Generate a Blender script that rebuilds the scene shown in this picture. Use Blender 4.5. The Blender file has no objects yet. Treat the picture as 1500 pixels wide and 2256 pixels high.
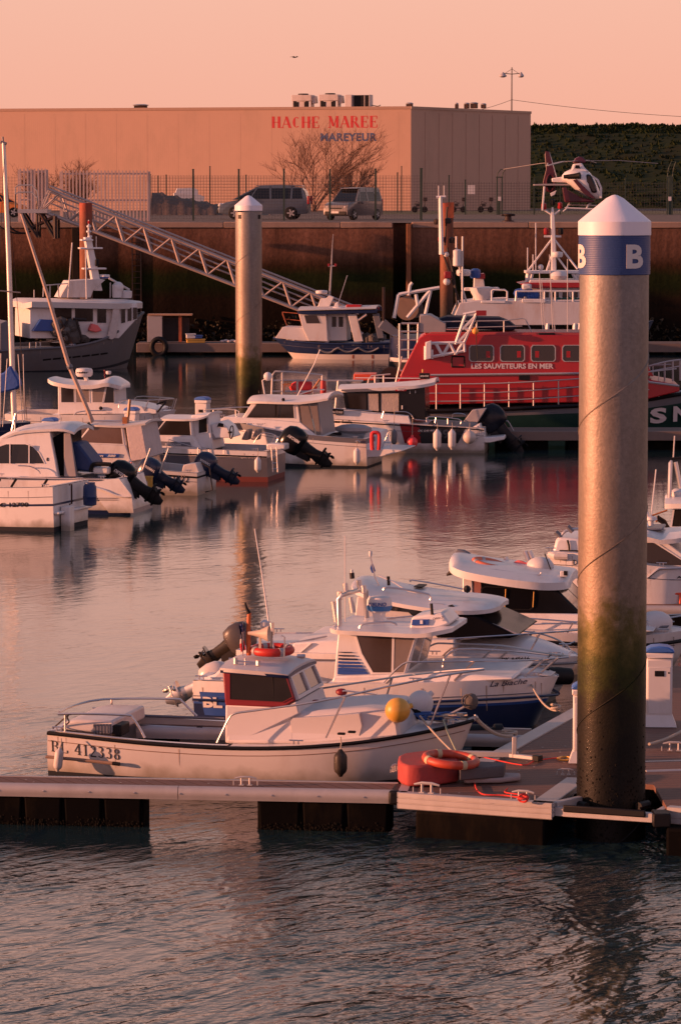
import bpy, bmesh, math, random
from mathutils import Vector, Matrix
R = math.radians
PI = math.pi
random.seed(7)
scn = bpy.context.scene
COL = scn.collection

# ---------------------------------------------------------------- camera
H = 7.5                       # eye height above the water
FPX = 8000.0                  # focal length in photo pixels (photo is 1500 x 2256)
PITCH = math.atan((1128 - 430) / FPX)
cam = bpy.data.cameras.new('camera'); cam_o = bpy.data.objects.new('camera', cam)
COL.objects.link(cam_o); scn.camera = cam_o
cam_o.location = (0, 0, H); cam_o.rotation_euler = (PI / 2 - PITCH, 0, 0)
cam.sensor_fit = 'HORIZONTAL'; cam.sensor_width = 24; cam.lens = 24 * FPX / 1500
cam.clip_start = 1; cam.clip_end = 6000

# ---------------------------------------------------------------- world, sun, exposure
SUN_AZ = Vector((-0.988, -0.150, 0)).normalized()
SUN_EL = R(8)
w = bpy.data.worlds.new('World'); scn.world = w; w.use_nodes = True
nt = w.node_tree; nt.nodes.clear()
N = nt.nodes.new; LK = nt.links.new
out = N('ShaderNodeOutputWorld')
sky = N('ShaderNodeTexSky'); sky.sky_type = 'NISHITA'; sky.sun_disc = False
sky.sun_elevation = SUN_EL; sky.sun_rotation = math.atan2(SUN_AZ.x, SUN_AZ.y)
sky.air_density = 2.0; sky.dust_density = 4.0
bg1 = N('ShaderNodeBackground'); bg1.inputs[1].default_value = 0.012
LK(sky.outputs[0], bg1.inputs[0])
tc = N('ShaderNodeTexCoord'); sep = N('ShaderNodeSeparateXYZ'); LK(tc.outputs['Generated'], sep.inputs[0])
mr = N('ShaderNodeMapRange'); mr.inputs[1].default_value = 0; mr.inputs[2].default_value = 1
LK(sep.outputs[2], mr.inputs[0])
rp = N('ShaderNodeValToRGB'); LK(mr.outputs[0], rp.inputs[0])
els = rp.color_ramp.elements
stops = [(0.0, (.555, .232, .158)), (.022, (.54, .262, .192)), (.055, (.54, .29, .222)), (.10, (.72, .395, .315)), (.17, (.66, .38, .325)),
         (.26, (.37, .265, .26)), (.42, (.11, .12, .15)), (1.0, (.085, .10, .16))]
els[0].position = 0; els[0].color = stops[0][1] + (1,)
els[1].position = 1; els[1].color = stops[-1][1] + (1,)
for p, c in stops[1:-1]:
    e = els.new(p); e.color = c + (1,)
# a little brighter towards the sun's side, dimmer away from it
dt = N('ShaderNodeVectorMath'); dt.operation = 'DOT_PRODUCT'; LK(tc.outputs['Generated'], dt.inputs[0])
dt.inputs[1].default_value = SUN_AZ
m2 = N('ShaderNodeMapRange'); m2.inputs[1].default_value = -1; m2.inputs[2].default_value = 1
m2.inputs[3].default_value = 1.10; m2.inputs[4].default_value = .98
LK(dt.outputs['Value'], m2.inputs[0])
m4 = N('ShaderNodeMapRange'); m4.inputs[1].default_value = -1; m4.inputs[2].default_value = 1
m4.inputs[3].default_value = 1.05; m4.inputs[4].default_value = 1.0
LK(sep.outputs[1], m4.inputs[0])
m7 = N('ShaderNodeMapRange'); m7.inputs[1].default_value = -.03; m7.inputs[2].default_value = -.005; m7.inputs[3].default_value = .25; LK(sep.outputs[2], m7.inputs[0])
m8 = N('ShaderNodeMath'); m8.operation = 'MULTIPLY'; LK(m4.outputs[0], m8.inputs[0]); LK(m7.outputs[0], m8.inputs[1])
m5 = N('ShaderNodeMath'); m5.operation = 'MULTIPLY'; LK(m2.outputs[0], m5.inputs[0]); LK(m8.outputs[0], m5.inputs[1])
m6 = N('ShaderNodeMapRange'); m6.inputs[1].default_value = 1; m6.inputs[2].default_value = -1; LK(sep.outputs[1], m6.inputs[0])
tn = N('ShaderNodeMix'); tn.data_type = 'RGBA'; tn.blend_type = 'MULTIPLY'; LK(m6.outputs[0], tn.inputs[0]); LK(rp.outputs[0], tn.inputs[6]); tn.inputs[7].default_value = (.95, .95, 1.22, 1)
bg2 = N('ShaderNodeBackground'); LK(tn.outputs[2], bg2.inputs[0]); LK(m5.outputs[0], bg2.inputs[1])
ad = N('ShaderNodeAddShader'); LK(bg1.outputs[0], ad.inputs[0]); LK(bg2.outputs[0], ad.inputs[1])
LK(ad.outputs[0], out.inputs[0])

sl = bpy.data.lights.new('sun', 'SUN'); sl.energy = 5.0; sl.color = (1.0, .40, .21); sl.angle = R(.5)
so = bpy.data.objects.new('sun', sl); COL.objects.link(so)
sdir = (SUN_AZ * math.cos(SUN_EL) + Vector((0, 0, math.sin(SUN_EL))))
so.rotation_euler = sdir.to_track_quat('Z', 'Y').to_euler(); so.location = (-60, -20, 40)
vs = scn.view_settings
vs.view_transform = 'Standard'; vs.look = 'None'; vs.exposure = 0.68; vs.gamma = 1; vs.use_curve_mapping = False

# ---------------------------------------------------------------- photo measuring
_c, _s = math.cos(PITCH), math.sin(PITCH)
CAMP = Vector((0, 0, H))
def ray(px, py):
    u = (px - 750) / FPX; v = (1128 - py) / FPX
    return Vector((u, _c + v * _s, -_s + v * _c))
def G(px, py, z=0.0):
    d = ray(px, py); return CAMP + d * ((z - H) / d.z)
def W(px, py, Y):
    d = ray(px, py); return CAMP + d * (Y / d.y)

# ---------------------------------------------------------------- materials
_M = {}
def M(name, col=(.5, .5, .5), rough=.5, metal=0.0, var=.18, scale=2.5, bump=0.0, dirt=None, dscale=.8, damt=.5, coat=0.0, bscale=None, scum=False):
    """procedural paint/metal: noise-varied colour, noise-varied gloss, optional dirt patches and bump"""
    if name in _M: return _M[name]
    m = bpy.data.materials.new(name); m.use_nodes = True; _M[name] = m
    t = m.node_tree; b = t.nodes['Principled BSDF']; n = t.nodes.new; l = t.links.new
    co = n('ShaderNodeTexCoord')
    ns = n('ShaderNodeTexNoise'); ns.inputs['Scale'].default_value = scale; ns.inputs['Detail'].default_value = 6
    ns.inputs['Roughness'].default_value = .65
    l(co.outputs['Object'], ns.inputs['Vector'])
    mx = n('ShaderNodeMix'); mx.data_type = 'RGBA'
    mx.inputs[6].default_value = tuple(c * (1 - var) for c in col) + (1,)
    mx.inputs[7].default_value = tuple(min(1, c * (1 + var)) for c in col) + (1,)
    l(ns.outputs[0], mx.inputs[0]); last = mx.outputs[2]
    if dirt:
        n2 = n('ShaderNodeTexNoise'); n2.inputs['Scale'].default_value = dscale; n2.inputs['Detail'].default_value = 8
        n2.inputs['Roughness'].default_value = .7
        mp = n('ShaderNodeMapping'); mp.inputs['Scale'].default_value = (1, 1, .35); l(co.outputs['Object'], mp.inputs[0])
        l(mp.outputs[0], n2.inputs['Vector'])
        r2 = n('ShaderNodeMapRange'); r2.inputs[1].default_value = .5; r2.inputs[2].default_value = .68
        r2.inputs[4].default_value = damt; l(n2.outputs[0], r2.inputs[0])
        m3 = n('ShaderNodeMix'); m3.data_type = 'RGBA'; l(r2.outputs[0], m3.inputs[0]); l(last, m3.inputs[6])
        m3.inputs[7].default_value = tuple(dirt) + (1,); last = m3.outputs[2]
    if scum:      # tide scum just above the water
        g = n('ShaderNodeNewGeometry'); sp = n('ShaderNodeSeparateXYZ'); l(g.outputs['Position'], sp.inputs[0])
        n4 = n('ShaderNodeTexNoise'); n4.inputs['Scale'].default_value = 3.5; n4.inputs['Detail'].default_value = 8; l(g.outputs['Position'], n4.inputs['Vector'])
        q = n('ShaderNodeMath'); q.operation = 'MULTIPLY_ADD'; q.inputs[1].default_value = -.35; l(n4.outputs[0], q.inputs[0]); l(sp.outputs[2], q.inputs[2])
        r4 = n('ShaderNodeMapRange'); r4.inputs[1].default_value = -.12; r4.inputs[2].default_value = .10; r4.inputs[3].default_value = .75; r4.inputs[4].default_value = 0; l(q.outputs[0], r4.inputs[0])
        m4_ = n('ShaderNodeMix'); m4_.data_type = 'RGBA'; l(r4.outputs[0], m4_.inputs[0]); l(last, m4_.inputs[6]); m4_.inputs[7].default_value = (.15, .12, .07, 1); last = m4_.outputs[2]
    l(last, b.inputs['Base Color'])
    rr = n('ShaderNodeMapRange'); rr.inputs[3].default_value = max(.02, rough - .08); rr.inputs[4].default_value = min(1, rough + .1)
    l(ns.outputs[0], rr.inputs[0]); l(rr.outputs[0], b.inputs['Roughness'])
    b.inputs['Metallic'].default_value = metal
    if coat: b.inputs['Coat Weight'].default_value = coat
    if max(col) < .035 and not metal: b.inputs['Specular IOR Level'].default_value = .22
    if bump:
        bp = n('ShaderNodeBump'); bp.inputs['Strength'].default_value = bump; bp.inputs['Distance'].default_value = .02
        nb = n('ShaderNodeTexNoise'); nb.inputs['Scale'].default_value = bscale or scale * 4; nb.inputs['Detail'].default_value = 5
        l(co.outputs['Object'], nb.inputs['Vector']); l(nb.outputs[0], bp.inputs['Height']); l(bp.outputs[0], b.inputs['Normal'])
    return m
GEL = M('white_gelcoat', (.70, .665, .65), .32, var=.05, scale=1.5, dirt=(.52, .45, .40), damt=.6, dscale=1.6, bump=.06, scum=True)
GEL2 = M('old_white_gelcoat', (.56, .52, .50), .45, var=.08, scale=2, dirt=(.38, .31, .26), damt=.6, dscale=2.2, bump=.1, scum=True)
GREYP = M('grey_hull_paint', (.13, .13, .15), .45, var=.12, dirt=(.15, .13, .12), damt=.4)
NAVY = M('navy_hull_paint', (.012, .022, .07), .3, var=.2)
BLUE = M('blue_paint', (.02, .07, .28), .4, var=.15)
REDP = M('red_hull_paint', (.36, .009, .013), .38, var=.14, scale=1, dirt=(.24, .01, .012), damt=.4, dscale=.7, bump=.04)
REDD = M('red_trim_paint', (.26, .008, .013), .4, var=.15)
GREEN = M('dark_green_hull_paint', (.008, .035, .028), .4, var=.25)
BLACK = M('black_rubber', (.007, .006, .007), .55, var=.3)
BLACKG = M('black_gloss_paint', (.006, .006, .008), .18, var=.2)
STEEL = M('stainless_tube', (.55, .51, .50), .36, metal=1, var=.08)
ALU = M('mooring_aluminium', (.42, .39, .38), .5, metal=.3, var=.14, scale=5, dirt=(.3, .26, .24), damt=.5)
GALV = M('galvanised_rail', (.40, .38, .38), .5, metal=.3, var=.15, scale=6)
ANTI = M('red_antifouling', (.16, .03, .025), .7, var=.2)
ANTIB = M('dark_antifouling', (.02, .022, .028), .7, var=.2)
ORANGE = M('orange_plastic', (.72, .085, .03), .45, var=.12, scale=8, bump=.05)
YEL = M('yellow_buoy_plastic', (.60, .33, .05), .42, var=.15, scale=6, dirt=(.45, .2, .03), damt=.5, dscale=5)
ROPE = M('worn_rope', (.42, .35, .28), .9, var=.3, scale=30, bump=.5)
ROPEB = M('blue_rope', (.03, .10, .32), .85, var=.3, scale=30, bump=.5)
ROPER = M('red_rope', (.62, .04, .03), .8, var=.3, scale=30, bump=.5)
WHITEP = M('white_plastic', (.60, .57, .56), .5, var=.08, dirt=(.45, .4, .36), damt=.3, dscale=4)
TARP = M('blue_tarpaulin', (.015, .07, .30), .6, var=.25, scale=6, bump=.6, bscale=9)
TARPN = M('navy_tarpaulin', (.012, .03, .11), .6, var=.25, scale=6, bump=.6, bscale=9)
WOODV = M('varnished_wood', (.28, .10, .03), .4, var=.25, scale=8)
RUST = M('rusty_steel', (.30, .075, .03), .8, var=.4, scale=5, dirt=(.06, .03, .025), damt=.8, dscale=2, bump=.3)
DARKS = M('dark_steel', (.03, .024, .024), .6, var=.3, dirt=(.12, .04, .02), damt=.6)
CHROME = M('bare_aluminium_leg', (.55, .52, .50), .3, metal=.9, var=.12)
CONC = M('pale_concrete', (.22, .18, .16), .85, var=.2, scale=4, dirt=(.16, .13, .11), damt=.6, bump=.3)
def glass_mat(name, col, rough=.06, tr=.0):
    m = M(name, col, rough, var=.35, scale=1.4)
    b = m.node_tree.nodes['Principled BSDF']; b.inputs['IOR'].default_value = 1.5
    b.inputs['Specular IOR Level'].default_value = .45
    return m
GLASS = glass_mat('dark_window_glass', (.008, .008, .009))
GLASSB = glass_mat('tinted_black_glass', (.006, .006, .008), .12); GLASSB.node_tree.nodes['Principled BSDF'].inputs['Specular IOR Level'].default_value = .2; GLASSB.node_tree.nodes['Principled BSDF'].inputs['IOR'].default_value = 1.12
GLASSP = glass_mat('pale_perspex', (.20, .165, .15), .12)  # light seen through clear panes is put into this opaque pale colour
GLASSW = glass_mat('warm_dim_glass', (.022, .016, .013), .1)

# ---------------------------------------------------------------- mesh building
def obj_link(o, parent=None):
    COL.objects.link(o)
    if parent is not None: o.parent = parent
    return o
class MB:
    def __init__(s): s.v = []; s.f = []; s.m = []
    def add(s, vs_, fs, mi=0):
        b = len(s.v); s.v += [tuple(v) for v in vs_]
        for f in fs: s.f.append(tuple(i + b for i in f)); s.m.append(mi)
        return s
    def box(s, c, d, rz=0, mi=0, rx=0, ry=0):
        m = Matrix.Rotation(rz, 3, 'Z') @ Matrix.Rotation(ry, 3, 'Y') @ Matrix.Rotation(rx, 3, 'X')
        vs_ = [Vector(c) + m @ Vector((x * d[0] / 2, y * d[1] / 2, z * d[2] / 2)) for x in (-1, 1) for y in (-1, 1) for z in (-1, 1)]
        return s.add(vs_, [(0, 1, 3, 2), (4, 6, 7, 5), (0, 4, 5, 1), (2, 3, 7, 6), (0, 2, 6, 4), (1, 5, 7, 3)], mi)
    def tube(s, path, r=.02, n=6, closed=False, mi=0, cap=True):
        P = [Vector(p) for p in path]; k = len(P)
        rs = r if isinstance(r, (list, tuple)) else [r] * k
        rings = []; up = Vector((0, 0, 1)); prev = None
        for i in range(k):
            if closed: t = P[(i + 1) % k] - P[i - 1]
            else: t = P[min(i + 1, k - 1)] - P[max(i - 1, 0)]
            if t.length < 1e-9: t = Vector((1, 0, 0))
            t.normalize()
            if prev is None:
                a = up if abs(t.dot(up)) < .95 else Vector((1, 0, 0))
                u = t.cross(a).normalized()
            else:
                u = prev - t * prev.dot(t)
                if u.length < 1e-6: u = t.cross(up)
                u.normalize()
            prev = u; v = t.cross(u)
            rings.append([P[i] + (u * math.cos(2 * PI * j / n) + v * math.sin(2 * PI * j / n)) * rs[i] for j in range(n)])
        vs_ = [p for q in rings for p in q]; fs = []
        for i in range(k if closed else k - 1):
            a = i * n; b = ((i + 1) % k) * n
            for j in range(n): fs.append((a + j, a + (j + 1) % n, b + (j + 1) % n, b + j))
        if cap and not closed:
            fs.append(tuple(reversed(range(n)))); fs.append(tuple((k - 1) * n + j for j in range(n)))
        return s.add(vs_, fs, mi)
    def lathe(s, prof, c=(0, 0, 0), n=16, mi=0, axis='z', sc=(1, 1)):
        vs_ = []; fs = []; c = Vector(c)
        for r, z in prof:
            for j in range(n):
                a = 2 * PI * j / n; x, y = r * math.cos(a) * sc[0], r * math.sin(a) * sc[1]
                vs_.append(c + (Vector((x, y, z)) if axis == 'z' else Vector((z, x, y)) if axis == 'x' else Vector((x, z, y))))
        for i in range(len(prof) - 1):
            for j in range(n):
                q = (i * n + j, i * n + (j + 1) % n, (i + 1) * n + (j + 1) % n, (i + 1) * n + j)
                fs.append(q if axis != 'y' else q[::-1])
        a0 = tuple(range(n)); a1 = tuple((len(prof) - 1) * n + j for j in range(n))
        if prof[0][0] > 1e-6: fs.append(a0[::-1])
        if prof[-1][0] > 1e-6: fs.append(a1)
        return s.add(vs_, fs, mi)
    def sphere(s, c, r, n=14, sc=(1, 1, 1), mi=0):
        prof = [(max(1e-5, r * math.sin(PI * i / (n // 2))), -r * math.cos(PI * i / (n // 2))) for i in range(n // 2 + 1)]
        b = len(s.v); s.lathe(prof, (0, 0, 0), n, mi)
        for i in range(b, len(s.v)):
            v = s.v[i]; s.v[i] = (v[0] * sc[0] + c[0], v[1] * sc[1] + c[1], v[2] * sc[2] + c[2])
        return s
    def prism(s, near, far, mi=0):
        """near, far: matching 3D rings"""
        n = len(near)
        return s.add(list(near) + list(far), [tuple(range(n)), tuple(range(2 * n - 1, n - 1, -1))] +
                     [(j, j + n, (j + 1) % n + n, (j + 1) % n) for j in range(n)], mi)
    def quad(s, a, b, c, d, mi=0): return s.add([a, b, c, d], [(0, 1, 2, 3)], mi)
    def build(s, name, mats, parent=None, smooth=True, bev=0, loc=None, rz=0, label=None, solid=0, ang=38):
        me = bpy.data.meshes.new(name)
        me.from_pydata([tuple(v) for v in s.v], [], s.f)
        if not isinstance(mats, (list, tuple)): mats = [mats]
        for m in mats: me.materials.append(m)
        if len(mats) > 1: me.polygons.foreach_set('material_index', s.m)
        bm = bmesh.new(); bm.from_mesh(me)
        bmesh.ops.recalc_face_normals(bm, faces=bm.faces[:]); bm.to_mesh(me); bm.free()
        if smooth:
            me.polygons.foreach_set('use_smooth', [True] * len(me.polygons)); me.set_sharp_from_angle(angle=R(ang))
        me.update()
        o = bpy.data.objects.new(name, me); obj_link(o, parent)
        if bev:
            md = o.modifiers.new('bevel', 'BEVEL'); md.width = bev; md.segments = 2; md.limit_method = 'ANGLE'; md.angle_limit = R(40)
        if solid:
            md = o.modifiers.new('solid', 'SOLIDIFY'); md.thickness = solid; md.offset = 0
        if loc is not None: o.location = loc
        o.rotation_euler[2] = rz
        if label: o['label'] = label
        return o
def tag(o, label=None, cat=None, group=None, kind=None):
    if label: o['label'] = label
    if cat: o['category'] = cat
    if group: o['group'] = group
    if kind: o['kind'] = kind
    return o
def empty(name, loc, rz=0, label=None, cat=None, group=None):
    o = bpy.data.objects.new(name, None); o.empty_display_size = .3; obj_link(o)
    o.location = loc; o.rotation_euler[2] = rz
    return tag(o, label, cat, group)
def copy_tree(o, parent=None):
    c = o.copy(); COL.objects.link(c)
    if parent is not None: c.parent = parent
    for ch in list(o.children): copy_tree(ch, c)
    return c
def smoothpath(pts, k=4, closed=False):
    P = [Vector(p) for p in pts]; n = len(P); o = []
    rng = range(n) if closed else range(n - 1)
    for i in rng:
        p0 = P[(i - 1) % n] if closed or i > 0 else P[i]; p1 = P[i]; p2 = P[(i + 1) % n]
        p3 = P[(i + 2) % n] if closed or i + 2 < n else P[(i + 1) % n]
        for j in range(k):
            t = j / k
            o.append(.5 * ((2 * p1) + (p2 - p0) * t + (2 * p0 - 5 * p1 + 4 * p2 - p3) * t * t + (3 * p1 - p0 - 3 * p2 + p3) * t ** 3))
    if not closed: o.append(P[-1])
    return o
def sag(a, b, d, n=10):
    a, b = Vector(a), Vector(b)
    return [a.lerp(b, i / n) - Vector((0, 0, d * 4 * (i / n) * (1 - i / n))) for i in range(n + 1)]

# text: built-in font, turned into mesh, standing in a local XZ plane facing -Y
def text_mesh(body, w_, h_, bold=0.0, shear=0.0, depth=.004, spacing=1.0, res=3):
    cu = bpy.data.curves.new('t', 'FONT'); cu.body = body; cu.offset = bold; cu.shear = shear; cu.extrude = 0.5
    cu.space_character = spacing; cu.resolution_u = res
    o = bpy.data.objects.new('t', cu); COL.objects.link(o)
    me = bpy.data.meshes.new_from_object(o.evaluated_get(bpy.context.evaluated_depsgraph_get()))
    vs_ = [v.co.copy() for v in me.vertices]; fs = [tuple(p.vertices) for p in me.polygons]
    bpy.data.objects.remove(o); bpy.data.curves.remove(cu); bpy.data.meshes.remove(me)
    x0 = min(v.x for v in vs_); x1 = max(v.x for v in vs_); y0 = min(v.y for v in vs_); y1 = max(v.y for v in vs_)
    return [((v.x - x0) / (x1 - x0) * w_, -v.z * depth * 2, (v.y - y0) / (y1 - y0) * h_) for v in vs_], fs
# serif letters: thick and thin strokes with slab serifs, unit height
SER = {
 'H': (.92, [('k', .2, 0, .2, 1), ('k', .72, 0, .72, 1), ('n', .2, .5, .72, .5)], [(.2, 0), (.2, 1), (.72, 0), (.72, 1)]),
 'A': (.92, [('n', .1, 0, .46, 1), ('k', .46, 1, .8, 0), ('n', .22, .33, .68, .33)], [(.1, 0), (.8, 0)]),
 'C': (.86, [('a', .46, .5, .34, .46, 50, 310)], []),
 'E': (.82, [('k', .2, 0, .2, 1), ('n', .2, .97, .68, .97), ('n', .2, .03, .7, .03), ('n', .2, .5, .55, .5), ('n', .68, .97, .68, .74), ('n', .7, .03, .7, .27), ('n', .55, .6, .55, .4)], [(.2, 0), (.2, 1)]),
 'M': (1.1, [('n', .2, 0, .2, 1), ('k', .22, 1, .55, .12), ('n', .55, .12, .86, 1), ('k', .88, 0, .88, 1)], [(.2, 0), (.2, 1), (.88, 0), (.88, 1)]),
 'R': (.92, [('k', .2, 0, .2, 1), ('n', .2, .97, .5, .97), ('n', .2, .5, .5, .5), ('a', .5, .735, .2, .235, -90, 90), ('k', .48, .48, .78, 0)], [(.2, 0), (.2, 1), (.8, 0)]),
 'B': (.8, [('k', .2, 0, .2, 1), ('n', .2, .97, .46, .97), ('n', .2, .53, .46, .53), ('n', .2, .03, .46, .03), ('a', .44, .75, .2, .22, -90, 90), ('a', .44, .28, .24, .25, -90, 90)], [(.2, 0), (.2, 1)]),
 'L': (.74, [('k', .2, 0, .2, 1), ('n', .2, .03, .62, .03), ('n', .62, .03, .62, .28)], [(.2, 0), (.2, 1)]),
 '4': (.64, [('k', .42, 0, .42, 1), ('n', .42, 1, .06, .3), ('n', .06, .3, .58, .3)], [(.42, 0)]),
 '1': (.64, [('k', .32, 0, .32, 1), ('n', .32, 1, .14, .84)], [(.32, 0)]),
 '2': (.64, [('a', .3, .75, .21, .23, -40, 165), ('n', .46, .6, .08, .05), ('k', .08, .05, .56, .05)], []),
 '3': (.64, [('a', .28, .76, .2, .22, -90, 150), ('a', .28, .27, .24, .26, -150, 90)], []),
 '8': (.64, [('a', .31, .75, .19, .22, 0, 360), ('a', .31, .26, .23, .25, 0, 360)], []),
 ' ': (.45, [], []),
}
def serif_mesh(body, w_, h_, k=.15, n_=.07, depth=.004):
    mb = MB(); X = 0
    for ch in body:
        adv, st, se = SER[ch]
        for q in st:
            if q[0] in 'kn':
                _, x0, y0, x1, y1 = q; hw = (k if q[0] == 'k' else n_) / 2
                if abs(y1 - y0) > .55 or abs(x1 - x0) < .05: d = (hw, 0)
                elif abs(x1 - x0) > 3 * abs(y1 - y0): d = (0, max(.03, hw if q[0] == 'k' else .03))
                else: d = (hw, 0)
                ring = [(x0 - d[0], y0 - d[1]), (x1 - d[0], y1 - d[1]), (x1 + d[0], y1 + d[1]), (x0 + d[0], y0 + d[1])]
                mb.prism([(X + a, -depth, b) for a, b in ring], [(X + a, 0, b) for a, b in ring])
            else:
                _, cx, cy, rx, ry, a0, a1 = q; m = 16; o_ = []; i_ = []
                for j in range(m + 1):
                    a = R(a0 + (a1 - a0) * j / m); t = n_ + (k - n_) * abs(math.cos(a))
                    o_.append((X + cx + rx * math.cos(a), cy + ry * math.sin(a)))
                    i_.append((X + cx + (rx - t) * math.cos(a), cy + (ry - .06) * math.sin(a)))
                for j in range(m):
                    rg = [o_[j], o_[j + 1], i_[j + 1], i_[j]]
                    mb.prism([(a, -depth, b) for a, b in rg], [(a, 0, b) for a, b in rg])
        for x, y in se:
            y_ = .03 if y == 0 else .97
            mb.box((X + x, -depth / 2 - .0005, y_), (.26, depth, .06))
        X += adv
    x0 = min(v[0] for v in mb.v); x1 = max(v[0] for v in mb.v)
    return [((v[0] - x0) / (x1 - x0) * w_, v[1], v[2] * h_) for v in mb.v], mb.f

BOATS = []
class Fr:
    """a thing's own frame: origin on the water (or at height zw) under photo pixel, local X to the right, Y away"""
    def __init__(s, px, py, deg, zw=0.0, Y=None):
        s.O = G(px, py, zw) if Y is None else W(px, py, Y)
        s.zw = s.O.z; s.a = R(deg); s.ex = Vector((math.cos(s.a), math.sin(s.a), 0)); s.ey = Vector((-math.sin(s.a), math.cos(s.a), 0))
    def Q(s, px, py, yl=0.0):
        d = ray(px, py); t = (yl - s.ey.dot(CAMP - s.O)) / s.ey.dot(d)
        p = CAMP + d * t - s.O
        return Vector((p.dot(s.ex), yl, p.z))
    def at(s, px, py, z):          # point at local height z
        p = G(px, py, z + s.O.z) - s.O
        return Vector((p.dot(s.ex), p.dot(s.ey), z))
    def world(s, v): return s.O + s.ex * v[0] + s.ey * v[1] + Vector((0, 0, v[2]))
    def sc(s, yl=0): return (s.Q(760, 1000, yl) - s.Q(750, 1000, yl)).length / 10     # metres per photo pixel
    def root(s, name, label, cat, group=None): return empty(name, s.O, s.a, label, cat, group)
    def path(s, root, name, pts, r, mat, n=6, k=1, mirror=None, label=None):
        P = [s.Q(*p) for p in pts]
        if k > 1: P = smoothpath(P, k)
        mb = MB().tube(P, r, n)
        if mirror: mb.tube([(p[0], mirror - p[1], p[2]) for p in P], r, n)
        return mb.build(name, mat, root, label=label)
    def prof(s, root, name, pts, y0, y1, mat, k=0.0, bev=.02, label=None, k1=None):
        P = [s.Q(a, b, y0) for a, b in pts]; z0 = min(p.z for p in P); k1 = k if k1 is None else k1
        if k: s.planes = getattr(s, 'planes', {}); s.planes[(round(y0, 3), round(k, 3))] = z0
        return MB().prism([(p.x, y0 + k * (p.z - z0), p.z) for p in P], [(p.x, y1 - k1 * (p.z - z0), p.z) for p in P]).build(name, mat, root, bev=bev, label=label)
    def win(s, root, pts, y0, mat=None, k=0.0, z0=None, frame=GEL, fw=.03, t=.012, far=None, label=None, name='window'):
        """a framed window on the side plane y0 (leaning in by k above z0)"""
        z0 = getattr(s, 'planes', {}).get((round(y0, 3), round(k, 3)), z0)
        P = [s.Q(a, b, y0) for a, b in pts]; z0 = min(p.z for p in P) if z0 is None else z0
        c = sum(P, Vector()) / len(P)
        def ring(e, y): return [Vector((p.x + (p.x - c.x) / max(.05, (p - c).length) * e, y + k * (p.z - z0), p.z + (p.z - c.z) / max(.05, (p - c).length) * e)) for p in P]
        n = len(P); fo = None
        for yy, sg in ([(far, 1)] if far is not None else []) + [(y0, -1)]:
            def rr(e, off):
                return [Vector((q.x, (yy + (q.y - y0) * (1 if sg < 0 else -1)) + off * (1 if sg < 0 else -1), q.z)) for q in ring(e, y0)]
            a = rr(fw, -t); b = rr(0, -t); c2 = rr(fw, .004); d2 = rr(0, .004)
            f = MB().add(a + b + c2 + d2, [(j, (j + 1) % n, n + (j + 1) % n, n + j) for j in range(n)] + [(j, 2 * n + j, 2 * n + (j + 1) % n, (j + 1) % n) for j in range(n)] + [(n + j, n + (j + 1) % n, 3 * n + (j + 1) % n, 3 * n + j) for j in range(n)])
            fo = f.build(name, frame, root, label=label)
            MB().prism(rr(0, -t * .5), rr(0, .004)).build('pane', mat or GLASS, fo)
        return fo
    def across(s, root, a, b, y0, y1, mat, y0b=None, y1b=None, off=.012, name='windscreen', frame=None, fw=.03, panes=1, edge=None):
        """panes spanning the beam between two profile pixels a (top) and b (bottom) measured on plane y0"""
        A = s.Q(a[0], a[1], y0 if y0b is None else y0b); B = s.Q(b[0], b[1], y0)
        ya0, ya1 = (y0 if y0b is None else y0b), (y1 if y1b is None else y1b)
        nrm = Vector((-(A.z - B.z), 0, (A.x - B.x))).normalized()
        if edge is not None and nrm.x * edge < 0: nrm = -nrm
        o = nrm * off; o2 = nrm * (off * .4 + .004)
        def P(u, v, oo):       # u 0..1 across, v 0 bottom..1 top
            yb = y0 + (y1 - y0) * u; ya = ya0 + (ya1 - ya0) * u
            return Vector((B.x + (A.x - B.x) * v, yb + (ya - yb) * v, B.z + (A.z - B.z) * v)) + oo
        Wd = abs(y1 - y0); Hh = (A - B).length; fu = fw / Wd; fv = fw / Hh
        fr = MB(); gl = MB(); z_ = Vector((0, 0, 0))
        for i in range(panes):
            u0 = i / panes; u1 = (i + 1) / panes
            o4 = [P(u0, 0, o), P(u1, 0, o), P(u1, 1, o), P(u0, 1, o)]; i4 = [P(u0 + fu, fv, o), P(u1 - fu, fv, o), P(u1 - fu, 1 - fv, o), P(u0 + fu, 1 - fv, o)]
            i5 = [P(u0 + fu, fv, z_), P(u1 - fu, fv, z_), P(u1 - fu, 1 - fv, z_), P(u0 + fu, 1 - fv, z_)]
            o5 = [P(u0, 0, z_), P(u1, 0, z_), P(u1, 1, z_), P(u0, 1, z_)]
            fr.add(o4 + i4 + i5 + o5, [(0, 1, 5, 4), (1, 2, 6, 5), (2, 3, 7, 6), (3, 0, 4, 7), (4, 5, 9, 8), (5, 6, 10, 9), (6, 7, 11, 10), (7, 4, 8, 11), (0, 12, 13, 1), (2, 14, 15, 3), (1, 13, 14, 2), (3, 15, 12, 0)])
            g = [P(u0 + fu, fv, o2), P(u1 - fu, fv, o2), P(u1 - fu, 1 - fv, o2), P(u0 + fu, 1 - fv, o2)]
            gl.prism(g, i5)
        f = fr.build(name, frame or GEL, root); gl.build('pane', mat, f)
        return f
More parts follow.
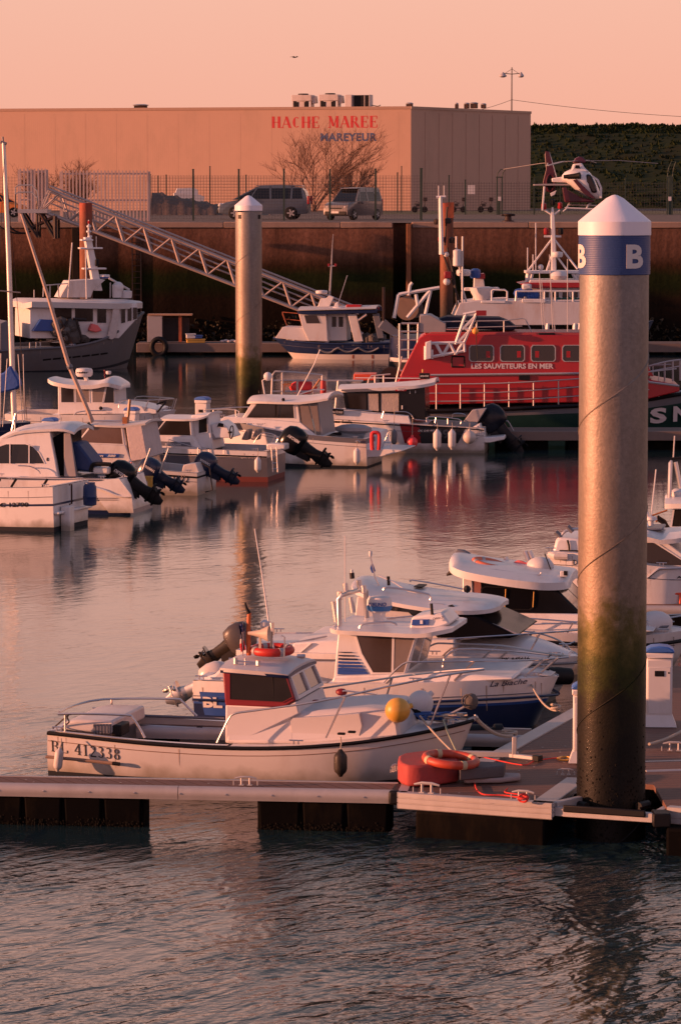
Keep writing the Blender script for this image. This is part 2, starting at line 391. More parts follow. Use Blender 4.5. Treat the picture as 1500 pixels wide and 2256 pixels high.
    def text(s, root, body, a, b, hpx, yl, mat, surf=None, bold=0.02, shear=0, serif=False, name='lettering', off=.012, spacing=1.0, k=.15, depth=.003):
        """lettering with its baseline from pixel a to pixel b and capitals hpx tall"""
        A = s.Q(a[0], a[1], yl); B = s.Q(b[0], b[1], yl); h_ = hpx * s.sc(yl); w_ = (B - A).length
        vs_, fs = serif_mesh(body, w_, h_, k=k, depth=depth) if serif else text_mesh(body, w_, h_, bold, shear, depth, spacing)
        ux = (B - A) / w_; o = []
        for x, y, z in vs_:
            X = A.x + ux.x * x; Z = A.z + ux.z * x + z
            yy = yl if surf is None else surf(X, Z)
            o.append((X, yy + y - off + .006, Z))
        return MB().add(o, fs).build(name, mat, root, smooth=False)
    def hull(s, root, st, b, rows, rk=.3, kb=.86, sgn=1, bottom=-.25, name='hull', flare=1.4, bowk=.18, dz=None, raken=1.6, open_to=None, floor=.15, deckmat=None, sub=3, inner=None, capw=.10, lean=0.0):
        """st: (px, py, half-beam fraction) of the near sheer from left to right; rows: [(t0, t1, material)] down the side"""
        yc = b / 2
        T = [(s.Q(p[0], p[1], yc - p[2] * yc), p[2] * yc) for p in st]
        X = smoothpath([(t.x, h_, t.z) for t, h_ in T], sub)
        fr = [v.y / yc for v in X]; st_ = []
        ts = [0.0]; mi = []
        for q, (t0, t1, m_) in enumerate(rows):
            n = max(1, int(round((t1 - t0) / .12)))
            for j in range(n): ts.append(t0 + (t1 - t0) * (j + 1) / n); mi.append(q)
        def pt(v, t, side):
            hb = max(.004, v.y); f_ = hb / yc; kk = bowk + (kb - bowk) * min(1, f_ ** .8)
            hbt = hb * (1 - (1 - kk) * t ** flare)
            x = v.x - sgn * rk * (1 - min(1, f_)) ** raken * t + lean * t
            z = v.z + (bottom - v.z) * t
            return Vector((x, yc - side * hbt, z))
        vs_ = []; fs = []; fm = []; n = len(ts)
        for v in X:
            for side in (1, -1):
                for t in ts: vs_.append(pt(v, t, side))
        for i in range(len(X) - 1):
            for sd in (0, 1):
                a = i * 2 * n + sd * n; c = (i + 1) * 2 * n + sd * n
                for j in range(n - 1):
                    fs.append((a + j, a + j + 1, c + j + 1, c + j)); fm.append(mi[j])
        for e in (0, len(X) - 1):
            a = e * 2 * n
            for j in range(n - 1): fs.append((a + j, a + j + 1, a + n + j + 1, a + n + j)); fm.append(mi[j])
        for i in range(len(X) - 1):
            a = i * 2 * n + n - 1; c = (i + 1) * 2 * n + n - 1
            fs.append((a, a + n, c + n, c)); fm.append(len(rows) - 1)
        mb = MB(); mb.v = [tuple(v) for v in vs_]; mb.f = fs; mb.m = fm
        ho = mb.build(name, [r_[2] for r_ in rows], root, ang=50)
        # deck and cockpit
        xo = None if open_to is None else s.Q(open_to, st[0][1], 0).x
        dk = MB(); ck = MB()
        def isopen(x): return xo is not None and ((x < xo - 1e-4) if sgn > 0 else (x > xo + 1e-4))
        D = -.02
        for i in range(len(X) - 1):
            v, u = X[i], X[i + 1]
            mid = (v.x + u.x) / 2
            if not isopen(mid):
                dk.add([(v.x, yc - v.y + .005, v.z + D), (u.x, yc - u.y + .005, u.z + D), (u.x, yc, u.z + D + .03 * u.y), (v.x, yc, v.z + D + .03 * v.y)], [(0, 1, 2, 3)])
                dk.add([(v.x, yc + v.y - .005, v.z + D), (u.x, yc + u.y - .005, u.z + D), (u.x, yc, u.z + D + .03 * u.y), (v.x, yc, v.z + D + .03 * v.y)], [(0, 1, 2, 3)])
            else:
                for sg in (1, -1):
                    a0, a1 = (v.x, yc - sg * (v.y - .005), v.z + .01), (u.x, yc - sg * (u.y - .005), u.z + .01)
                    b0, b1 = (v.x, yc - sg * max(0, v.y - capw), v.z + .01), (u.x, yc - sg * max(0, u.y - capw), u.z + .01)
                    c0, c1 = (v.x, yc - sg * max(0, v.y - capw - .02), floor), (u.x, yc - sg * max(0, u.y - capw - .02), floor)
                    dk.add([a0, a1, b1, b0], [(0, 1, 2, 3)])
                    ck.add([b0, b1, c1, c0], [(0, 1, 2, 3)])
                ck.add([(v.x, yc - v.y + capw, floor), (u.x, yc - u.y + capw, floor), (u.x, yc + u.y - capw, floor), (v.x, yc + v.y - capw, floor)], [(0, 1, 2, 3)])
        if xo is not None:
            e = X[0] if sgn > 0 else X[-1]; x2 = e.x + sgn * .12
            dk.add([(e.x + sgn * .005, yc - e.y + .01, e.z + .012), (x2, yc - e.y + capw, e.z + .012), (x2, yc + e.y - capw, e.z + .012), (e.x + sgn * .005, yc + e.y - .01, e.z + .012)], [(0, 1, 2, 3)])
            ck.add([(x2, yc - e.y + capw, e.z + .012), (x2, yc + e.y - capw, e.z + .012), (x2, yc + e.y - capw, floor), (x2, yc - e.y + capw, floor)], [(0, 1, 2, 3)])
            ck.build('cockpit', inner or deckmat or GEL2, root, smooth=False)
        dk.build('deck', deckmat or GEL, root, ang=60)
        def surf(x, z):
            x = max(X[0].x + 1e-4, min(X[-1].x - 1e-4, x)); v = X[0]
            for i in range(len(X) - 1):
                if X[i].x <= x <= X[i + 1].x + 1e-6:
                    v = X[i].lerp(X[i + 1], (x - X[i].x) / max(1e-6, X[i + 1].x - X[i].x)); break
            t = max(0, min(1, (v.z - z) / (v.z - bottom)))
            # allow for the rake: search along x
            return pt(v, t, 1).y
        s.X = X; s.yc = yc; s.surf = surf; s.sgn = sgn; BOATS.append((s, root))
        return surf
    def rub(s, root, r=.03, dz=-.02, mat=BLACK, name='rub_rail', n=6):
        mb = MB()
        for sg in (1, -1): mb.tube([(v.x, s.yc - sg * (v.y + r * .3), v.z + dz) for v in s.X], r, n)
        return mb.build(name, mat, root)
    def shell(s, root, name, st, yc, mat, crown=.1, th=.05, m=10, pw=2.4, sub=3, bev=0, label=None):
        """a crowned plate: st (px, py of near edge, half width m [, extra crown])"""
        P = [(s.Q(q[0], q[1], yc - q[2]), q[2], q[3] if len(q) > 3 else crown) for q in st]
        V = smoothpath([(p.x, h_, p.z) for p, h_, c in P], sub); Cc = smoothpath([(c, 0, 0) for p, h_, c in P], sub)
        vs_ = []; fs = []; k = m + 1
        for v, c in zip(V, Cc):
            for j in range(k):
                u = -1 + 2 * j / m; vs_.append((v.x, yc + u * v.y, v.z + c.x * (1 - abs(u) ** pw)))
            for j in range(k):
                u = -1 + 2 * j / m; vs_.append((v.x, yc + u * v.y * .985, v.z - th + c.x * .8 * (1 - abs(u) ** pw)))
        for i in range(len(V) - 1):
            a = i * 2 * k; b = (i + 1) * 2 * k
            for j in range(m): fs += [(a + j, b + j, b + j + 1, a + j + 1), (a + k + j, a + k + j + 1, b + k + j + 1, b + k + j)]
            fs += [(a, a + k, b + k, b), (a + m, b + m, b + k + m, a + k + m)]
        for i in (0, len(V) - 1):
            a = i * 2 * k; fs.append(tuple(range(a, a + k)) + tuple(range(a + 2 * k - 1, a + k - 1, -1)))
        return MB().add(vs_, fs).build(name, mat, root, bev=bev, ang=50, label=label)

def outboard(root, p, L=1.1, tilt=0, dirn=1, cowl=BLACKG, leg=BLACK, brand='', bmat=WHITEP, chrome=False, name='outboard_motor', yaw=0):
    """p: local position of the clamp; leg hangs down and swings aft/up by tilt degrees; dirn=+1 when aft is local +X"""
    t = R(tilt)
    def T(u, y, w_):          # u aft, w up in motor coordinates, pivot at clamp
        x = u * math.cos(t) - w_ * math.sin(t) * 1.0; z = u * math.sin(t) + w_ * math.cos(t)
        return Vector((p[0] + dirn * x, p[1] + y, p[2] + z))
    s_ = L
    m = MB()
    def loft(sec, mb, mi=0, n=12):
        # sec: list of (w, u0, u1, halfwidth) rounded-rect sections stacked along w
        rings = []
        for w_, u0, u1, hw in sec:
            c = (u0 + u1) / 2; a = (u1 - u0) / 2; rg = []
            for j in range(n):
                q = 2 * PI * j / n; ca, sa = math.cos(q), math.sin(q)
                rg.append(T((c + a * math.copysign(abs(ca) ** .6, ca)) * s_, hw * math.copysign(abs(sa) ** .7, sa) * s_, w_ * s_))
            rings.append(rg)
        vs_ = [v for r_ in rings for v in r_]; fs = []
        for i in range(len(rings) - 1):
            for j in range(n): fs.append((i * n + j, i * n + (j + 1) % n, (i + 1) * n + (j + 1) % n, (i + 1) * n + j))
        fs += [tuple(range(n))[::-1], tuple((len(rings) - 1) * n + j for j in range(n))]
        mb.add(vs_, fs, mi)
    loft([(.08, .0, .36, .14), (-.10, .03, .33, .12), (-.28, .05, .32, .09), (-.42, .02, .34, .07), (-.56, .02, .34, .05), (-.68, .05, .28, .035), (-.80, .12, .24, .012)], m)
    loft([(-.44, -.02, .48, .14), (-.47, -.02, .48, .14)], m)                  # cavitation plate
    # gear torpedo
    a, b_ = T(.0, 0, -.61 * s_ if False else 0), None
    m.tube([T(u * s_, 0, -.61 * s_) for u in (-.02, .06, .22, .34)], [.012 * s_, .05 * s_, .055 * s_, .035 * s_], 8)
    m.tube([T(-.04 * s_, -.13 * s_, -.02 * s_), T(-.04 * s_, .13 * s_, -.02 * s_)], .03 * s_, 8)    # clamp bracket
    for y in (-.11, .11): m.prism([T(-.09 * s_, (y - .012) * s_, .06 * s_), T(.08 * s_, (y - .012) * s_, .08 * s_), T(.08 * s_, (y - .012) * s_, -.22 * s_), T(-.05 * s_, (y - .012) * s_, -.28 * s_)],
                                 [T(-.09 * s_, (y + .012) * s_, .06 * s_), T(.08 * s_, (y + .012) * s_, .08 * s_), T(.08 * s_, (y + .012) * s_, -.22 * s_), T(-.05 * s_, (y + .012) * s_, -.28 * s_)])
    o = m.build(name, leg if not chrome else CHROME, root)
    c = MB()
    loft([(.04, -.02, .40, .14), (.10, -.12, .50, .21), (.26, -.16, .54, .235), (.44, -.15, .53, .225), (.58, -.10, .46, .18), (.66, .02, .32, .09)], c, n=16)
    co = c.build('cowling', cowl, o, ang=60)
    pr = MB()
    for q in range(3):
        a_ = q * 2 * PI / 3 + .4
        cy, cw = math.cos(a_), math.sin(a_); dy, dw = -cw, cy
        pts = [(.34, .02, .0), (.32, .10, .06), (.35, .16, .02), (.40, .15, -.05), (.40, .07, -.05)]
        ring = [T(u * s_, (r_ * cy + e * dy) * s_, (-.61 + r_ * cw + e * dw) * s_) for u, r_, e in pts]
        ring2 = [T((u + .012) * s_, (r_ * cy + e * dy) * s_, (-.61 + r_ * cw + e * dw) * s_) for u, r_, e in pts]
        pr.prism(ring, ring2)
    pr.tube([T(.33 * s_, 0, -.61 * s_), T(.43 * s_, 0, -.61 * s_)], [.04 * s_, .02 * s_], 8)
    pr.build('propeller', CHROME if chrome else leg, o)
    if brand:
        vs_, fs = text_mesh(brand, .34 * s_, .075 * s_, .03, .15, .004)
        ps = []
        for x, y, z in vs_:
            ps.append(T((.30 if dirn > 0 else .10) * s_ - dirn * 0 + dirn * (-.02 * s_) * 0 + (-z if dirn > 0 else z), -.242 * s_ + y, (.14 * s_ + x)))
        MB().add(ps, fs).build('brand_lettering', bmat, o, smooth=False)
    return o

def fender(p, r=.1, L=.5, mat=WHITEP, label='', group=None, rope=.4, F=None, nm='fender', tilt=0):
    w_ = F.world(p) if F else Vector(p)
    t = empty(nm, w_, 0, label, 'fender', group)
    prof = [(.01, -L / 2 - r * .3), (r * .25, -L / 2 - r * .25), (r * .3, -L / 2 - .02)] + [(r * math.sin(a), -L / 2 + r - r * math.cos(a)) for a in (.5, .8, 1.1, 1.5)] + \
           [(r * math.sin(a), L / 2 - r - r * math.cos(a)) for a in (1.7, 2.0, 2.3, 2.6)] + [(r * .3, L / 2 + .02), (r * .25, L / 2 + r * .3), (.01, L / 2 + r * .32)]
    MB().lathe(prof, n=14).build('fender_body', mat, t)
    if rope: MB().tube([(0, 0, L / 2 + r * .2), (.01, .02, L / 2 + r * .2 + rope * .5), (0, .05, L / 2 + r * .2 + rope)], .009, 5).build('rope', ROPE, t)
    t.rotation_euler[1] = tilt
    return t
def ballfender(p, r=.2, mat=ORANGE, label='', F=None, rope=.4, cat='buoy', nm='ball_fender'):
    w_ = F.world(p) if F else Vector(p)
    t = empty(nm, w_, 0, label, cat)
    prof = [(max(.001, r * math.sin(PI * i / 12)), -r * math.cos(PI * i / 12)) for i in range(0, 12)] + [(r * .22, r * 1.02), (r * .2, r * 1.25), (.01, r * 1.27)]
    MB().lathe(prof, n=20).build('buoy_body', mat, t)
    if rope: MB().tube([(0, 0, r * 1.2), (0.01, .01, r * 1.2 + rope)], .01, 5).build('rope', ROPE, t)
    return t
def lifering(c, r, tr, rx, ry, label, group=None, band=GALV, mat=ORANGE, sy=1.0, rz=0):
    t = empty('life_ring', c, 0, label, 'life ring', group)
    MB().tube([(r * math.cos(2 * PI * i / 28), sy * r * math.sin(2 * PI * i / 28), 0) for i in range(28)], tr, 10, closed=True).build('ring', mat, t)
    for q in range(4):
        b = MB(); a = q * PI / 2 + .5
        cx, cy = r * math.cos(a), sy * r * math.sin(a)
        tx, ty = -math.sin(a), math.cos(a)
        b.tube([(cx - tx * .03, cy - ty * .03, 0), (cx + tx * .03, cy + ty * .03, 0)], tr * 1.06, 12).build('band', band, t)
    t.rotation_euler = (rx, ry, rz)
    return t
# ================================================================ the setting
def znode_mat(name, stops, rough=.8, nscale=1.5, jitter=.35, bump=.4, bscale=8, vstreak=None, metal=0.0, zr=(0, 1), spec=.5, mott=None, rstops=None):
    """colour that changes with height (waterline algae, tide marks), edges broken by noise; zr = z range of the ramp"""
    m = bpy.data.materials.new(name); m.use_nodes = True
    t = m.node_tree; b = t.nodes['Principled BSDF']; n = t.nodes.new; l = t.links.new
    g = n('ShaderNodeNewGeometry'); sp = n('ShaderNodeSeparateXYZ'); l(g.outputs['Position'], sp.inputs[0])
    ns = n('ShaderNodeTexNoise'); ns.inputs['Scale'].default_value = nscale; ns.inputs['Detail'].default_value = 9; ns.inputs['Roughness'].default_value = .65
    l(g.outputs['Position'], ns.inputs['Vector'])
    ma = n('ShaderNodeMath'); ma.operation = 'MULTIPLY_ADD'; l(ns.outputs[0], ma.inputs[0]); ma.inputs[1].default_value = jitter * 2
    l(sp.outputs[2], ma.inputs[2])
    mr_ = n('ShaderNodeMapRange'); mr_.inputs[1].default_value = zr[0] + jitter; mr_.inputs[2].default_value = zr[1] + jitter
    l(ma.outputs[0], mr_.inputs[0])
    rp_ = n('ShaderNodeValToRGB'); l(mr_.outputs[0], rp_.inputs[0]); e = rp_.color_ramp.elements
    e[0].position = stops[0][0]; e[0].color = stops[0][1] + (1,); e[1].position = stops[-1][0]; e[1].color = stops[-1][1] + (1,)
    for p, c in stops[1:-1]:
        q = e.new(p); q.color = c + (1,)
    last = rp_.outputs[0]
    for (sc_, lo, hi, mp_) in ([(vstreak[0], vstreak[1], vstreak[2], vstreak[3])] if vstreak else []) + ([(mott[0], mott[1], mott[2], (1, 1, 1))] if mott else []):
        n2 = n('ShaderNodeTexNoise'); n2.inputs['Scale'].default_value = sc_; n2.inputs['Detail'].default_value = 8; n2.inputs['Roughness'].default_value = .7
        mp = n('ShaderNodeMapping'); mp.inputs['Scale'].default_value = mp_; l(g.outputs['Position'], mp.inputs[0]); l(mp.outputs[0], n2.inputs[0])
        m2_ = n('ShaderNodeMapRange'); m2_.inputs[1].default_value = .3; m2_.inputs[2].default_value = .7; m2_.inputs[3].default_value = lo; m2_.inputs[4].default_value = hi
        l(n2.outputs[0], m2_.inputs[0])
        vm = n('ShaderNodeVectorMath'); vm.operation = 'SCALE'; l(last, vm.inputs[0]); l(m2_.outputs[0], vm.inputs['Scale']); last = vm.outputs[0]
    l(last, b.inputs['Base Color']); b.inputs['Roughness'].default_value = rough; b.inputs['Metallic'].default_value = metal
    b.inputs['Specular IOR Level'].default_value = spec
    bp = n('ShaderNodeBump'); bp.inputs['Strength'].default_value = bump; bp.inputs['Distance'].default_value = .04
    nb = n('ShaderNodeTexNoise'); nb.inputs['Scale'].default_value = bscale; nb.inputs['Detail'].default_value = 7
    l(g.outputs['Position'], nb.inputs[0]); l(nb.outputs[0], bp.inputs['Height']); l(bp.outputs[0], b.inputs['Normal'])
    return m

# water: sheltered basin, small wind ripples stronger in the open water in front
def water_mat():
    m = bpy.data.materials.new('harbour_water'); m.use_nodes = True
    t = m.node_tree; b = t.nodes['Principled BSDF']; n = t.nodes.new; l = t.links.new
    b.inputs['Base Color'].default_value = (.012, .029, .032, 1); b.inputs['Roughness'].default_value = .085; b.inputs['IOR'].default_value = 1.33
    g = n('ShaderNodeNewGeometry'); sp = n('ShaderNodeSeparateXYZ'); l(g.outputs['Position'], sp.inputs[0])
    def noise(sc, mp, det, rough, rot=0):
        q = n('ShaderNodeMapping'); q.inputs['Scale'].default_value = mp; q.inputs['Rotation'].default_value = (0, 0, R(rot)); l(g.outputs['Position'], q.inputs[0])
        a = n('ShaderNodeTexNoise'); a.inputs['Scale'].default_value = sc; a.inputs['Detail'].default_value = det; a.inputs['Roughness'].default_value = rough
        a.inputs['Distortion'].default_value = .6
        l(q.outputs[0], a.inputs[0]); return a.outputs[0]
    def mr_(src, a, b_, c, d):
        q = n('ShaderNodeMapRange'); q.interpolation_type = 'SMOOTHSTEP'
        for i, v in zip((1, 2, 3, 4), (a, b_, c, d)): q.inputs[i].default_value = v
        l(src, q.inputs[0]); return q.outputs[0]
    def mul(a, b_):
        q = n('ShaderNodeMath'); q.operation = 'MULTIPLY'
        for i, v in enumerate((a, b_)):
            if hasattr(v, 'links') or hasattr(v, 'is_linked'): l(v, q.inputs[i])
            else: q.inputs[i].default_value = v
        return q.outputs[0]
    def add_(a, b_):
        q = n('ShaderNodeMath'); q.operation = 'ADD'; l(a, q.inputs[0]); l(b_, q.inputs[1]); return q.outputs[0]
    patch = mr_(noise(.10, (1, .5, 1), 3, .5, 15), .38, .62, .35, 1.0)
    gust = mr_(noise(.45, (1, .6, 1), 4, .6, -20), .35, .65, .45, 1.1)
    near = mr_(sp.outputs[1], 39, 56, 1.0, .11)
    far = mr_(sp.outputs[1], 60, 105, 1.0, .60)
    def crest(sc, along, across, det, rot):
        q = n('ShaderNodeMapping'); q.vector_type = 'TEXTURE'; q.inputs['Scale'].default_value = (along, across, 1); q.inputs['Rotation'].default_value = (0, 0, R(rot)); l(g.outputs['Position'], q.inputs[0])
        a = n('ShaderNodeTexNoise'); a.inputs['Scale'].default_value = sc; a.inputs['Detail'].default_value = det; a.inputs['Roughness'].default_value = .5; a.inputs['Distortion'].default_value = .5
        l(q.outputs[0], a.inputs[0]); return a.outputs[0]
    w1 = crest(WAVE[0], 1.9, .75, 2, 52)
    w2 = crest(WAVE[0] * 3.0, 1.3, .8, 3, 15)
    w3 = noise(.55, (.6, 1, 1), 2, .5, 10)
    hgt = add_(add_(mul(w1, WAVE[1]), mul(w2, WAVE[2])), mul(w3, WAVE[3]))
    hgt = mul(mul(mul(hgt, near), mul(patch, gust)), far)
    bp = n('ShaderNodeBump'); bp.inputs['Strength'].default_value = 1.0; bp.inputs['Distance'].default_value = 1.0
    l(hgt, bp.inputs['Height']); l(bp.outputs[0], b.inputs['Normal'])
    return m
WAVE = (3.1, .092, .022, .06)
wt = MB().quad((-900, -900, 0), (900, -900, 0), (900, 190, 0), (-900, 190, 0)).build('water', water_mat(), smooth=False)
tag(wt, kind='structure')
sb = MB().quad((-900, -900, -4), (900, -900, -4), (900, 190, -4), (-900, 190, -4)).build('seabed', M('mud', (.03, .028, .02), .9), smooth=False); tag(sb, kind='structure')

ZQ = 6.1; YQ = 187.0
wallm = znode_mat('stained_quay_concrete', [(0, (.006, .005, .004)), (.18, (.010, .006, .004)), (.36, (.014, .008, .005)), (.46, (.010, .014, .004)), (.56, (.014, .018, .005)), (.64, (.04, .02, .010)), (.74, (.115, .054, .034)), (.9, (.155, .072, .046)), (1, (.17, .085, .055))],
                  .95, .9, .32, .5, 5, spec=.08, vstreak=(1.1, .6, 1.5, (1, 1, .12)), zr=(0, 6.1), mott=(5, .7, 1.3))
asph = M('worn_asphalt', (.07, .052, .046), .9, var=.3, scale=.6, dirt=(.05, .045, .04), damt=.6, dscale=.25, bump=.2)
XA = W(866, 500, YQ).x; XB = W(906, 500, YQ).x
def quay(x0, x1, y0=YQ, nm='quay_wall'):
    mb = MB().box(((x0 + x1) / 2, y0 + 15, 1), (x1 - x0, 30, 2 * (ZQ - 1 - .004)))
    o = mb.build(nm, wallm, smooth=False); tag(o, kind='structure'); return o
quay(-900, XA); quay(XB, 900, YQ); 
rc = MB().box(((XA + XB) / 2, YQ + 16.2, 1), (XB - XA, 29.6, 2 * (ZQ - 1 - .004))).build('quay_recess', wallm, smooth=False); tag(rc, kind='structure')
gd = MB().add([(-1500, YQ + .9, ZQ), (1500, YQ + .9, ZQ), (1500, 4000, ZQ), (-1500, 4000, ZQ)], [(0, 1, 2, 3)]).build('quay_ground', asph, smooth=False); tag(gd, kind='structure')
cope = M('quay_coping_concrete', (.30, .20, .15), .85, var=.2, scale=1.5, dirt=(.16, .1, .07), damt=.6, dscale=.6, bump=.3)
cb = MB()
for a, b_ in ((-150, XA - .03), (XB + .03, 150)):
    x = a
    while x < b_:
        e = min(x + 6.0, b_); cb.box(((x + e) / 2, YQ + .42, ZQ - .10), (e - x - .03, 1.0, .30)); x = e
o = cb.build('quay_coping', cope, bev=.03); tag(o, kind='structure')
# verge of rough grass along the far fence
grassm = M('short_rough_grass', (.05, .055, .016), .95, var=.5, scale=1.2, bump=.6, dirt=(.10, .06, .03), damt=.6, dscale=.5)
vg = MB().quad((0, 272, ZQ + .006), (60, 268, ZQ + .006), (120, 330, ZQ + .006), (0, 330, ZQ + .006)).build('grass_verge', grassm, smooth=False); tag(vg, kind='structure')
# dark strip that paints in a shaded recess, plus a rusty edge strip
def wall_strip(px, wpx, y0, y1, mat, nm, lab, cat, grp=None):
    a = W(px, y0, YQ); b_ = W(px + wpx, y1, YQ)
    o = MB().box(((a.x + b_.x) / 2, YQ - .16, (a.z + b_.z) / 2), (b_.x - a.x, .3, a.z - b_.z)).build(nm, mat, bev=.03)
    return tag(o, lab, cat, grp)
wall_strip(159, 17, 500, 745, M('recess_shade_dark', (.02, .014, .01), .9, var=.4, scale=3, bump=.5), 'fender_timber', 'dark strip added for a shaded recess in the quay wall left of the rusty pile', 'fender post')
wall_strip(895, 10, 492, 700, M('orange_rust_edge', (.20, .075, .03), .85, var=.4, scale=1.5, bump=.4), 'edge_protector', 'rusty steel edge strip at the right side of the dark recess in the quay wall', 'edge strip')

# weed and rubble at the foot of the wall
wd = MB(); rnd = random.Random(3)
for i in range(1500):
    x = rnd.uniform(-22, 24); z = rnd.uniform(-.1, 1.3) * (.6 + .4 * math.sin(x * .7) ** 2); r_ = rnd.uniform(.06, .2)
    y = YQ - .05 - rnd.uniform(0, .5) * (1.4 - z)
    p = [Vector((rnd.gauss(0, 1), rnd.gauss(0, 1), rnd.gauss(0, 1))).normalized() * r_ * rnd.uniform(.5, 1.2) for _ in range(5)]
    c = Vector((x, y, z)); wd.add([c + q for q in p], [(0, 1, 2), (0, 2, 3), (0, 3, 4), (0, 4, 1), (1, 2, 3), (1, 3, 4)])
o = wd.build('seaweed', M('bladder_wrack', (.022, .018, .010), .5, var=.6, scale=4), smooth=False); tag(o, kind='stuff')
o['label'] = 'dark seaweed clumps growing at the foot of the quay wall'; o['category'] = 'seaweed'

# ---------------------------------------------------------------- grass embankment behind
eb = MB(); nx, ny = 130, 26; rnd = random.Random(11)
def hnoise(x, y): return .08 * math.sin(x * .21 + 1.3) * math.cos(y * .3) + .07 * math.sin(x * .73 + y * .5) + .08 * math.sin(x * 1.9 + y * 1.1)
for j in range(ny + 1):
    for i in range(nx + 1):
        x = -30 + 150 * i / nx; v = j / ny; y = 395 + 34 * v - max(0, x - 20) * .12
        z = ZQ + 9.3 * (min(1, v / .72) ** .85) + hnoise(x, y) * (1 if v > .05 else 0)
        eb.v.append((x, y, z))
for j in range(ny):
    for i in range(nx):
        a = j * (nx + 1) + i; eb.f.append((a, a + 1, a + nx + 2, a + nx + 1)); eb.m.append(0)
bankm = M('embankment_grass', (.013, .022, .0045), .95, var=.7, scale=.35, bump=1.0, bscale=1.6, dirt=(.018, .015, .005), damt=.6, dscale=.35)
o = eb.build('embankment_hill', bankm, ang=180); tag(o, kind='structure')
tf = MB()
for i in range(5200):
    x = rnd.uniform(14, 62); v = rnd.random() if i % 3 else rnd.uniform(.64, .74)
    y = 395 + 34 * v - max(0, x - 20) * .12; z = ZQ + 9.3 * (min(1, v / .72) ** .85) + hnoise(x, y)
    hgt = rnd.uniform(.12, .32) * (2 if rnd.random() < .03 else 1); a = rnd.uniform(0, PI); s_ = rnd.uniform(.15, .4)
    for q in range(2):
        a += .9; dx, dy = math.cos(a) * s_, math.sin(a) * s_; l_ = rnd.uniform(-.15, .15)
        tf.add([(x - dx, y - dy, z - .1), (x + dx, y + dy, z - .1), (x + l_, y, z + hgt)], [(0, 1, 2)])
o = tf.build('embankment_grass_tufts', bankm, smooth=False); tag(o, kind='stuff')
o['label'] = 'tufts of rough grass covering the embankment and its crest'; o['category'] = 'grass'

# ---------------------------------------------------------------- fish merchant's warehouse
BF = Fr(905, 464, -13.5, Y=339); BF.O.z = ZQ; BF.zw = ZQ
warehouse = BF.root('warehouse', 'long pale clad warehouse with red and blue lettering behind the quay fence', 'warehouse')
D = W(1168, 460, 359.6); dv = D - BF.O; dl = Vector((dv.dot(BF.ex), dv.dot(BF.ey), 0)); LW = -48.0
Hl = 15.68 - ZQ
def clad_mat():
    m = M('ribbed_cladding', (.47, .29, .205), .62, var=.07, scale=.5, dirt=(.35, .23, .16), damt=.45, dscale=.35)
    t = m.node_tree; b = t.nodes['Principled BSDF']; n = t.nodes.new; l = t.links.new
    co = n('ShaderNodeTexCoord'); mp = n('ShaderNodeMapping'); mp.inputs['Rotation'].default_value = (0, 0, 0); l(co.outputs['Object'], mp.inputs[0])
    wv = n('ShaderNodeTexWave'); wv.inputs['Scale'].default_value = 1.6; wv.inputs['Distortion'].default_value = 0; wv.bands_direction = 'X'; l(mp.outputs[0], wv.inputs[0])
    bp = n('ShaderNodeBump'); bp.inputs['Strength'].default_value = .05; bp.inputs['Distance'].default_value = .03; l(wv.outputs[0], bp.inputs['Height']); l(bp.outputs[0], b.inputs['Normal'])
    return m
cm = clad_mat()
back = (dl[0] + LW, dl[1] + 0.0)
ring = [(LW, 0), (0, 0), (dl[0], dl[1]), (dl[0] + LW, dl[1])]
MB().prism([(a, b_, 0) for a, b_ in ring], [(a, b_, Hl) for a, b_ in ring]).build('wall', cm, warehouse, smooth=False)
cp = MB()
for i in range(4):
    a, b_ = Vector(ring[i] + (Hl,)), Vector(ring[(i + 1) % 4] + (Hl,))
    dd = (b_ - a).normalized(); nn = Vector((dd.y, -dd.x, 0))
    cp.prism([a + nn * .06 - dd * .06 + Vector((0, 0, -.16)), a - nn * .25 + Vector((0, 0, -.16)), a - nn * .25 + Vector((0, 0, .09)), a + nn * .06 - dd * .06 + Vector((0, 0, .09))],
             [b_ + nn * .06 + dd * .06 + Vector((0, 0, -.16)), b_ - nn * .25 + Vector((0, 0, -.16)), b_ - nn * .25 + Vector((0, 0, .09)), b_ + nn * .06 + dd * .06 + Vector((0, 0, .09))])
cp.build('parapet', M('parapet_flashing', (.38, .24, .17), .5, metal=.1, var=.1), warehouse, smooth=False)
sm = MB()
x = LW + 1.2
while x < -.5: sm.box((x, -.0025, Hl / 2 - .15), (.04, .006, Hl - .5)); x += 3.04
dd = Vector(dl).normalized()
for q in range(1, 9):
    p = Vector((0, 0, 0)) + Vector(dl) * (q / 9); nn = Vector((dd.y, -dd.x, 0))
    sm.box((p.x + nn.x * .018, p.y + nn.y * .018, Hl / 2 - .15), (.045, .02, Hl - .5), rz=math.atan2(dd.y, dd.x))
sm.build('cladding_joint', M('cladding_joint_strip', (.455, .282, .20), .7, var=.1), warehouse, smooth=False)
BF.text(warehouse, 'HACHE', (599, 281), (703, 281), 24.5, 0, M('red_sign_letters', (.50, .03, .03), .5, var=.1), serif=True, k=.24)
BF.text(warehouse, 'MAREE', (723, 280.5), (831, 280), 25, 0, M('red_sign_letters'), serif=True, k=.24)
BF.text(warehouse, 'MAREYEUR', (706, 310.5), (830, 310), 17.5, 0, M('blue_sign_letters', (.05, .09, .20), .5, var=.1), bold=.035, spacing=1.08)
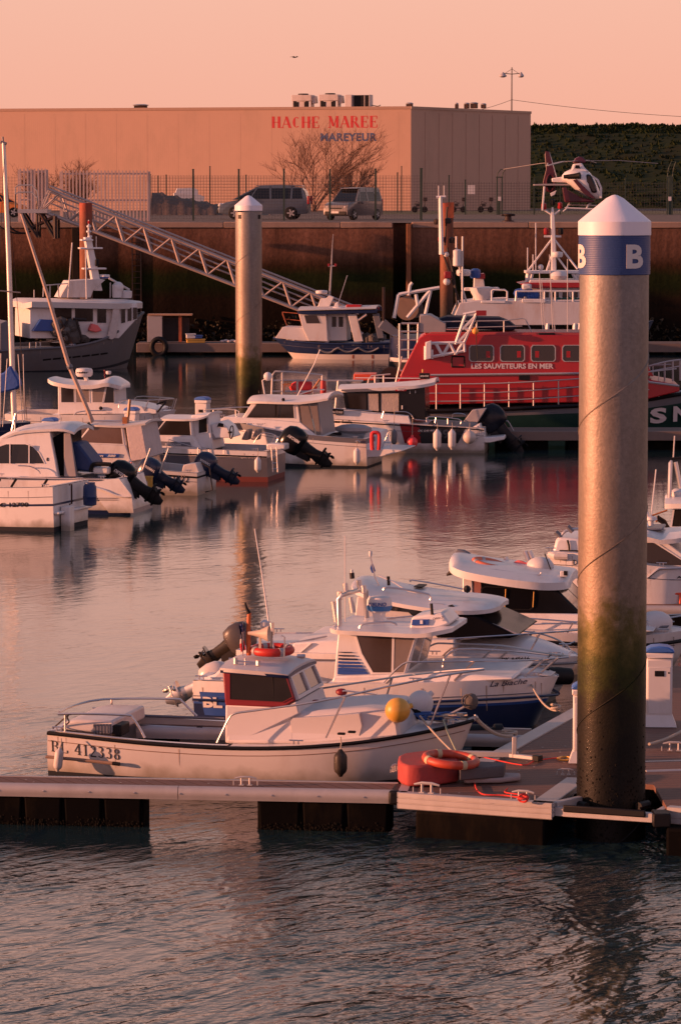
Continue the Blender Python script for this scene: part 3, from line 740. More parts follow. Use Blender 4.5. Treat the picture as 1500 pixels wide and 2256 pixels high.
# roof plant
def ac_unit(px0, px1, ytop, kind, lab):
    a = BF.Q(px0, 240, 3.0); b_ = BF.Q(px1, ytop, 3.0); wd_ = b_.x - a.x; h_ = b_.z - Hl
    t = empty('roof_cooling_unit', BF.world(((a.x + b_.x) / 2, 3.9, Hl)), BF.a, lab, 'cooling unit', 'cooling units on the warehouse roof')
    case = M('cooling_unit_case', (.55, .48, .44), .5, var=.12, dirt=(.3, .24, .2), damt=.5)
    if kind == 0:
        MB().box((0, 0, h_ * .74), (wd_ * .8, 1.5, h_ * .42)).box((0, 0, h_ * .32), (wd_ * .34, 1.3, h_ * .42)).build('housing', case, t, bev=.03)
        l_ = MB()
        for sx in (-.36, .36): l_.box((sx * wd_, 0, h_ * .27), (.09, 1.3, h_ * .54))
        l_.build('leg', case, t)
        MB().box((-wd_ * .22, -.66, h_ * .3), (wd_ * .2, .04, h_ * .34)).box((wd_ * .2, -.66, h_ * .3), (wd_ * .18, .04, h_ * .34)).build('grille', BLACK, t)
        MB().box((wd_ * .46, 0, h_ * .62), (wd_ * .16, .9, h_ * .5), ry=-.12).build('duct_cowl', case, t, bev=.03)
        MB().lathe([(.5, 0), (.5, .12), (.42, .14), (.1, .10)], (0, 0, h_ * .95), 16).build('fan', DARKS, t)
    else:
        MB().box((-wd_ * .36, 0, h_ * .5), (wd_ * .26, 1.4, h_)).box((wd_ * .47, 0, h_ * .5), (.06, 1.4, h_)).box((0, .3, h_ * .5), (wd_ * .9, .9, h_ * .98)).build('housing', case, t, bev=.02)
        g_ = MB().box((wd_ * .13, -.2, h_ * .5), (wd_ * .60, .3, h_ * .94)); g_.build('grille', BLACK, t)
        MB().box((wd_ * .25, -.37, h_ * .5), (.06, .03, h_ * .94)).build('frame_bar', case, t)
        MB().tube([(wd_ * .5, 0, .3), (wd_ * .75, 0, .2), (wd_ * .85, 0, .32)], .04).build('pipe', DARKS, t)
    return t
ac_unit(636, 690, 206, 0, 'leftmost raised white cooling unit on the warehouse roof')
ac_unit(696, 749, 205, 0, 'raised white cooling unit between its twin and the black fronted one')
ac_unit(758, 814, 207, 1, 'black fronted boxy cooling unit, rightmost on the warehouse roof')
for px, wpx, hh, nm in ((310, 34, 5, 'skylight'), (902, 16, 5, 'roof_vent'), (1006, 7, 6, 'roof_vent'), (1028, 12, 6, 'roof_vent'), (1044, 18, 7, 'roof_vent'), (1065, 12, 4, 'roof_vent')):
    p = BF.Q(px, 240, 3.0 if px < 905 else 6.0); s_ = .043
    y_ = 3.0 if px < 905 else 6.0
    t = empty(nm, BF.world((p.x, y_, Hl)), BF.a, {310: 'flat dark skylight on the left part of the warehouse roof', 902: 'flat vent box above the front corner of the warehouse roof', 1006: 'small upright vent, leftmost of the four on the right end of the roof', 1028: 'round vent, second of the four small vents on the right end of the roof', 1044: 'widest of the small dark vents on the right end of the roof', 1065: 'low flat vent, rightmost on the warehouse roof'}[px], 'skylight' if nm == 'skylight' else 'roof vent', None if nm == 'skylight' else 'small vents on the warehouse roof')
    hz = hh * s_ + .25
    MB().box((0, 0, hz * .4), (wpx * s_ * .8, .6, hz * .8)).build('base', DARKS, t, bev=.02)
    MB().lathe([(wpx * s_ * .5, 0), (wpx * s_ * .55, .06), (wpx * s_ * .3, .14)], (0, 0, hz * .8), 12).build('hood', GALV, t)

# ---------------------------------------------------------------- street lamp behind the building, and its cable
def double_lamp():
    Y = 385; b_ = W(1127, 250, Y); s_ = Y / FPX
    t = empty('street_lamp', (b_.x, Y, ZQ), 0, 'tall double headed street lamp standing against the sky behind the warehouse', 'street lamp')
    ztop = W(1127, 147, Y).z - ZQ; za = W(1127, 160, Y).z - ZQ
    MB().tube([(0, 0, 0), (0, 0, ztop)], [.10, .05], 8).build('pole', DARKS, t)
    MB().tube([(-19 * s_, 0, za), (0, 0, za - .1), (22 * s_, 0, za)], .045, 6).tube([(-14 * s_, 0, za), (0, 0, za + .45)], .02, 4).tube([(14 * s_, 0, za), (0, 0, za + .45)], .02, 4).build('arm', DARKS, t)
    for sx, k_ in ((-19.5, 1.0), (20, .8)):
        l_ = MB().lathe([(.08, .12), (.12, .02), (.38 * k_, -.22), (.40 * k_, -.34), (.2, -.44), (.02, -.46)], (sx * s_, 0, za), 12, sc=(1, 1)).build('lamp_head', GALV, t)
    c = MB().tube(sag((0, 0, ztop - 3.4), (26, 0, W(1127, 262, Y).z - ZQ), .4, 14), .022, 4).tube(sag((0, 0, ztop - 3.4), (-4, 0, ztop - 4.6), .1, 4), .022, 4)
    c.build('cable', DARKS, t)
double_lamp()
# a gull far off in the sky
Y = 300; p = W(649, 125, Y)
g = MB().tube([(-.16, 0, -.02), (.0, 0, 0), (.2, 0, .0)], [.02, .06, .015], 6)
g.add([(0, -.03, .02), (.1, 0, .02), (-.05, 0, .1), (-.42, .1, .02)], [(0, 1, 2, 3)]).add([(0, .03, .02), (.1, 0, .02), (.16, .1, .12), (.34, .3, .04)], [(0, 1, 2, 3)])
o = g.build('gull', DARKS, loc=p); tag(o, 'small dark gull gliding in the pink sky above the warehouse', 'bird')

# ---------------------------------------------------------------- leafless shrubs
bark = M('bare_twigs', (.14, .07, .045), .9, var=.3, scale=3)
def shrub(px, Y, hpx, wpx, seed, lab, dens=1.6, nm='bare_shrub'):
    s_ = Y / FPX; b_ = W(px, 460, Y); rn = random.Random(seed); hh = hpx * s_; ww = wpx * s_ / 2
    t = empty(nm, (b_.x, Y, ZQ), 0, lab, 'shrub', 'leafless shrubs in front of the warehouse')
    mb = MB(); tw = MB()
    def br(p, d, L, r, dep):
        pts = [p]; q = p
        for i in range(4):
            d = (d + Vector((rn.gauss(0, .13), rn.gauss(0, .13), rn.gauss(.02, .08)))).normalized(); q = q + d * (L / 4); pts.append(q)
        (mb if dep < 2 else tw).tube(pts, [r * (1 - .13 * i) for i in range(5)], 4 if dep < 2 else 3, cap=False)
        if dep < 4:
            for k in range(int(3 + rn.random() * 2 * dens)):
                i = rn.randint(1, 4); a = rn.uniform(0, 2 * PI); nd = (d * .9 + Vector((math.cos(a), math.sin(a) * .7, rn.uniform(-.1, .5))) * rn.uniform(.4, .8)).normalized()
                br(pts[i], nd, L * rn.uniform(.5, .75), r * .62, dep + 1)
    for k in range(9):
        a = rn.uniform(0, 2 * PI); sp_ = rn.uniform(.2, 1.0)
        br(Vector((rn.uniform(-.3, .3), rn.uniform(-.2, .2), 0)), Vector((math.cos(a) * sp_ * ww / hh * 1.6, math.sin(a) * .3, 1)).normalized(), hh * rn.uniform(.36, .5), .055, 0)
    mb.build('trunk', bark, t); tw.build('crown', bark, t, smooth=False)
shrub(692, 318, 225, 215, 5, 'large leafless shrub spreading in front of the warehouse lettering')
shrub(770, 322, 128, 150, 8, 'lower leafless shrub right of the tallest one, behind the parked van')
shrub(190, 325, 120, 130, 12, 'leafless shrub rising above the white palisade gate')
shrub(85, 330, 105, 90, 21, 'thin leafless shrub at the far left above the white gate posts')

# ---------------------------------------------------------------- fences on the quay
GRN = M('green_fence_steel', (.025, .045, .03), .6, var=.2)
GRW = M('grey_fence_wire', (.06, .055, .05), .6, var=.2)
def mesh_fence(pA, pB, Y0, Y1, h, posts, lab, dx=.20, dz=.20, r=.007, post_px=(), mat=GRW, bars=True, nm='wire_mesh_fence'):
    a = W(pA, 480, Y0); b_ = W(pB, 480, Y1); a.z = b_.z = ZQ; L = (b_ - a).length; d = (b_ - a) / L
    t = empty(nm, a, math.atan2(d.y, d.x), lab, 'fence', 'mesh fences on the quay')
    mb = MB(); x = 0
    def bar(x0, z0, x1, z1, rr): 
        if x0 == x1: mb.add([(x0 - rr, 0, z0), (x0 + rr, 0, z0), (x0, rr, z0), (x0 - rr, 0, z1), (x0 + rr, 0, z1), (x0, rr, z1)], [(0, 1, 4, 3), (1, 2, 5, 4), (2, 0, 3, 5)])
        else: mb.add([(x0, 0, z0 - rr), (x0, 0, z0 + rr), (x0, rr, z0), (x1, 0, z1 - rr), (x1, 0, z1 + rr), (x1, rr, z1)], [(0, 1, 4, 3), (1, 2, 5, 4), (2, 0, 3, 5)])
    while x < L: bar(x, .08, x, h, r); x += dx
    z = .1
    while z < h + .01: bar(0, z, L, z, r); z += dz
    mb.build('wire_mesh', mat, t, smooth=False)
    for ppx, ytop, rr in post_px:
        # x along fence for that pixel
        k = (ppx - 750) / FPX; u = (k * a.y - a.x) / (d.x - k * d.y)
        Yp = a.y + d.y * u; zt = W(ppx, ytop, Yp).z - ZQ
        MB().box((u, .03, zt / 2), (rr * 2, rr * 2, zt)).box((u, .03, zt + .02), (rr * 2.4, rr * 2.4, .05)).build('post', GRN, t, smooth=False)
    return t
mesh_fence(330, 928, 205, 205, 2.55, 6, 'tall mesh fence along the quay in front of the parked cars', dx=.16, dz=.16, r=.0055,
           post_px=[(332, 384, .05), (427, 373, .05), (527, 373, .05), (626, 373, .05), (727, 373, .05), (827, 372, .05), (927, 371, .07)])
mesh_fence(928, 1620, 268, 268, 2.4, 0, 'mesh fence between the road and the helicopter pad', dx=.2, dz=.2, r=.008,
           post_px=[(988, 386, .05), (1024, 396, .05), (1098, 440, .09), (1175, 392, .05), (1232, 392, .04), (1375, 392, .04), (1473, 388, .10)])
mesh_fence(-20, 905, 300, 300, 3.0, 0, 'far mesh fence running past the foot of the warehouse', dx=.25, dz=.25, r=.009,
           post_px=[(350, 387, .05), (368, 385, .05), (464, 366, .04), (543, 385, .05), (884, 366, .04), (875, 380, .05)])
# gate posts with bent tops and a white palisade
def gate_post(px, Y, ytop, ybend, lab, dr=1):
    b_ = W(px, 470, Y); t = empty('gate_post', (b_.x, Y, ZQ), 0, lab, 'gate post')
    zt = W(px, ytop, Y).z - ZQ; zb = W(px, ybend, Y).z - ZQ
    MB().box((-.18, 0, zb / 2), (.09, .09, zb)).box((.18, 0, zb / 2), (.09, .09, zb)).build('post', GRN, t)
    MB().tube([(-.18, 0, zb), (-.12, 0, zb + (zt - zb) * .5), (.1 * dr, 0, zt), (.42 * dr, 0, zt)], .035, 6).tube([(.18, 0, zb), (.25, 0, zb + (zt - zb) * .5), (.42 * dr, 0, zt)], .035, 6).build('bent_top', GRN, t)
    MB().box((0, -.07, zb * .42), (.22, .03, .3)).build('notice_plate', WHITEP, t)
    MB().box((0, -.05, zb - .05), (.5, .05, .08)).build('crossbar', GRN, t)
gate_post(1475, 266, 355, 388, 'tall grey gate post with bent top at the right edge, behind the marked pile')
gate_post(1100, 266, 372, 388, 'tall grey gate post left of the helicopter')
PAL = M('white_palisade_paint', (.55, .40, .34), .5, var=.1, dirt=(.35, .2, .14), damt=.5, dscale=3)
def palisade(px0, px1, ytop, ybot, Y, lab, step=8.2, panel=None):
    a = W(px0, ybot, Y); b_ = W(px1, ytop, Y); s_ = Y / FPX; h = b_.z - ZQ; L = b_.x - a.x
    t = empty('palisade_gate', (a.x, Y, ZQ), 0, lab, 'gate', 'white palisade gates at the head of the gangway')
    z0 = -.1 if False else .0
    fr = MB().box((L / 2, 0, h - .12), (L, .07, .1)).box((L / 2, 0, h * .42), (L, .07, .09)).box((L / 2, 0, .12), (L, .07, .09))
    for x in (0, L / 2, L): fr.box((x, 0, h / 2), (.10, .1, h))
    fr.build('gate_frame', PAL, t, smooth=False)
    n_ = int(L / (step * s_))
    for i in range(n_):
        x = (i + .5) * L / n_
        MB().box((x, -.05, h / 2 + .03), (.085, .03, h + .06)).build('bar', PAL, t, smooth=False)
    if panel:
        for x in panel: MB().box((x * L, .06, h / 2), (L * .22, .03, h * .98)).build('panel', PAL, t, smooth=False)
    return t
palisade(134, 329, 377, 479, 199, 'long white palisade gate of thin bars beside the gangway top', step=7.6)
palisade(42, 104, 373, 472, 196, 'short white palisade screen with solid panels at the gangway landing', step=7.0, panel=(.45, .8))

# quayside bits: bollard, small sign, rubbish by the wall of the building
def bollard(px, py, Y, lab):
    b_ = W(px, py, Y); t = empty('mooring_bollard', (b_.x, Y, ZQ), 0, lab, 'bollard')
    MB().lathe([(.34, 0), (.34, .05), (.20, .08), (.17, .28), (.26, .34), (.28, .42), (.1, .46), (.01, .46)], n=14).build('bollard_post', DARKS, t)
    MB().box((0, 0, .36), (.75, .22, .12)).build('bollard_horn', DARKS, t, bev=.04)
bollard(1119, 484, 196, 'dark mooring bollard standing on the quay edge left of the helicopter')
rn = random.Random(5)
def cart(px, lab, seed):
    rn = random.Random(seed); b_ = W(px, 462, 300); t = empty('boat_trailer', (b_.x, 300, ZQ), 0, lab, 'trailer', 'dark launching trolleys by the warehouse')
    t.scale = (.62, .62, .62)
    MB().box((0, 0, .6), (1.9, .5, .14)).tube([(-.9, 0, .6), (-.5, 0, 1.5), (.1, 0, 1.2)], .05).tube([(.6, 0, .6), (.7, 0, 1.6)], .05).build('frame', DARKS, t)
    MB().box((.7, 0, 1.75), (.55, .3, .5)).box((-.3, 0, 1.0), (.5, .4, .4)).build('winch', DARKS, t)
    for x in (-.7, .6): MB().lathe([(.10, -.1), (.38, -.1), (.42, 0), (.38, .1), (.10, .1)], (x, -.3, .42), 14, axis='y').build('wheel', BLACK, t)
cart(1010, 'dark launching trolley left of the white notice by the warehouse wall', 1); cart(1070, 'dark launching trolley right of the white notice by the warehouse wall', 2); cart(925, 'dark launching trolley under the warehouse corner behind the fence', 3)
p = W(1038, 417, 298); o = MB().box((0, 0, 0), (.6, .03, .75)).build('notice', WHITEP, loc=p); tag(o, 'small square white notice hung on the fence between two dark trolleys', 'notice')
# low mound and beached dinghy behind the fence
md = MB(); 
for j in range(9):
    for i in range(25):
        x = i / 24; v = j / 8; z = (1 - x) * 1.7 * math.sin(PI * v) ** .6
        md.v.append((x * 8.6, v * 5, max(0, z) + .12 * math.sin(i * 2.1 + j)))
for j in range(8):
    for i in range(24): a = j * 25 + i; md.f.append((a, a + 1, a + 26, a + 25)); md.m.append(0)
p = W(332, 470, 262); o = md.build('gravel_mound', M('dark_gravel', (.12, .085, .07), .95, var=.5, scale=3, bump=.8), loc=(p.x, 262, ZQ - .02)); tag(o, kind='structure')
Fd = Fr(420, 440, 4, Y=275); Fd.O.z = ZQ
t = Fd.root('beached_boat', 'white cabin boat laid up behind the dark gravel mound on the quay', 'boat')
Fd.prof(t, 'hull', [(383, 424), (383, 436), (400, 447), (448, 447), (451, 433), (440, 428)], 0, 1.9, GEL2, .02)
Fd.prof(t, 'cabin', [(386, 425), (390, 414), (428, 413), (436, 418), (436, 430)], .2, 1.7, GEL2, .1)
Fd.win(t, [(396, 424), (398, 417), (424, 417), (424, 426)], .22, k=.1)

# ---------------------------------------------------------------- gangway
GF = Fr(90, 490, 0, Y=183)
gw = GF.root('gangway', 'long pale lattice gangway sloping down from the quay to the far pontoon', 'gangway')
gm = M('gangway_paint', (.44, .34, .30), .5, metal=.2, var=.12, dirt=(.3, .2, .15), damt=.4)
bx0, by0, bx1, by1 = 90, 463, 800, 740
def bot(px): return (px, 487 + (px - 149) * .3845)
def top(px): return (px, 426 + (px - 131) * .395)
for y in (0, 1.45):
    ch = MB()
    ch.tube([GF.Q(*bot(88), 0) + Vector((0, y, 0)), GF.Q(*bot(800), 0) + Vector((0, y, 0))], .085, 6)
    ch.tube([GF.Q(*top(106), 0) + Vector((0, y, 0)), GF.Q(*top(790), 0) + Vector((0, y, 0))], .07, 6)
    ch.build('side_chord', gm, gw)
    for i in range(-1, 11):
        xb = 149 + 61.5 * i; xt = 131 + 61.5 * i
        a = GF.Q(*bot(xb), 0) + Vector((0, y, 0)); b_ = GF.Q(*top(xt if i >= 0 else 108), 0) + Vector((0, y, 0)); c = GF.Q(*top(xt + 61.5), 0) + Vector((0, y, 0))
        MB().tube([b_, a], .055, 5).tube([a, c], .05, 5).build('lattice_strut', gm, gw)
hr = MB()
for y in (.18, 1.27):
    for q in (0, 14, 26, 38):
        hr.tube([GF.Q(108, top(108)[1] - 8 + q, 0) + Vector((0, y, 0)), GF.Q(790, top(790)[1] - 8 + q, 0) + Vector((0, y, 0))], .028 if q else .04, 5)
hr.build('handrail', gm, gw)
dk = MB(); a = GF.Q(*bot(88), 0); b_ = GF.Q(*bot(800), 0)
dk.prism([a + Vector((0, .05, .0)), a + Vector((0, 1.4, 0)), a + Vector((0, 1.4, .06)), a + Vector((0, .05, .06))], [b_ + Vector((0, .05, 0)), b_ + Vector((0, 1.4, 0)), b_ + Vector((0, 1.4, .06)), b_ + Vector((0, .05, .06))])
dk.build('walkway', M('grey_grating', (.14, .13, .13), .7, var=.3, scale=5), gw, smooth=False)
# landing with rails and its bracket
lp = MB().box(tuple((GF.Q(66, 463, 0) + GF.Q(88, 466, 0)) / 2 + Vector((-.1, .9, 0))), (1.5, 2.4, .18))
lp.build('landing', GALV, gw)
for dz in (0, -26):
    r_ = [GF.Q(34, 462, -.2), GF.Q(34, 412 - dz * .6, -.2), GF.Q(40, 407 - dz * .6, -.2), GF.Q(70, 407 - dz * .6, -.2), GF.Q(82, 420 - dz * .6, -.2), GF.Q(84, 462, -.2)]
    MB().tube(r_, .035, 5).build('landing_rail', GALV, gw)
br = MB()
for q in (-.2, 1.6):
    V_ = lambda x, y: GF.Q(x, y, 0) + Vector((0, q, 0))
    br.tube([V_(48, 468), V_(82, 523)], .10, 5).tube([V_(88, 468), V_(120, 523)], .09, 5).tube([V_(122, 475), V_(60, 505)], .07, 5).tube([V_(82, 468), V_(82, 523)], .07, 5).tube([V_(122, 475), V_(122, 525)], .12, 5)
br.build('bracket', DARKS, gw)
MB().tube(sag(GF.Q(10, 485, -.2), GF.Q(78, 500, -.2), .45, 12), .05, 5).tube(sag(GF.Q(-10, 490, -.2), GF.Q(70, 508, -.2), .3, 12), .04, 5).build('power_cable', BLACK, gw)

# ---------------------------------------------------------------- piles
def ppile(X, Y, r, ztop, mat, nm='guide_pile', lab='', cap=None):
    t = empty(nm, (X, Y, 0), 0, lab, 'pile')
    MB().lathe([(r, -3), (r, ztop - .02), (r - .03, ztop), (.01, ztop)], n=40).build('pile_shaft', mat, t)
    return t
rustm = znode_mat('rusty_pile_steel', [(0, (.012, .010, .008)), (.25, (.02, .014, .008)), (.4, (.10, .035, .015)), (.6, (.26, .075, .028)), (.85, (.20, .06, .028)), (1, (.34, .05, .022))], .75, 1.6, .5, .5, 6, vstreak=(2.5, .5, 1.3, (1, 1, .2)), zr=(0, 7.3))
for px in (189, 984):
    p = W(px, 446, 173)
    t = ppile(p.x, 173, .31, p.z, rustm, lab='rusty brown guide pile rising beside the upper gangway' if px < 500 else 'rusty orange guide pile rising behind the red lifeboat')
    if px > 500: MB().box((.18, -.2, p.z - .35), (.3, .25, .75)).build('pile_head_plate', RUST, t)
galvm = znode_mat('galvanised_pile_steel', [(0, (.004, .0035, .003)), (.15, (.006, .005, .003)), (.22, (.014, .011, .004)), (.265, (.030, .034, .005)), (.30, (.055, .050, .012)), (.335, (.095, .080, .028)), (.36, (.15, .12, .075)), (.385, (.22, .17, .13)), (.7, (.235, .195, .165)), (1, (.255, .24, .23))],
                    .55, 3.2, .85, .10, 30, zr=(0, 7.5), metal=.62, mott=(18, .84, 1.16), vstreak=(3.5, .8, 1.15, (1, 1, .3)))
NB = M('navy_pile_band', (.018, .05, .17), .5, var=.15, scale=3, bump=.1); CAPM = M('white_pile_cap', (.78, .72, .76), .45, var=.04, scale=9, bump=.06)
def capped_pile(px, d, band, lab):
    X = (px - 750) / FPX * d * 1.004; r = .4; t = empty('marina_pile', (X, d, 0), 0, lab, 'pile', 'galvanised marina piles with white cone caps')
    MB().lathe([(r, -3), (r, 7.0)], n=64).build('pile_shaft', galvm, t)
    hx = MB()
    P_ = [(r * 1.001 * math.cos(a), r * 1.001 * math.sin(a), z) for a, z in [(2 * PI * i / 40 + (2.75 if band else .9), -.6 + 1.76 * i / 40) for i in range(int(40 * 7.5 / 1.76))] if z < 6.6]
    hx.tube(P_, .009, 4).build('weld_seam', galvm, t)
    wq = MB(); rw = random.Random(int(px))
    for i in range(900):
        a = rw.uniform(0, 2 * PI); z = abs(rw.gauss(0, .5)); s_ = rw.uniform(.004, .014)
        if z > 1.6: continue
        c = Vector((math.cos(a) * r, math.sin(a) * r, z)); nn_ = Vector((math.cos(a), math.sin(a), 0)); tt = Vector((-math.sin(a), math.cos(a), 0))
        wq.add([c - tt * s_, c + tt * s_, c + nn_ * s_ * .8 + Vector((0, 0, s_)), c + nn_ * s_ * .5 - Vector((0, 0, s_ * 1.6))], [(0, 1, 2), (0, 3, 1), (0, 2, 3), (1, 3, 2)])
    o_ = wq.build('weed_and_barnacles', M('pile_weed', (.005, .004, .002), .9, var=.6, scale=8), t, smooth=False); o_['kind'] = 'stuff'
    zr = 7.2
    MB().lathe([(r + .008, zr - .16), (r + .022, zr - .155), (r + .022, zr), (r + .012, zr + .012), (.10, 7.47), (.03, 7.505), (.001, 7.51)], n=64).build('cone_cap', CAPM, t)
    if band:
        zb0, zb1 = zr - .61, zr - .155
        c = MB(); rr = [(r + .012, zb0)]
        k = 22
        for i in range(k): z = zb0 + (zb1 - zb0) * (i + .5) / k; rr += [(r + .013, z - .008), (r + .0165, z), (r + .013, z + .008)]
        rr.append((r + .012, zb1)); c.lathe(rr, n=64).build('blue_band', NB, t, ang=180)
        for a0 in (31, -71, 121, 211):
            vs_, fs = text_mesh('B', .235, .275, .035, 0, .002)
            # finely subdivided in angle
            bm = bmesh.new(); vv = [bm.verts.new(v) for v in vs_]
            for f in fs:
                try: bm.faces.new([vv[i] for i in f])
                except ValueError: pass
            for q in range(1, 14):
                bmesh.ops.bisect_plane(bm, geom=bm.verts[:] + bm.edges[:] + bm.faces[:], plane_co=(.235 * q / 14, 0, 0), plane_no=(1, 0, 0))
            me = bpy.data.meshes.new('letter_marking'); 
            for v in bm.verts:
                a = (v.co.x - .1175) / (r + .02) + R(a0); rad = r + .0195 - v.co.y
                v.co = Vector((math.sin(a) * rad, -math.cos(a) * rad, zb0 + .075 + v.co.z))
            bm.to_mesh(me); bm.free(); me.materials.append(M('cream_letter', (.62, .57, .54), .5, var=.05)); o = bpy.data.objects.new('letter_marking', me); obj_link(o, t)
    else:
        for a in (-.72, .95): MB().box((math.sin(a) * (r + .006), -math.cos(a) * (r + .006), 6.86), (.09, .02, .12), rz=a).build('lifting_slot', BLACK, t)
    return t
capped_pile(1349.5, 42.1, True, 'nearest galvanised pile with a blue band lettered B and a white cone')
capped_pile(549, 110.3, False, 'distant galvanised pile without a band, rising between the moored boats')

# ---------------------------------------------------------------- pontoons
def plank_mat(name, rot, col=(.155, .070, .048), w_=.155):
    m = M(name, col, .75, var=.25, scale=4, dirt=(.17, .12, .10), damt=.4, dscale=1.2)
    t = m.node_tree; b = t.nodes['Principled BSDF']; n = t.nodes.new; l = t.links.new
    g = n('ShaderNodeNewGeometry'); mp = n('ShaderNodeMapping'); mp.inputs['Rotation'].default_value = (0, 0, R(rot)); l(g.outputs['Position'], mp.inputs[0])
    wv = n('ShaderNodeTexWave'); wv.wave_profile = 'SAW'; wv.inputs['Scale'].default_value = 2 * PI / (20 * w_) * 1.0; wv.inputs['Distortion'].default_value = 0; l(mp.outputs[0], wv.inputs[0])
    r_ = n('ShaderNodeValToRGB'); r_.color_ramp.elements[0].position = 0; r_.color_ramp.elements[0].color = (.03, .03, .03, 1); r_.color_ramp.elements[1].position = .17; r_.color_ramp.elements[1].color = (1, 1, 1, 1)
    l(wv.outputs[0], r_.inputs[0])
    src = b.inputs['Base Color'].links[0].from_socket
    mx = n('ShaderNodeMix'); mx.data_type = 'RGBA'; mx.blend_type = 'MULTIPLY'; mx.inputs[0].default_value = 1; l(src, mx.inputs[6]); l(r_.outputs[0], mx.inputs[7]); l(mx.outputs[2], b.inputs['Base Color'])
    bp = n('ShaderNodeBump'); bp.inputs['Strength'].default_value = .6; bp.inputs['Distance'].default_value = .01; l(r_.outputs[0], bp.inputs['Height']); l(bp.outputs[0], b.inputs['Normal'])
    return m
PLK = plank_mat('composite_planks', -28); PLK2 = plank_mat('composite_planks_far', 5); PLKM = plank_mat('composite_planks_main', 78)
FLOATM = M('black_float_plastic', (.0035, .003, .003), .8, var=.4, scale=2, dirt=(.014, .010, .006), damt=.6, dscale=3, bump=.2)
FLOATM.node_tree.nodes['Principled BSDF'].inputs['Specular IOR Level'].default_value = .04
def finger(a, b_, wd_, z, lab, floats, nm='finger_pontoon', plk=None, fh=.15, joints=(.48,), tip=False, grp='finger pontoons between the berths', ribs=True):
    a = Vector(a); b_ = Vector(b_); L = (b_ - a).length; rz = math.atan2(b_.y - a.y, b_.x - a.x)
    t = empty(nm, (a.x, a.y, 0), rz, lab, 'pontoon', grp)
    MB().box((L / 2, wd_ / 2, z - .03), (L, wd_ - .16, .05)).build('deck_planks', plk or PLK, t, smooth=False)
    e = MB()
    for yy, sg in ((0, 1), (wd_, -1)):
        x0 = 0
        for j in list(joints) + [1]:
            x1 = L * j - .004
            pr = [(0.01, -fh), (0, -fh * .75), (-.012, -fh * .5), (0, -.03), (.02, 0.004), (.085, .004), (.085, -.02), (.05, -fh)]
            e.prism([(x0, yy + sg * p[0], z + p[1]) for p in pr], [(x1, yy + sg * p[0], z + p[1]) for p in pr]); x0 = L * j + .004
    e.build('edge_beam', ALU, t, ang=60)
    for f0, f1 in floats:
        x0, x1 = f0 * L, f1 * L; f = MB(); n_ = max(1, int((x1 - x0) / .42)) if ribs else 1
        for i in range(n_):
            u0 = x0 + (x1 - x0) * i / n_; u1 = x0 + (x1 - x0) * (i + 1) / n_; m_ = .018
            f.prism([(u0 + m_, .05, z - fh - .0), (u1 - m_, .05, z - fh), (u1 - m_ - .03, .08, -.3), (u0 + m_ + .03, .08, -.3)],
                    [(u0 + m_, wd_ - .05, z - fh), (u1 - m_, wd_ - .05, z - fh), (u1 - m_ - .03, wd_ - .08, -.3), (u0 + m_ + .03, wd_ - .08, -.3)])
        f.box(((x0 + x1) / 2, wd_ / 2, (z - fh) / 2 - .15), (x1 - x0, wd_ - .2, z - fh + .3))
        f.build('float', FLOATM, t, bev=.02)
    return t
def cleat(p, rz, lab, s_=1.0, parent=None, grp='mooring cleats on the near pontoons'):
    o = MB().tube([(-.12 * s_, 0, .075 * s_), (-.05 * s_, 0, .09 * s_), (.05 * s_, 0, .09 * s_), (.12 * s_, 0, .075 * s_)], [.009 * s_, .014 * s_, .014 * s_, .009 * s_], 6)
    for x in (-.045, .045): o.tube([(x * s_, 0, 0), (x * s_, 0, .085 * s_)], .012 * s_, 6).box((x * s_, 0, .006), (.05 * s_, .05 * s_, .012))
    for x in (-.13, .13): o.tube([(x * s_, 0, 0.0), (x * s_, 0, .05 * s_)], .008, 5)
    ob = o.build('cleat', ALU, parent, loc=p, rz=rz); 
    if parent is None: tag(ob, lab, 'cleat', grp)
    return ob
ZD = .5
a = G(-40, 1727, ZD); b_ = G(866, 1744, ZD)
f1 = finger(a, b_, .66, ZD, 'nearest finger pontoon, running across in front of the white and red boat', [(.0, .392), (.67, .99)])
L1 = (b_ - a).length
MB().box((L1 + .04, .30, ZD - .08), (.16, .5, .17)).box((L1 + .02, -.02, ZD - .07), (.14, .1, .17)).build('rubber_hinge', BLACK, f1, bev=.03)
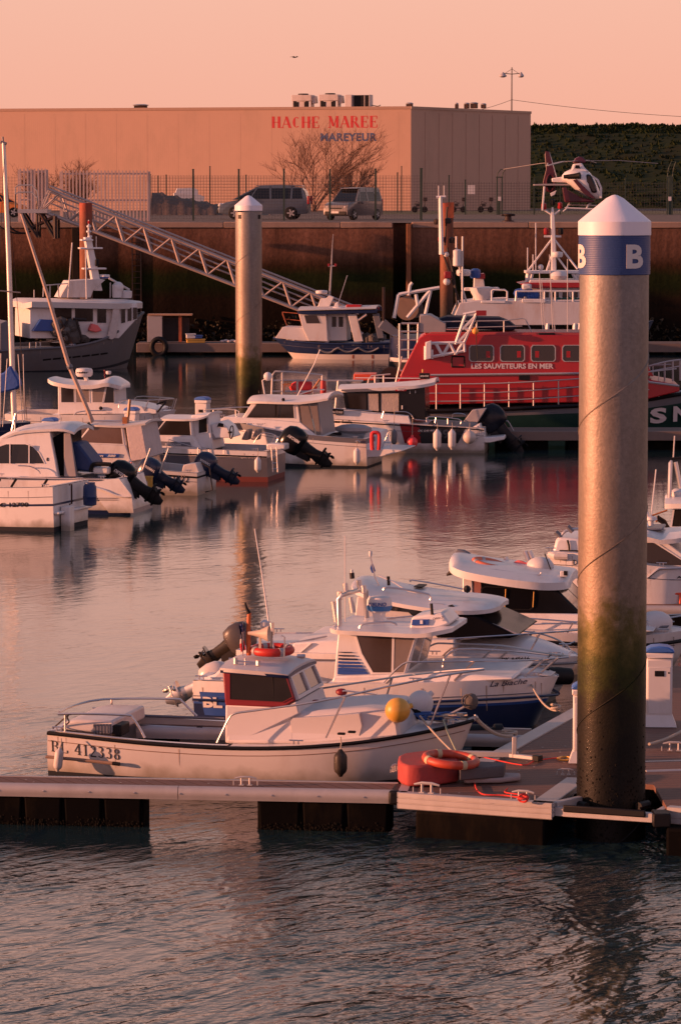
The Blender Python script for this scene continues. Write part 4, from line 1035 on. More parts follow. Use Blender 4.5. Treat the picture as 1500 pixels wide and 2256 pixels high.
# platform and main walkway (one moving deck)
P_ = [G(878, 1747, ZD), G(1216, 1771, ZD), G(1292, 1716, ZD), G(1440, 1728, ZD), G(1470, 1779, ZD), G(1720, 1797, ZD), G(1760, 1455, ZD), G(1425, 1470, ZD), G(1270, 1557, ZD), G(1044, 1681, ZD), G(905, 1689, ZD)]
mp_ = empty('main_pontoon', (P_[0].x, P_[0].y, 0), 0, 'wide boarded main walkway pontoon running away past the blue banded pile', 'pontoon')
off = Vector((P_[0].x, P_[0].y, 0)); Q_ = [Vector((p.x - off.x, p.y - off.y, 0)) for p in P_]
MB().prism([(p.x, p.y, ZD - .01) for p in Q_], [(p.x, p.y, ZD - .07) for p in Q_]).build('deck_planks', PLKM, mp_, smooth=False)
def edge(i, j, nm='edge_beam', h=.19, w_=.10, lip=True, mats=ALU, a=None, b_=None):
    a = Q_[i] if a is None else a; b_ = Q_[j] if b_ is None else b_
    d = (b_ - a); L = d.length; d.normalize(); nn = Vector((-d.y, d.x, 0)) * (1 if Vector((-d.y, d.x)).dot(Vector((2, 4)) - Vector(((a.x + b_.x) / 2, (a.y + b_.y) / 2))) > 0 else -1)
    m = MB()
    pr = [(-.012, -h), (-.02, -h + .01), (-.02, -h * .68), (-.01, -h * .66), (-.01, -h * .62), (-.02, -h * .6), (-.02, -h * .34), (-.01, -h * .32), (-.01, -h * .27), (-.02, -h * .25), (-.02, .0), (-.01, .006), (w_, .006), (w_, -.012), (.03, -.03), (.02, -h)]
    m.prism([a + nn * p[0] + Vector((0, 0, ZD + p[1])) for p in pr], [b_ + nn * p[0] + Vector((0, 0, ZD + p[1])) for p in pr])
    return m.build(nm, mats, mp_, smooth=False)
edge(0, 1); edge(1, 2, w_=.24, h=.16); edge(9, 8, w_=.22); edge(0, 10); edge(10, 9); edge(4, 5); edge(8, 7, w_=.22)
# pile guide frame round the pile
FA, FB = G(1222, 1772, ZD - .02) - off, G(1440, 1787, ZD - .02) - off
d = (FB - FA).normalized(); nn = Vector((-d.y, d.x, 0))
g_ = MB(); 
def beam(a, b_, w_, h, mb, z): 
    d = (b_ - a).normalized(); n_ = Vector((-d.y, d.x, 0)) * w_ / 2; U = Vector((0, 0, h / 2)); Z = Vector((0, 0, z))
    mb.prism([a - n_ - U + Z, a + n_ - U + Z, a + n_ + U + Z, a - n_ + U + Z], [b_ - n_ - U + Z, b_ + n_ - U + Z, b_ + n_ + U + Z, b_ - n_ + U + Z])
FA.z = FB.z = 0
beam(FA, FB, .09, .11, g_, ZD - .10)
beam(FA, FA + nn * .95 + d * .28, .09, .11, g_, ZD - .05); beam(FB, FB + nn * .95 - d * .02, .09, .11, g_, ZD - .10)
g_.build('pile_guide_frame', ALU, mp_, bev=.008)
g2 = MB(); beam(FA + d * .12 - nn * .055, FB - d * .08 - nn * .055, .03, .085, g2, ZD - .055); g2.box(tuple(FB + d * .09 + Vector((0, .04, ZD - .11))), (.2, .3, .16)); g2.build('rubber_buffer', BLACK, mp_, bev=.015)
rl = MB()
pc = Vector((3.15 * 1.004, 42.1, 0)) - off
for a0 in (-.9, .9, 2.4, -2.4):
    c = pc + Vector((math.sin(a0) * .46, -math.cos(a0) * .46, ZD - .08)); rl.tube([c + Vector((math.cos(a0) * .1, math.sin(a0) * .1, 0)), c - Vector((math.cos(a0) * .1, math.sin(a0) * .1, 0))], .05, 8)
rl.build('guide_roller', BLACK, mp_)
for pts in ([(915, 1752), (1200, 1770), (1262, 1702), (1010, 1690)], [(1468, 1790), (1700, 1800), (1700, 1700), (1500, 1680)], [(1130, 1660), (1420, 1690), (1500, 1540), (1290, 1560)]):
    q = [G(x, y, ZD) - off for x, y in pts]
    MB().prism([(p.x, p.y, ZD - .19) for p in q], [(p.x, p.y, -.35) for p in q]).build('float', FLOATM, mp_, bev=.03)
# finger two and the finger ending right of the pile
a = G(960, 1619, ZD); b_ = G(1160, 1622, ZD)
finger(G(300, 1602, ZD), G(1158, 1623, ZD), .72, ZD, 'second finger pontoon, mostly hidden behind the white and red boat', [(.0, .1), (.5, .62), (.86, .97)], plk=PLKM)
finger(G(1425, 1700, ZD), G(1760, 1690, ZD), .8, ZD, 'short stretch of finger pontoon at the right edge beside the big pile', [(.3, .9)], plk=PLKM)
# far pontoons
PLF = M('far_pontoon_deck', (.10, .07, .058), .8, var=.25, scale=3); FAS = M('far_pontoon_side', (.17, .12, .10), .7, var=.2, scale=1.5, dirt=(.1, .08, .07), damt=.6)
def far_pontoon(X0, X1, Y0, Y1, wd_, z, h, lab, nf=8, nm='walkway_pontoon'):
    a = Vector((X0, Y0, 0)); b_ = Vector((X1, Y1, 0)); L = (b_ - a).length
    t = empty(nm, a, math.atan2(Y1 - Y0, X1 - X0), lab, 'pontoon')
    MB().box((L / 2, wd_ / 2, z - .05), (L, wd_, .1)).build('deck_planks', PLF, t, smooth=False)
    MB().box((L / 2, .02, z - h / 2 + .01), (L, .1, h)).box((L / 2, wd_ - .02, z - h / 2 + .01), (L, .1, h)).build('edge_beam', FAS, t, bev=.02)
    for i in range(nf):
        u = (i + .5) * L / nf; MB().box((u, wd_ / 2, z / 2 - .25), (L / nf * .72, wd_ - .3, z + .1)).build('float', FLOATM, t)
    return t
far_pontoon(-9.6, 24, 171, 171, 2.4, .55, .42, 'far pontoon under the quay wall carrying a cabinet and a big tyre', 12)
far_pontoon(W(600, 950, 107).x, 17, 107, 107, 1.8, .55, .28, 'middle pontoon lying in front of the red lifeboat', 9)
a = G(-60, 1118, .5); b_ = G(122, 1121, .5)
finger(a, b_, .62, .5, 'leftmost finger pontoon end with dark floats beside the numbered transom', [(0, .78)], plk=PLKM, joints=(.6,))
finger(G(860, 1330, .5), G(1700, 1338, .5), .7, .5, 'pale finger pontoon far right between the moored boats', [(0, .2), (.6, .95)], plk=PLKM)
# ================================================================ boats of the left and middle basin
GR2 = 'small motor boats moored on the left side of the basin'
def det(F, root, pts, r, mat=STEEL, name='antenna', n=5): return F.path(root, name, pts, r, mat, n)
def rails(F, root, top, posts, r=.014, mirror=None, mat=STEEL, extra=None, name='railing', k=3):
    """top rail through pixels, posts as (top px, py, foot px, py, yl)"""
    P = [F.Q(*p) for p in top]; P = smoothpath(P, k) if k > 1 else P
    mb = MB().tube(P, r, 6)
    for q in (extra or []): mb.tube(smoothpath([F.Q(*p) for p in q], 2), r * .8, 5)
    for a in posts:
        mb.tube([F.Q(a[0], a[1], a[4]), F.Q(a[2], a[3], a[5] if len(a) > 5 else a[4])], r, 5)
    if mirror:
        base = list(mb.v); nf = list(mb.f); mb.add([(v[0], mirror - v[1], v[2]) for v in base], [f[::-1] for f in nf])
    return mb.build(name, mat, root)
def radar(F, root, c0, c1, ytop, ybot, yl, mat=WHITEP, band=None, name='radar_dome', word=''):
    a = F.Q(c0, ybot, yl); b_ = F.Q(c1, ytop, yl); r = (b_.x - a.x) / 2; h = b_.z - a.z; c = ((a.x + b_.x) / 2, yl, a.z)
    o = MB().lathe([(r * .80, 0), (r * .97, h * .22), (r, h * .5), (r * .98, h * .78), (r * .86, h * .97), (r * .5, h * 1.03), (.01, h * 1.05)], c, 22).build(name, mat, root)
    if band: MB().lathe([(r * .90, h * .08), (r * .985, h * .22), (r * 1.01, h * .42), (r * .9, h * .42)], c, 22).build('colour_band', band, o)
    if word:
        F.text(o, word, (c0 + (c1 - c0) * .14, ybot - (ybot - ytop) * .42), (c1 - (c1 - c0) * .14, ybot - (ybot - ytop) * .42), (ybot - ytop) * .26, yl, BLUE if band else BLACK, surf=lambda x, z: yl - math.sqrt(max(.0001, (r * 1.01) ** 2 - (x - c[0]) ** 2)))
    return o

# ---- grey trawler on the left
F = Fr(150, 818, 16)
t = F.root('trawler', 'grey hulled trawler with a white wheelhouse and leaning white mast, left below the gangway', 'fishing boat')
rowsT = [(0, .08, M('trawler_grey', (.115, .108, .115), .5, var=.15, dirt=(.10, .07, .06), damt=.6, dscale=.8, bump=.15)), (.08, .74, M('trawler_grey')), (.74, .80, ANTIB), (.80, 1, M('trawler_grey'))]
sf = F.hull(t, [(-420, 778, 1), (-100, 776, 1), (0, 773, 1), (80, 768, 1), (160, 763, .97), (220, 750, .85), (262, 728, .62), (295, 704, .32), (316, 688, .05)], 5.2, rowsT, rk=.9, kb=.8, bottom=-.3, deckmat=GREYP, open_to=170, floor=.9, inner=M('trawler_grey'))
F.rub(t, .06, .0, M('trawler_grey'))
# freeing ports
for i in range(7):
    x = 96 + i * 22; y = 793 - i * 2.0
    F.text(t, '-', (x, y + 2), (x + 18, y), 3.5, 0, BLACK, surf=sf, bold=0, name='freeing_port')
CY0, CY1 = .9, 4.3
F.prof(t, 'wheelhouse', [(66, 745), (66, 670), (262, 670), (303, 668), (303, 700), (262, 745)], CY0, CY1, GEL, .02)
TR = M('wheelhouse_roof_white', (.58, .55, .54), .45, var=.05, dirt=(.5, .4, .34), damt=.3)
F.shell(t, 'wheelhouse_roof', [(50, 668, 1.7, .05), (70, 664, 2.1, .10), (262, 668, 2.1, .12), (296, 667, 1.6, .12), (314, 666, .7, .05)], 2.6, TR, th=.24, pw=3, sub=1)
F.win(t, [(165, 708), (165, 676), (205, 676), (205, 708)], CY0, GLASSW)
F.win(t, [(120, 708), (120, 676), (158, 676), (158, 708)], CY0, GLASSW)
F.win(t, [(214, 711), (214, 678), (234, 678), (234, 711)], CY0, GLASS)
for x in (267, 281, 293): F.win(t, [(x, 712 - (x - 267) * .3), (x, 677), (x + 9, 677), (x + 9, 710 - (x - 267) * .3)], CY0, GLASS, fw=.02)
F.prof(t, 'mast', [(208, 640), (187, 522), (201, 522), (226, 640)], 2.35, 2.75, GEL, 0)
for x0, x1, y in ((178, 203, 528), (174, 224, 546), (182, 232, 591)): MB().box(tuple((F.Q(x0, y, 2.5) + F.Q(x1, y, 2.5)) / 2), (F.Q(x1, y, 2.5).x - F.Q(x0, y, 2.5).x, .5, .07)).build('crosstree', GEL, t, bev=.015)
MB().lathe([(.04, 0), (.05, .2), (.12, .22), (.12, .28), (.05, .3), (.05, .42), (.1, .44), (.1, .5), (.03, .55), (.03, .75)], tuple(F.Q(196, 522, 2.55)), 10).build('masthead_light', WHITEP, t)
MB().lathe([(.03, 0), (.05, .03), (.05, .12), (.02, .14)], tuple(F.Q(196, 505, 2.55) + Vector((0, 0, .25))), 8).build('red_light', REDP, t)
radar(F, t, 217, 242, 604, 613, 2.5, band=BLUE)
radar(F, t, 193, 203, 518, 523, 2.5, name='antenna_dome')
MB().box(tuple(F.Q(213, 578, 2.4)), (.16, .3, .3)).build('horn_speaker', BLACK, t, bev=.04)
F.prof(t, 'exhaust_casing', [(132, 655), (153, 618), (222, 614), (232, 616), (205, 640), (200, 655)], 1.9, 3.2, GEL2, 0)
det(F, t, [(191, 658, 1.6), (189, 550, 1.6)], .035, GEL2, 'mast_stay'); det(F, t, [(150, 655, 1.2), (159, 534, 1.2)], .03, STEEL, 'whip_antenna'); det(F, t, [(212, 545, 2.4), (212, 520, 2.4)], .02, STEEL, 'whip_antenna')
rails(F, t, [(95, 653, 1.1), (96, 633, 1.1), (100, 628, 1.1), (128, 626, 1.1), (130, 655, 1.1)], [(110, 627, 110, 655, 1.1)], .03, k=1, mat=GALV)
rails(F, t, [(98, 628, 1.3), (150, 624, 1.3)], [(75, 638, 75, 655, 1.3)], .025, k=1, mat=GALV)
det(F, t, [(240, 612, 2.2), (285, 638, 2.2)], .05, GEL2, 'searchlight_arm'); det(F, t, [(243, 622, 2.4), (243, 655, 2.4)], .03, GEL2, 'roof_post')
MB().sphere(tuple(F.Q(260, 633, 2.2)), .26, 14).build('searchlight', WHITEP, t)
MB().lathe([(.2, 0), (.22, .1), (.22, .55), (.1, .6)], tuple(F.Q(258, 655, 2.2)), 12).build('life_raft_canister', WHITEP, t)
MB().lathe([(.24, 0), (.26, .1), (.26, .3), (.1, .34)], tuple(F.Q(278, 656, 2.3)), 12).build('vent_cowl', WHITEP, t)
# working deck clutter
F.prof(t, 'blue_hatch_cover', [(72, 729), (90, 703), (126, 705), (118, 729)], .6, 2.6, BLUE, 0)
F.prof(t, 'net_table', [(94, 703), (96, 670), (115, 668), (120, 676), (150, 704), (140, 706)], 1.2, 3.0, GREYP)
net = M('bundled_netting', (.10, .09, .085), .95, var=.5, scale=9, bump=1, bscale=14)
rn = random.Random(4)
nb = MB()
for i in range(26):
    p = F.Q(rn.uniform(128, 190), rn.uniform(712, 750), rn.uniform(.5, 1.3)); nb.sphere(tuple(p), rn.uniform(.15, .34), 8, sc=(1.2, 1, rn.uniform(.7, 1.5)))
nb.build('net_heap', net, t)
for x0, y0, x1, y1 in ((133, 705, 160, 757), (150, 704, 128, 750), (160, 702, 190, 704), (168, 704, 182, 752)): det(F, t, [(x0, y0, .4), (x1, y1, .4)], .06, DARKS, 'net_frame_bar')
F.prof(t, 'white_sheet', [(236, 745), (247, 700), (250, 676), (263, 674), (262, 705), (256, 742), (247, 748)], .55, .85, M('hanging_white_net', (.55, .48, .45), .9, var=.3, scale=5, bump=1, bscale=10))
F.prof(t, 'pink_sheet', [(196, 728), (203, 712), (216, 716), (226, 728), (212, 732)], .5, .9, M('pink_cloth', (.75, .16, .15), .8, var=.2, bump=.6), bev=.05)
F.prof(t, 'fish_hatch', [(0, 770), (0, 712), (16, 706), (30, 725), (32, 770)], .8, 2.8, GREYP)
for x in (66, 80, 89): det(F, t, [(x, 770, .08), (x, 754, .08)], .03, GALV, 'bulwark_post')
MB().box(tuple(F.Q(60, 767, .0) + Vector((0, -.03, -1.2))), (.25, .05, .14)).build('rust_mark', RUST, t)

# ---- blue and white fishing boat
F = Fr(700, 792, -6)
t = F.root('fishing_boat', 'navy and white fishing boat with a red box on its roof, under the gangway', 'fishing boat')
WH_ = M('boat_white_paint', (.60, .56, .55), .4, var=.06, dirt=(.42, .25, .16), damt=.45, dscale=.9)
sf = F.hull(t, [(603, 744, .04), (625, 749, .42), (660, 753, .72), (720, 757, .93), (790, 757, 1), (870, 755, 1), (905, 755, .97)], 3.3, [(0, .58, NAVY), (.58, .98, WH_), (.98, 1, ANTIB)], rk=1.15, kb=.84, sgn=-1, bottom=-.12, open_to=800, floor=.5, deckmat=GEL2, bowk=.3)
F.rub(t, .05, -.0, NAVY)
F.prof(t, 'fore_cabin', [(606, 744), (622, 720), (665, 722), (723, 726), (724, 753), (660, 750)], .55, 2.75, WH_, .14)
F.prof(t, 'wheelhouse', [(680, 750), (666, 722), (658, 690), (718, 687), (722, 752)], .45, 2.85, WH_, .03)
F.prof(t, 'wheelhouse_side', [(720, 750), (718, 690), (762, 690), (764, 750)], .75, 2.6, GEL2, .0)
F.shell(t, 'roof', [(655, 685, 1.25), (690, 686, 1.4), (830, 683, 1.4)], 1.65, NAVY, crown=.10, th=.12, sub=2)
F.shell(t, 'roof_top', [(656, 682, 1.2), (690, 682, 1.35), (828, 679, 1.35)], 1.65, GEL2, crown=.12, th=.03, sub=2)
F.win(t, [(675, 712), (670, 694), (698, 694), (706, 712)], .45, GLASSW, k=.03, frame=WH_)
F.win(t, [(731, 720), (731, 697), (741, 697), (741, 720)], .75, GLASSW); F.win(t, [(746, 720), (746, 697), (756, 697), (756, 720)], .75, GLASSW)
F.prof(t, 'roof_support', [(780, 752), (766, 692), (785, 691), (800, 752)], .45, .55, WH_)
F.prof(t, 'stern_support', [(832, 745), (820, 690), (835, 690), (846, 745)], .5, .6, GREYP)
MB().box(tuple(F.Q(779, 681, .8) + Vector((0, .2, .1))), (.7, .5, .24)).build('red_box', REDP, t, bev=.03)
MB().box(tuple(F.Q(825, 681, .8) + Vector((0, .2, .05))), (.4, .4, .14)).build('red_locker', REDD, t, bev=.03)
MB().lathe([(.3, 0), (.36, .05), (.34, .1), (.1, .12)], tuple(F.Q(748, 681, .9)), 16).build('life_raft', WHITEP, t)
radar(F, t, 695, 722, 639, 647, 1.4)
F.prof(t, 'radar_bracket', [(697, 683), (706, 657), (718, 657), (725, 650), (735, 654), (722, 683)], 1.3, 1.6, GEL)
F.prof(t, 'horn_box', [(733, 685), (738, 668), (744, 664), (748, 685)], 1.0, 1.2, GEL)
det(F, t, [(726, 650, 1.6), (730, 585, 1.6), (732, 540, 1.6), (734, 515, 1.6)], [.05, .04, .02, .012], GALV, 'mast'); det(F, t, [(723, 586, 1.6), (740, 585, 1.6)], .03, GALV, 'crosstree')
for x in (724, 739): MB().box(tuple(F.Q(x, 583, 1.6)), (.1, .1, .12)).build('mast_light', REDD, t)
det(F, t, [(745, 668, 1.0), (765, 606, 1.0)], .02, STEEL, 'whip_antenna')
rails(F, t, [(632, 717, .75), (622, 690, .95), (622, 687, .95), (658, 690, .8)], [(632, 717, 622, 687, .8), (666, 718, 658, 690, .8)], .022, mat=RUST, extra=[[(625, 702, .9), (662, 706, .8)]], k=1)
F.text(t, 'ELODIE', (775, 760.5), (797, 760), 5.5, .0, WHITEP, surf=sf, bold=.03); F.text(t, 'BL 72906', (626, 750), (645, 751.5), 4, .0, WHITEP, surf=sf, bold=.03)
rp = []
for i in range(40):
    px = 700 + i * 3.45; py = 766 + 9 * abs(math.sin(i * .24)) ** 1.2 + (2 if i < 10 else 0); q = F.Q(px, py, 0); rp.append((q.x, sf(q.x, q.z) - .04, q.z))
MB().tube(rp, .05, 5).build('fender_rope', GREYP, t)
for x in (775, 818): F.text(t, 'I', (x, 790), (x + 4, 790), 8, 0, RUST, surf=sf, bold=.2, name='rust_streak')
gn = MB(); 
rnn = random.Random(9)
for i in range(12): p = F.Q(rnn.uniform(795, 850), rnn.uniform(742, 750), rnn.uniform(.8, 2.2)); gn.sphere(tuple(p), rnn.uniform(.12, .25), 7)
gn.build('deck_gear', net, t)

# ---- white trawler behind the lifeboat: stern gantry, funnel deckhouse, wheelhouse
F = Fr(1000, 830, 0); F.O = W(1000, 812, 157); F.O.z = 0
t = F.root('stern_trawler', 'white trawler with net drum gantry and red banded bridge, directly behind the red lifeboat', 'fishing boat')
F.hull(t, [(862, 742, .8), (900, 745, 1), (1000, 742, 1), (1200, 738, 1), (1330, 728, .8), (1400, 715, .4), (1440, 705, .05)], 5.4, [(0, .5, NAVY), (.5, .6, WH_), (.6, 1, ANTIB)], rk=1.2, kb=.85, bottom=-.4, deckmat=GREYP, flare=1.3)
F.prof(t, 'deckhouse', [(1000, 698), (1013, 667), (1050, 662), (1330, 664), (1330, 715), (1120, 716)], .5, 4.6, WH_, .0)
F.prof(t, 'deckhouse_lower', [(1035, 742), (1035, 700), (1330, 700), (1330, 742)], 1.2, 4.2, BLACK, .0)
for x in (1206, 1266, 1276): det(F, t, [(x, 712, .55), (x - 2, 742, .55)], .09, GEL, 'deck_pillar')
rt = M('wheelhouse_white', (.58, .54, .53), .45, var=.06)
F.prof(t, 'bridge', [(1160, 664), (1165, 632), (1330, 632), (1330, 664)], 1.2, 4.0, rt)
for x in (1170, 1194, 1216, 1238, 1258): F.win(t, [(x, 655), (x + 1, 641), (x + 15, 641), (x + 15, 655)], 1.2, GLASSW)
F.prof(t, 'red_band', [(1145, 625), (1160, 622), (1335, 622), (1335, 633), (1165, 634)], .9, 4.3, REDP)
F.prof(t, 'bridge_roof', [(1165, 624), (1168, 616), (1335, 616), (1335, 624)], 1.1, 4.1, rt)
F.prof(t, 'mast_platform', [(1158, 602), (1158, 596), (1335, 596), (1335, 602)], 1.8, 3.4, GEL)
for q in [(1163, 600, 1160, 624), (1172, 600, 1166, 624), (1262, 602, 1275, 624), (1270, 602, 1285, 624)]: det(F, t, [(q[0], q[1], 2.0), (q[2], q[3], 2.0)], .09, GEL, 'platform_leg')
det(F, t, [(1220, 632, 2.6), (1219, 540, 2.6), (1217, 475, 2.6), (1217, 456, 2.6)], [.14, .12, .09, .04], GEL, 'mast')
for a, b_ in (((1214, 528), (1163, 596)), ((1222, 528), (1272, 592)), ((1216, 560), (1204, 596)), ((1228, 566), (1250, 596))): det(F, t, [(a[0], a[1], 2.6), (b_[0], b_[1], 2.6)], .045, GEL, 'mast_stay')
det(F, t, [(1198, 520, 2.6), (1236, 520, 2.6)], .05, GEL, 'crosstree'); det(F, t, [(1200, 462, 2.6), (1218, 474, 2.6), (1233, 462, 2.6)], .05, GEL, 'crosstree')
det(F, t, [(1195, 463, 2.5), (1199, 410, 2.5)], .045, GEL, 'whip_antenna')
for x, y, m_ in ((1203, 516, REDD), (1235, 516, BLACK), (1198, 461, REDP), (1217, 452, BLACK), (1233, 459, REDP)): MB().lathe([(.09, 0), (.11, .05), (.11, .25), (.04, .3)], tuple(F.Q(x, y, 2.6)), 8).build('navigation_light', m_, t)
radar(F, t, 1215, 1240, 554, 566, 2.4)
for x, y0, y1 in ((1162, 598, 545), (1180, 598, 490), (1174, 598, 560)): det(F, t, [(x, y0, 1.9), (x, y1, 1.9)], .025, GEL, 'whip_antenna')
MB().sphere(tuple(F.Q(1191, 588, 2)), .13, 10).box(tuple(F.Q(1191, 594, 2)), (.12, .12, .2)).build('camera_dome', WHITEP, t)
MB().sphere(tuple(F.Q(1231, 607, 1.4)), .3, 12, sc=(1.3, 1, .7)).build('satellite_dome', WHITEP, t)
MB().box(tuple(F.Q(1160, 631, .8)), (.42, .4, .26)).build('life_raft', WHITEP, t, bev=.08)
bt = MB(); rn = random.Random(6)
for i in range(9): bt.sphere(tuple(F.Q(1142 + i * 4.5, 652 - (8 if i < 6 else 0) + rn.uniform(-4, 3), .9)), .22, 8)
bt.build('blue_tarp_bundle', TARP, t)
gn = MB()
for i in range(16): gn.sphere(tuple(F.Q(1226 + i * 4, 662 + rn.uniform(-4, 1), .7)), .12, 7)
gn.build('green_net', M('green_netting', (.02, .08, .06), .95, var=.5, scale=8, bump=1), t)
rails(F, t, [(1135, 664, .55), (1137, 641, .55), (1330, 641, .55)], [(1137, 641, 1137, 664, .55), (1199, 641, 1199, 664, .55), (1223, 641, 1223, 664, .55), (1262, 641, 1262, 664, .55)], .04, k=1, mat=GEL, extra=[[(1137, 662, .55), (1330, 661, .55)]])
rails(F, t, [(1083, 662, .55), (1083, 640, .55), (1086, 638, .55), (1112, 638, .55), (1117, 642, .55), (1117, 664, .55)], [(1083, 657, 1117, 656, .55)], .045, k=1, mat=GEL)
F.prof(t, 'white_locker', [(1150, 666), (1150, 658), (1201, 658), (1201, 667)], .45, .7, GEL); F.prof(t, 'long_locker', [(1060, 667), (1060, 662), (1113, 662), (1113, 668)], .45, .7, GEL)
F.prof(t, 'funnel', [(1043, 662), (1045, 612), (1065, 612), (1072, 662)], 2.2, 3.2, GEL2); F.prof(t, 'funnel_top', [(1046, 613), (1048, 603), (1068, 602), (1068, 614)], 2.1, 3.3, REDP)
MB().lathe([(.2, 0), (.24, .1), (.22, .35), (.1, .42)], tuple(F.Q(1047, 612, 2.0)), 10).build('blue_cowl', BLUE, t); MB().tube([F.Q(1052, 604, 2.5), F.Q(1054, 596, 2.5)], .12, 8).build('exhaust_pipe', BLACK, t)
F.prof(t, 'flat_radar_scanner', [(1022, 640), (1023, 633), (1098, 632), (1101, 636), (1098, 640)], 1.8, 2.1, GEL, bev=.03)
MB().lathe([(.3, 0), (.5, .35), (.55, .55), (.3, .6)], tuple(F.Q(1062, 661, 1.8)), 14).build('rope_drum', WHITEP, t)
# deckhouse mast with radar and floats
det(F, t, [(970, 432, 1.0), (972, 560, 1.0)], [.09, .11], GEL, 'stern_mast'); det(F, t, [(961, 434, 1.0), (982, 433, 1.0)], .07, GEL, 'crosstree')
for x in (966, 978): det(F, t, [(x, 432, 1.0), (x, 408, 1.0)], .022, GEL, 'whip_antenna')
for a in ([(985, 545, 1.2), (1000, 610, 1.0), (1010, 700, .8)], [(972, 545, 1.2), (990, 600, 1.2), (1025, 700, 1.0)], [(1003, 530, 1.2), (1020, 640, 1.2), (1038, 700, 1)], [(985, 455, 1.2), (980, 540, 1.2)], [(1018, 590, 1.2), (1017, 690, 1.2)], [(1019, 520, .9), (1018, 680, .9)], [(1005, 520, .9), (1005, 545, .9)]): F.path(t, 'rigging_spar', a, .045, GEL2 if a[0][0] > 1000 else DARKS, 5)
for x, y, m_ in ((962, 494, DARKS), (987, 492, DARKS), (972, 533, REDD), (996, 535, DARKS)): MB().lathe([(.10, 0), (.14, .05), (.14, .22), (.05, .26)], tuple(F.Q(x, y, 1.1)), 8).build('deck_light', m_, t)
MB().lathe([(.1, 0), (.19, .05), (.19, .70), (.1, .76)], tuple(F.Q(1007, 587, 1.0)), 14).build('white_fender_float', WHITEP, t)
radar(F, t, 1005, 1037, 593, 607, 1.6, word='radar' if False else '')
MB().sphere(tuple(F.Q(984, 620, 1)), .16, 10).sphere(tuple(F.Q(983, 560, 1)), .12, 10).build('floodlight', WHITEP, t)
MB().box(tuple(F.Q(986, 605, 1)), (.3, .3, .3)).build('red_box', REDD, t, bev=.03)
# gantry with net drum
for q in ([(868, 700, .8), (877, 650, .8), (884, 648, .8)], [(868, 700, 4.4), (877, 650, 4.4)], [(878, 648, .8), (968, 633, .8)], [(897, 699, .8), (947, 640, .8)], [(936, 696, .8), (948, 640, .8)], [(916, 648, .8), (920, 672, .8)], [(878, 648, 4.4), (968, 633, 4.4)], [(878, 650, .8), (878, 650, 4.4)], [(900, 650, .8), (903, 628, .8), (908, 622, .8)]): F.path(t, 'gantry_bar', q, .085, GEL, 6)
a = F.Q(897, 680, 1.2)
MB().lathe([(.02, 0), (.50, 0), (.50, .08), (.2, .1), (.2, 2.2), (.50, 2.22), (.50, 2.3), (.02, 2.3)], (a.x, a.y, a.z), 18, axis='y').build('net_drum', M('drum_wood', (.30, .19, .13), .7, var=.3), t)
MB().lathe([(.02, .12), (.42, .12), (.42, 2.1), (.02, 2.1)], (a.x + .3, a.y, a.z), 14, axis='y').build('wound_net', net, t)
F.prof(t, 'gutting_ramp', [(833, 722), (845, 706), (850, 706), (905, 750), (905, 762)], .7, 2.2, GREYP); det(F, t, [(845, 706, .7), (845, 632, .7)], .06, DARKS, 'dark_post')

# ---- red rescue lifeboat
F = Fr(1000, 966, -2)
t = F.root('lifeboat', 'large red rescue lifeboat with white lettering and a dark green hull behind the near pile', 'lifeboat')
sf = F.hull(t, [(868, 902, .72), (900, 903, .9), (960, 904, 1), (1100, 900, 1), (1250, 893, 1), (1350, 888, .95), (1430, 878, .78), (1500, 866, .5), (1560, 856, .2), (1590, 852, .03)], 4.2, [(0, .22, GREYP), (.22, 1, GREEN)], rk=1.0, kb=.82, bottom=-.1, deckmat=M('lifeboat_deck', (.26, .24, .25), .7), flare=1.6)
F.rub(t, .07, -.02, BLACK)
def band(pts, y0, y1, mat, nm, k=0): return F.prof(t, nm, pts, y0, y1, mat, k, bev=.03)
band([(868, 892), (868, 850), (884, 828), (1290, 822), (1400, 830), (1496, 848), (1497, 862), (1430, 878), (1330, 886), (1100, 888)], .25, 3.95, REDP, 'lower_superstructure')
band([(880, 830), (924, 744), (940, 736), (1330, 738), (1400, 760), (1440, 828)], .62, 3.6, REDP, 'cabin', .05)
band([(934, 738), (950, 731), (1320, 732), (1335, 740)], .75, 3.4, M('faded_red_roof', (.36, .05, .045), .5, var=.15), 'cabin_roof')
for x in (1035, 1103, 1171, 1240, 1308):
    z0 = F.Q(880, 830, .62).z
    P_ = [(x + 4, 795), (x, 791), (x, 766), (x + 4, 761), (x + 47, 761), (x + 51, 766), (x + 51, 791), (x + 47, 795)]
    F.win(t, P_, .62, GLASSW, k=.05, z0=z0, fw=.035, frame=GALV, t=.03)
    MB().box(tuple(F.Q(x + (12 if x > 1150 else 40), 780, .64)) , (.12, .012, .2)).build('red_curtain', REDP, t)
F.text(t, 'LES SAUVETEURS EN MER', (1038, 812), (1219, 812), 11.5, .62, M('pale_lettering', (.58, .52, .52), .5, var=.08), bold=.03, surf=lambda x, z: .62 + .05 * (z - F.Q(880, 830, .62).z) - .01)
for ch_, x_ in (('S', 1434), ('N', 1487), ('S', 1536)): F.text(t, ch_, (x_, 937 - (x_ - 1434) * .055), (x_ + 38, 935 - (x_ - 1434) * .055), 35, 0, M('pale_lettering'), bold=.045, surf=sf)
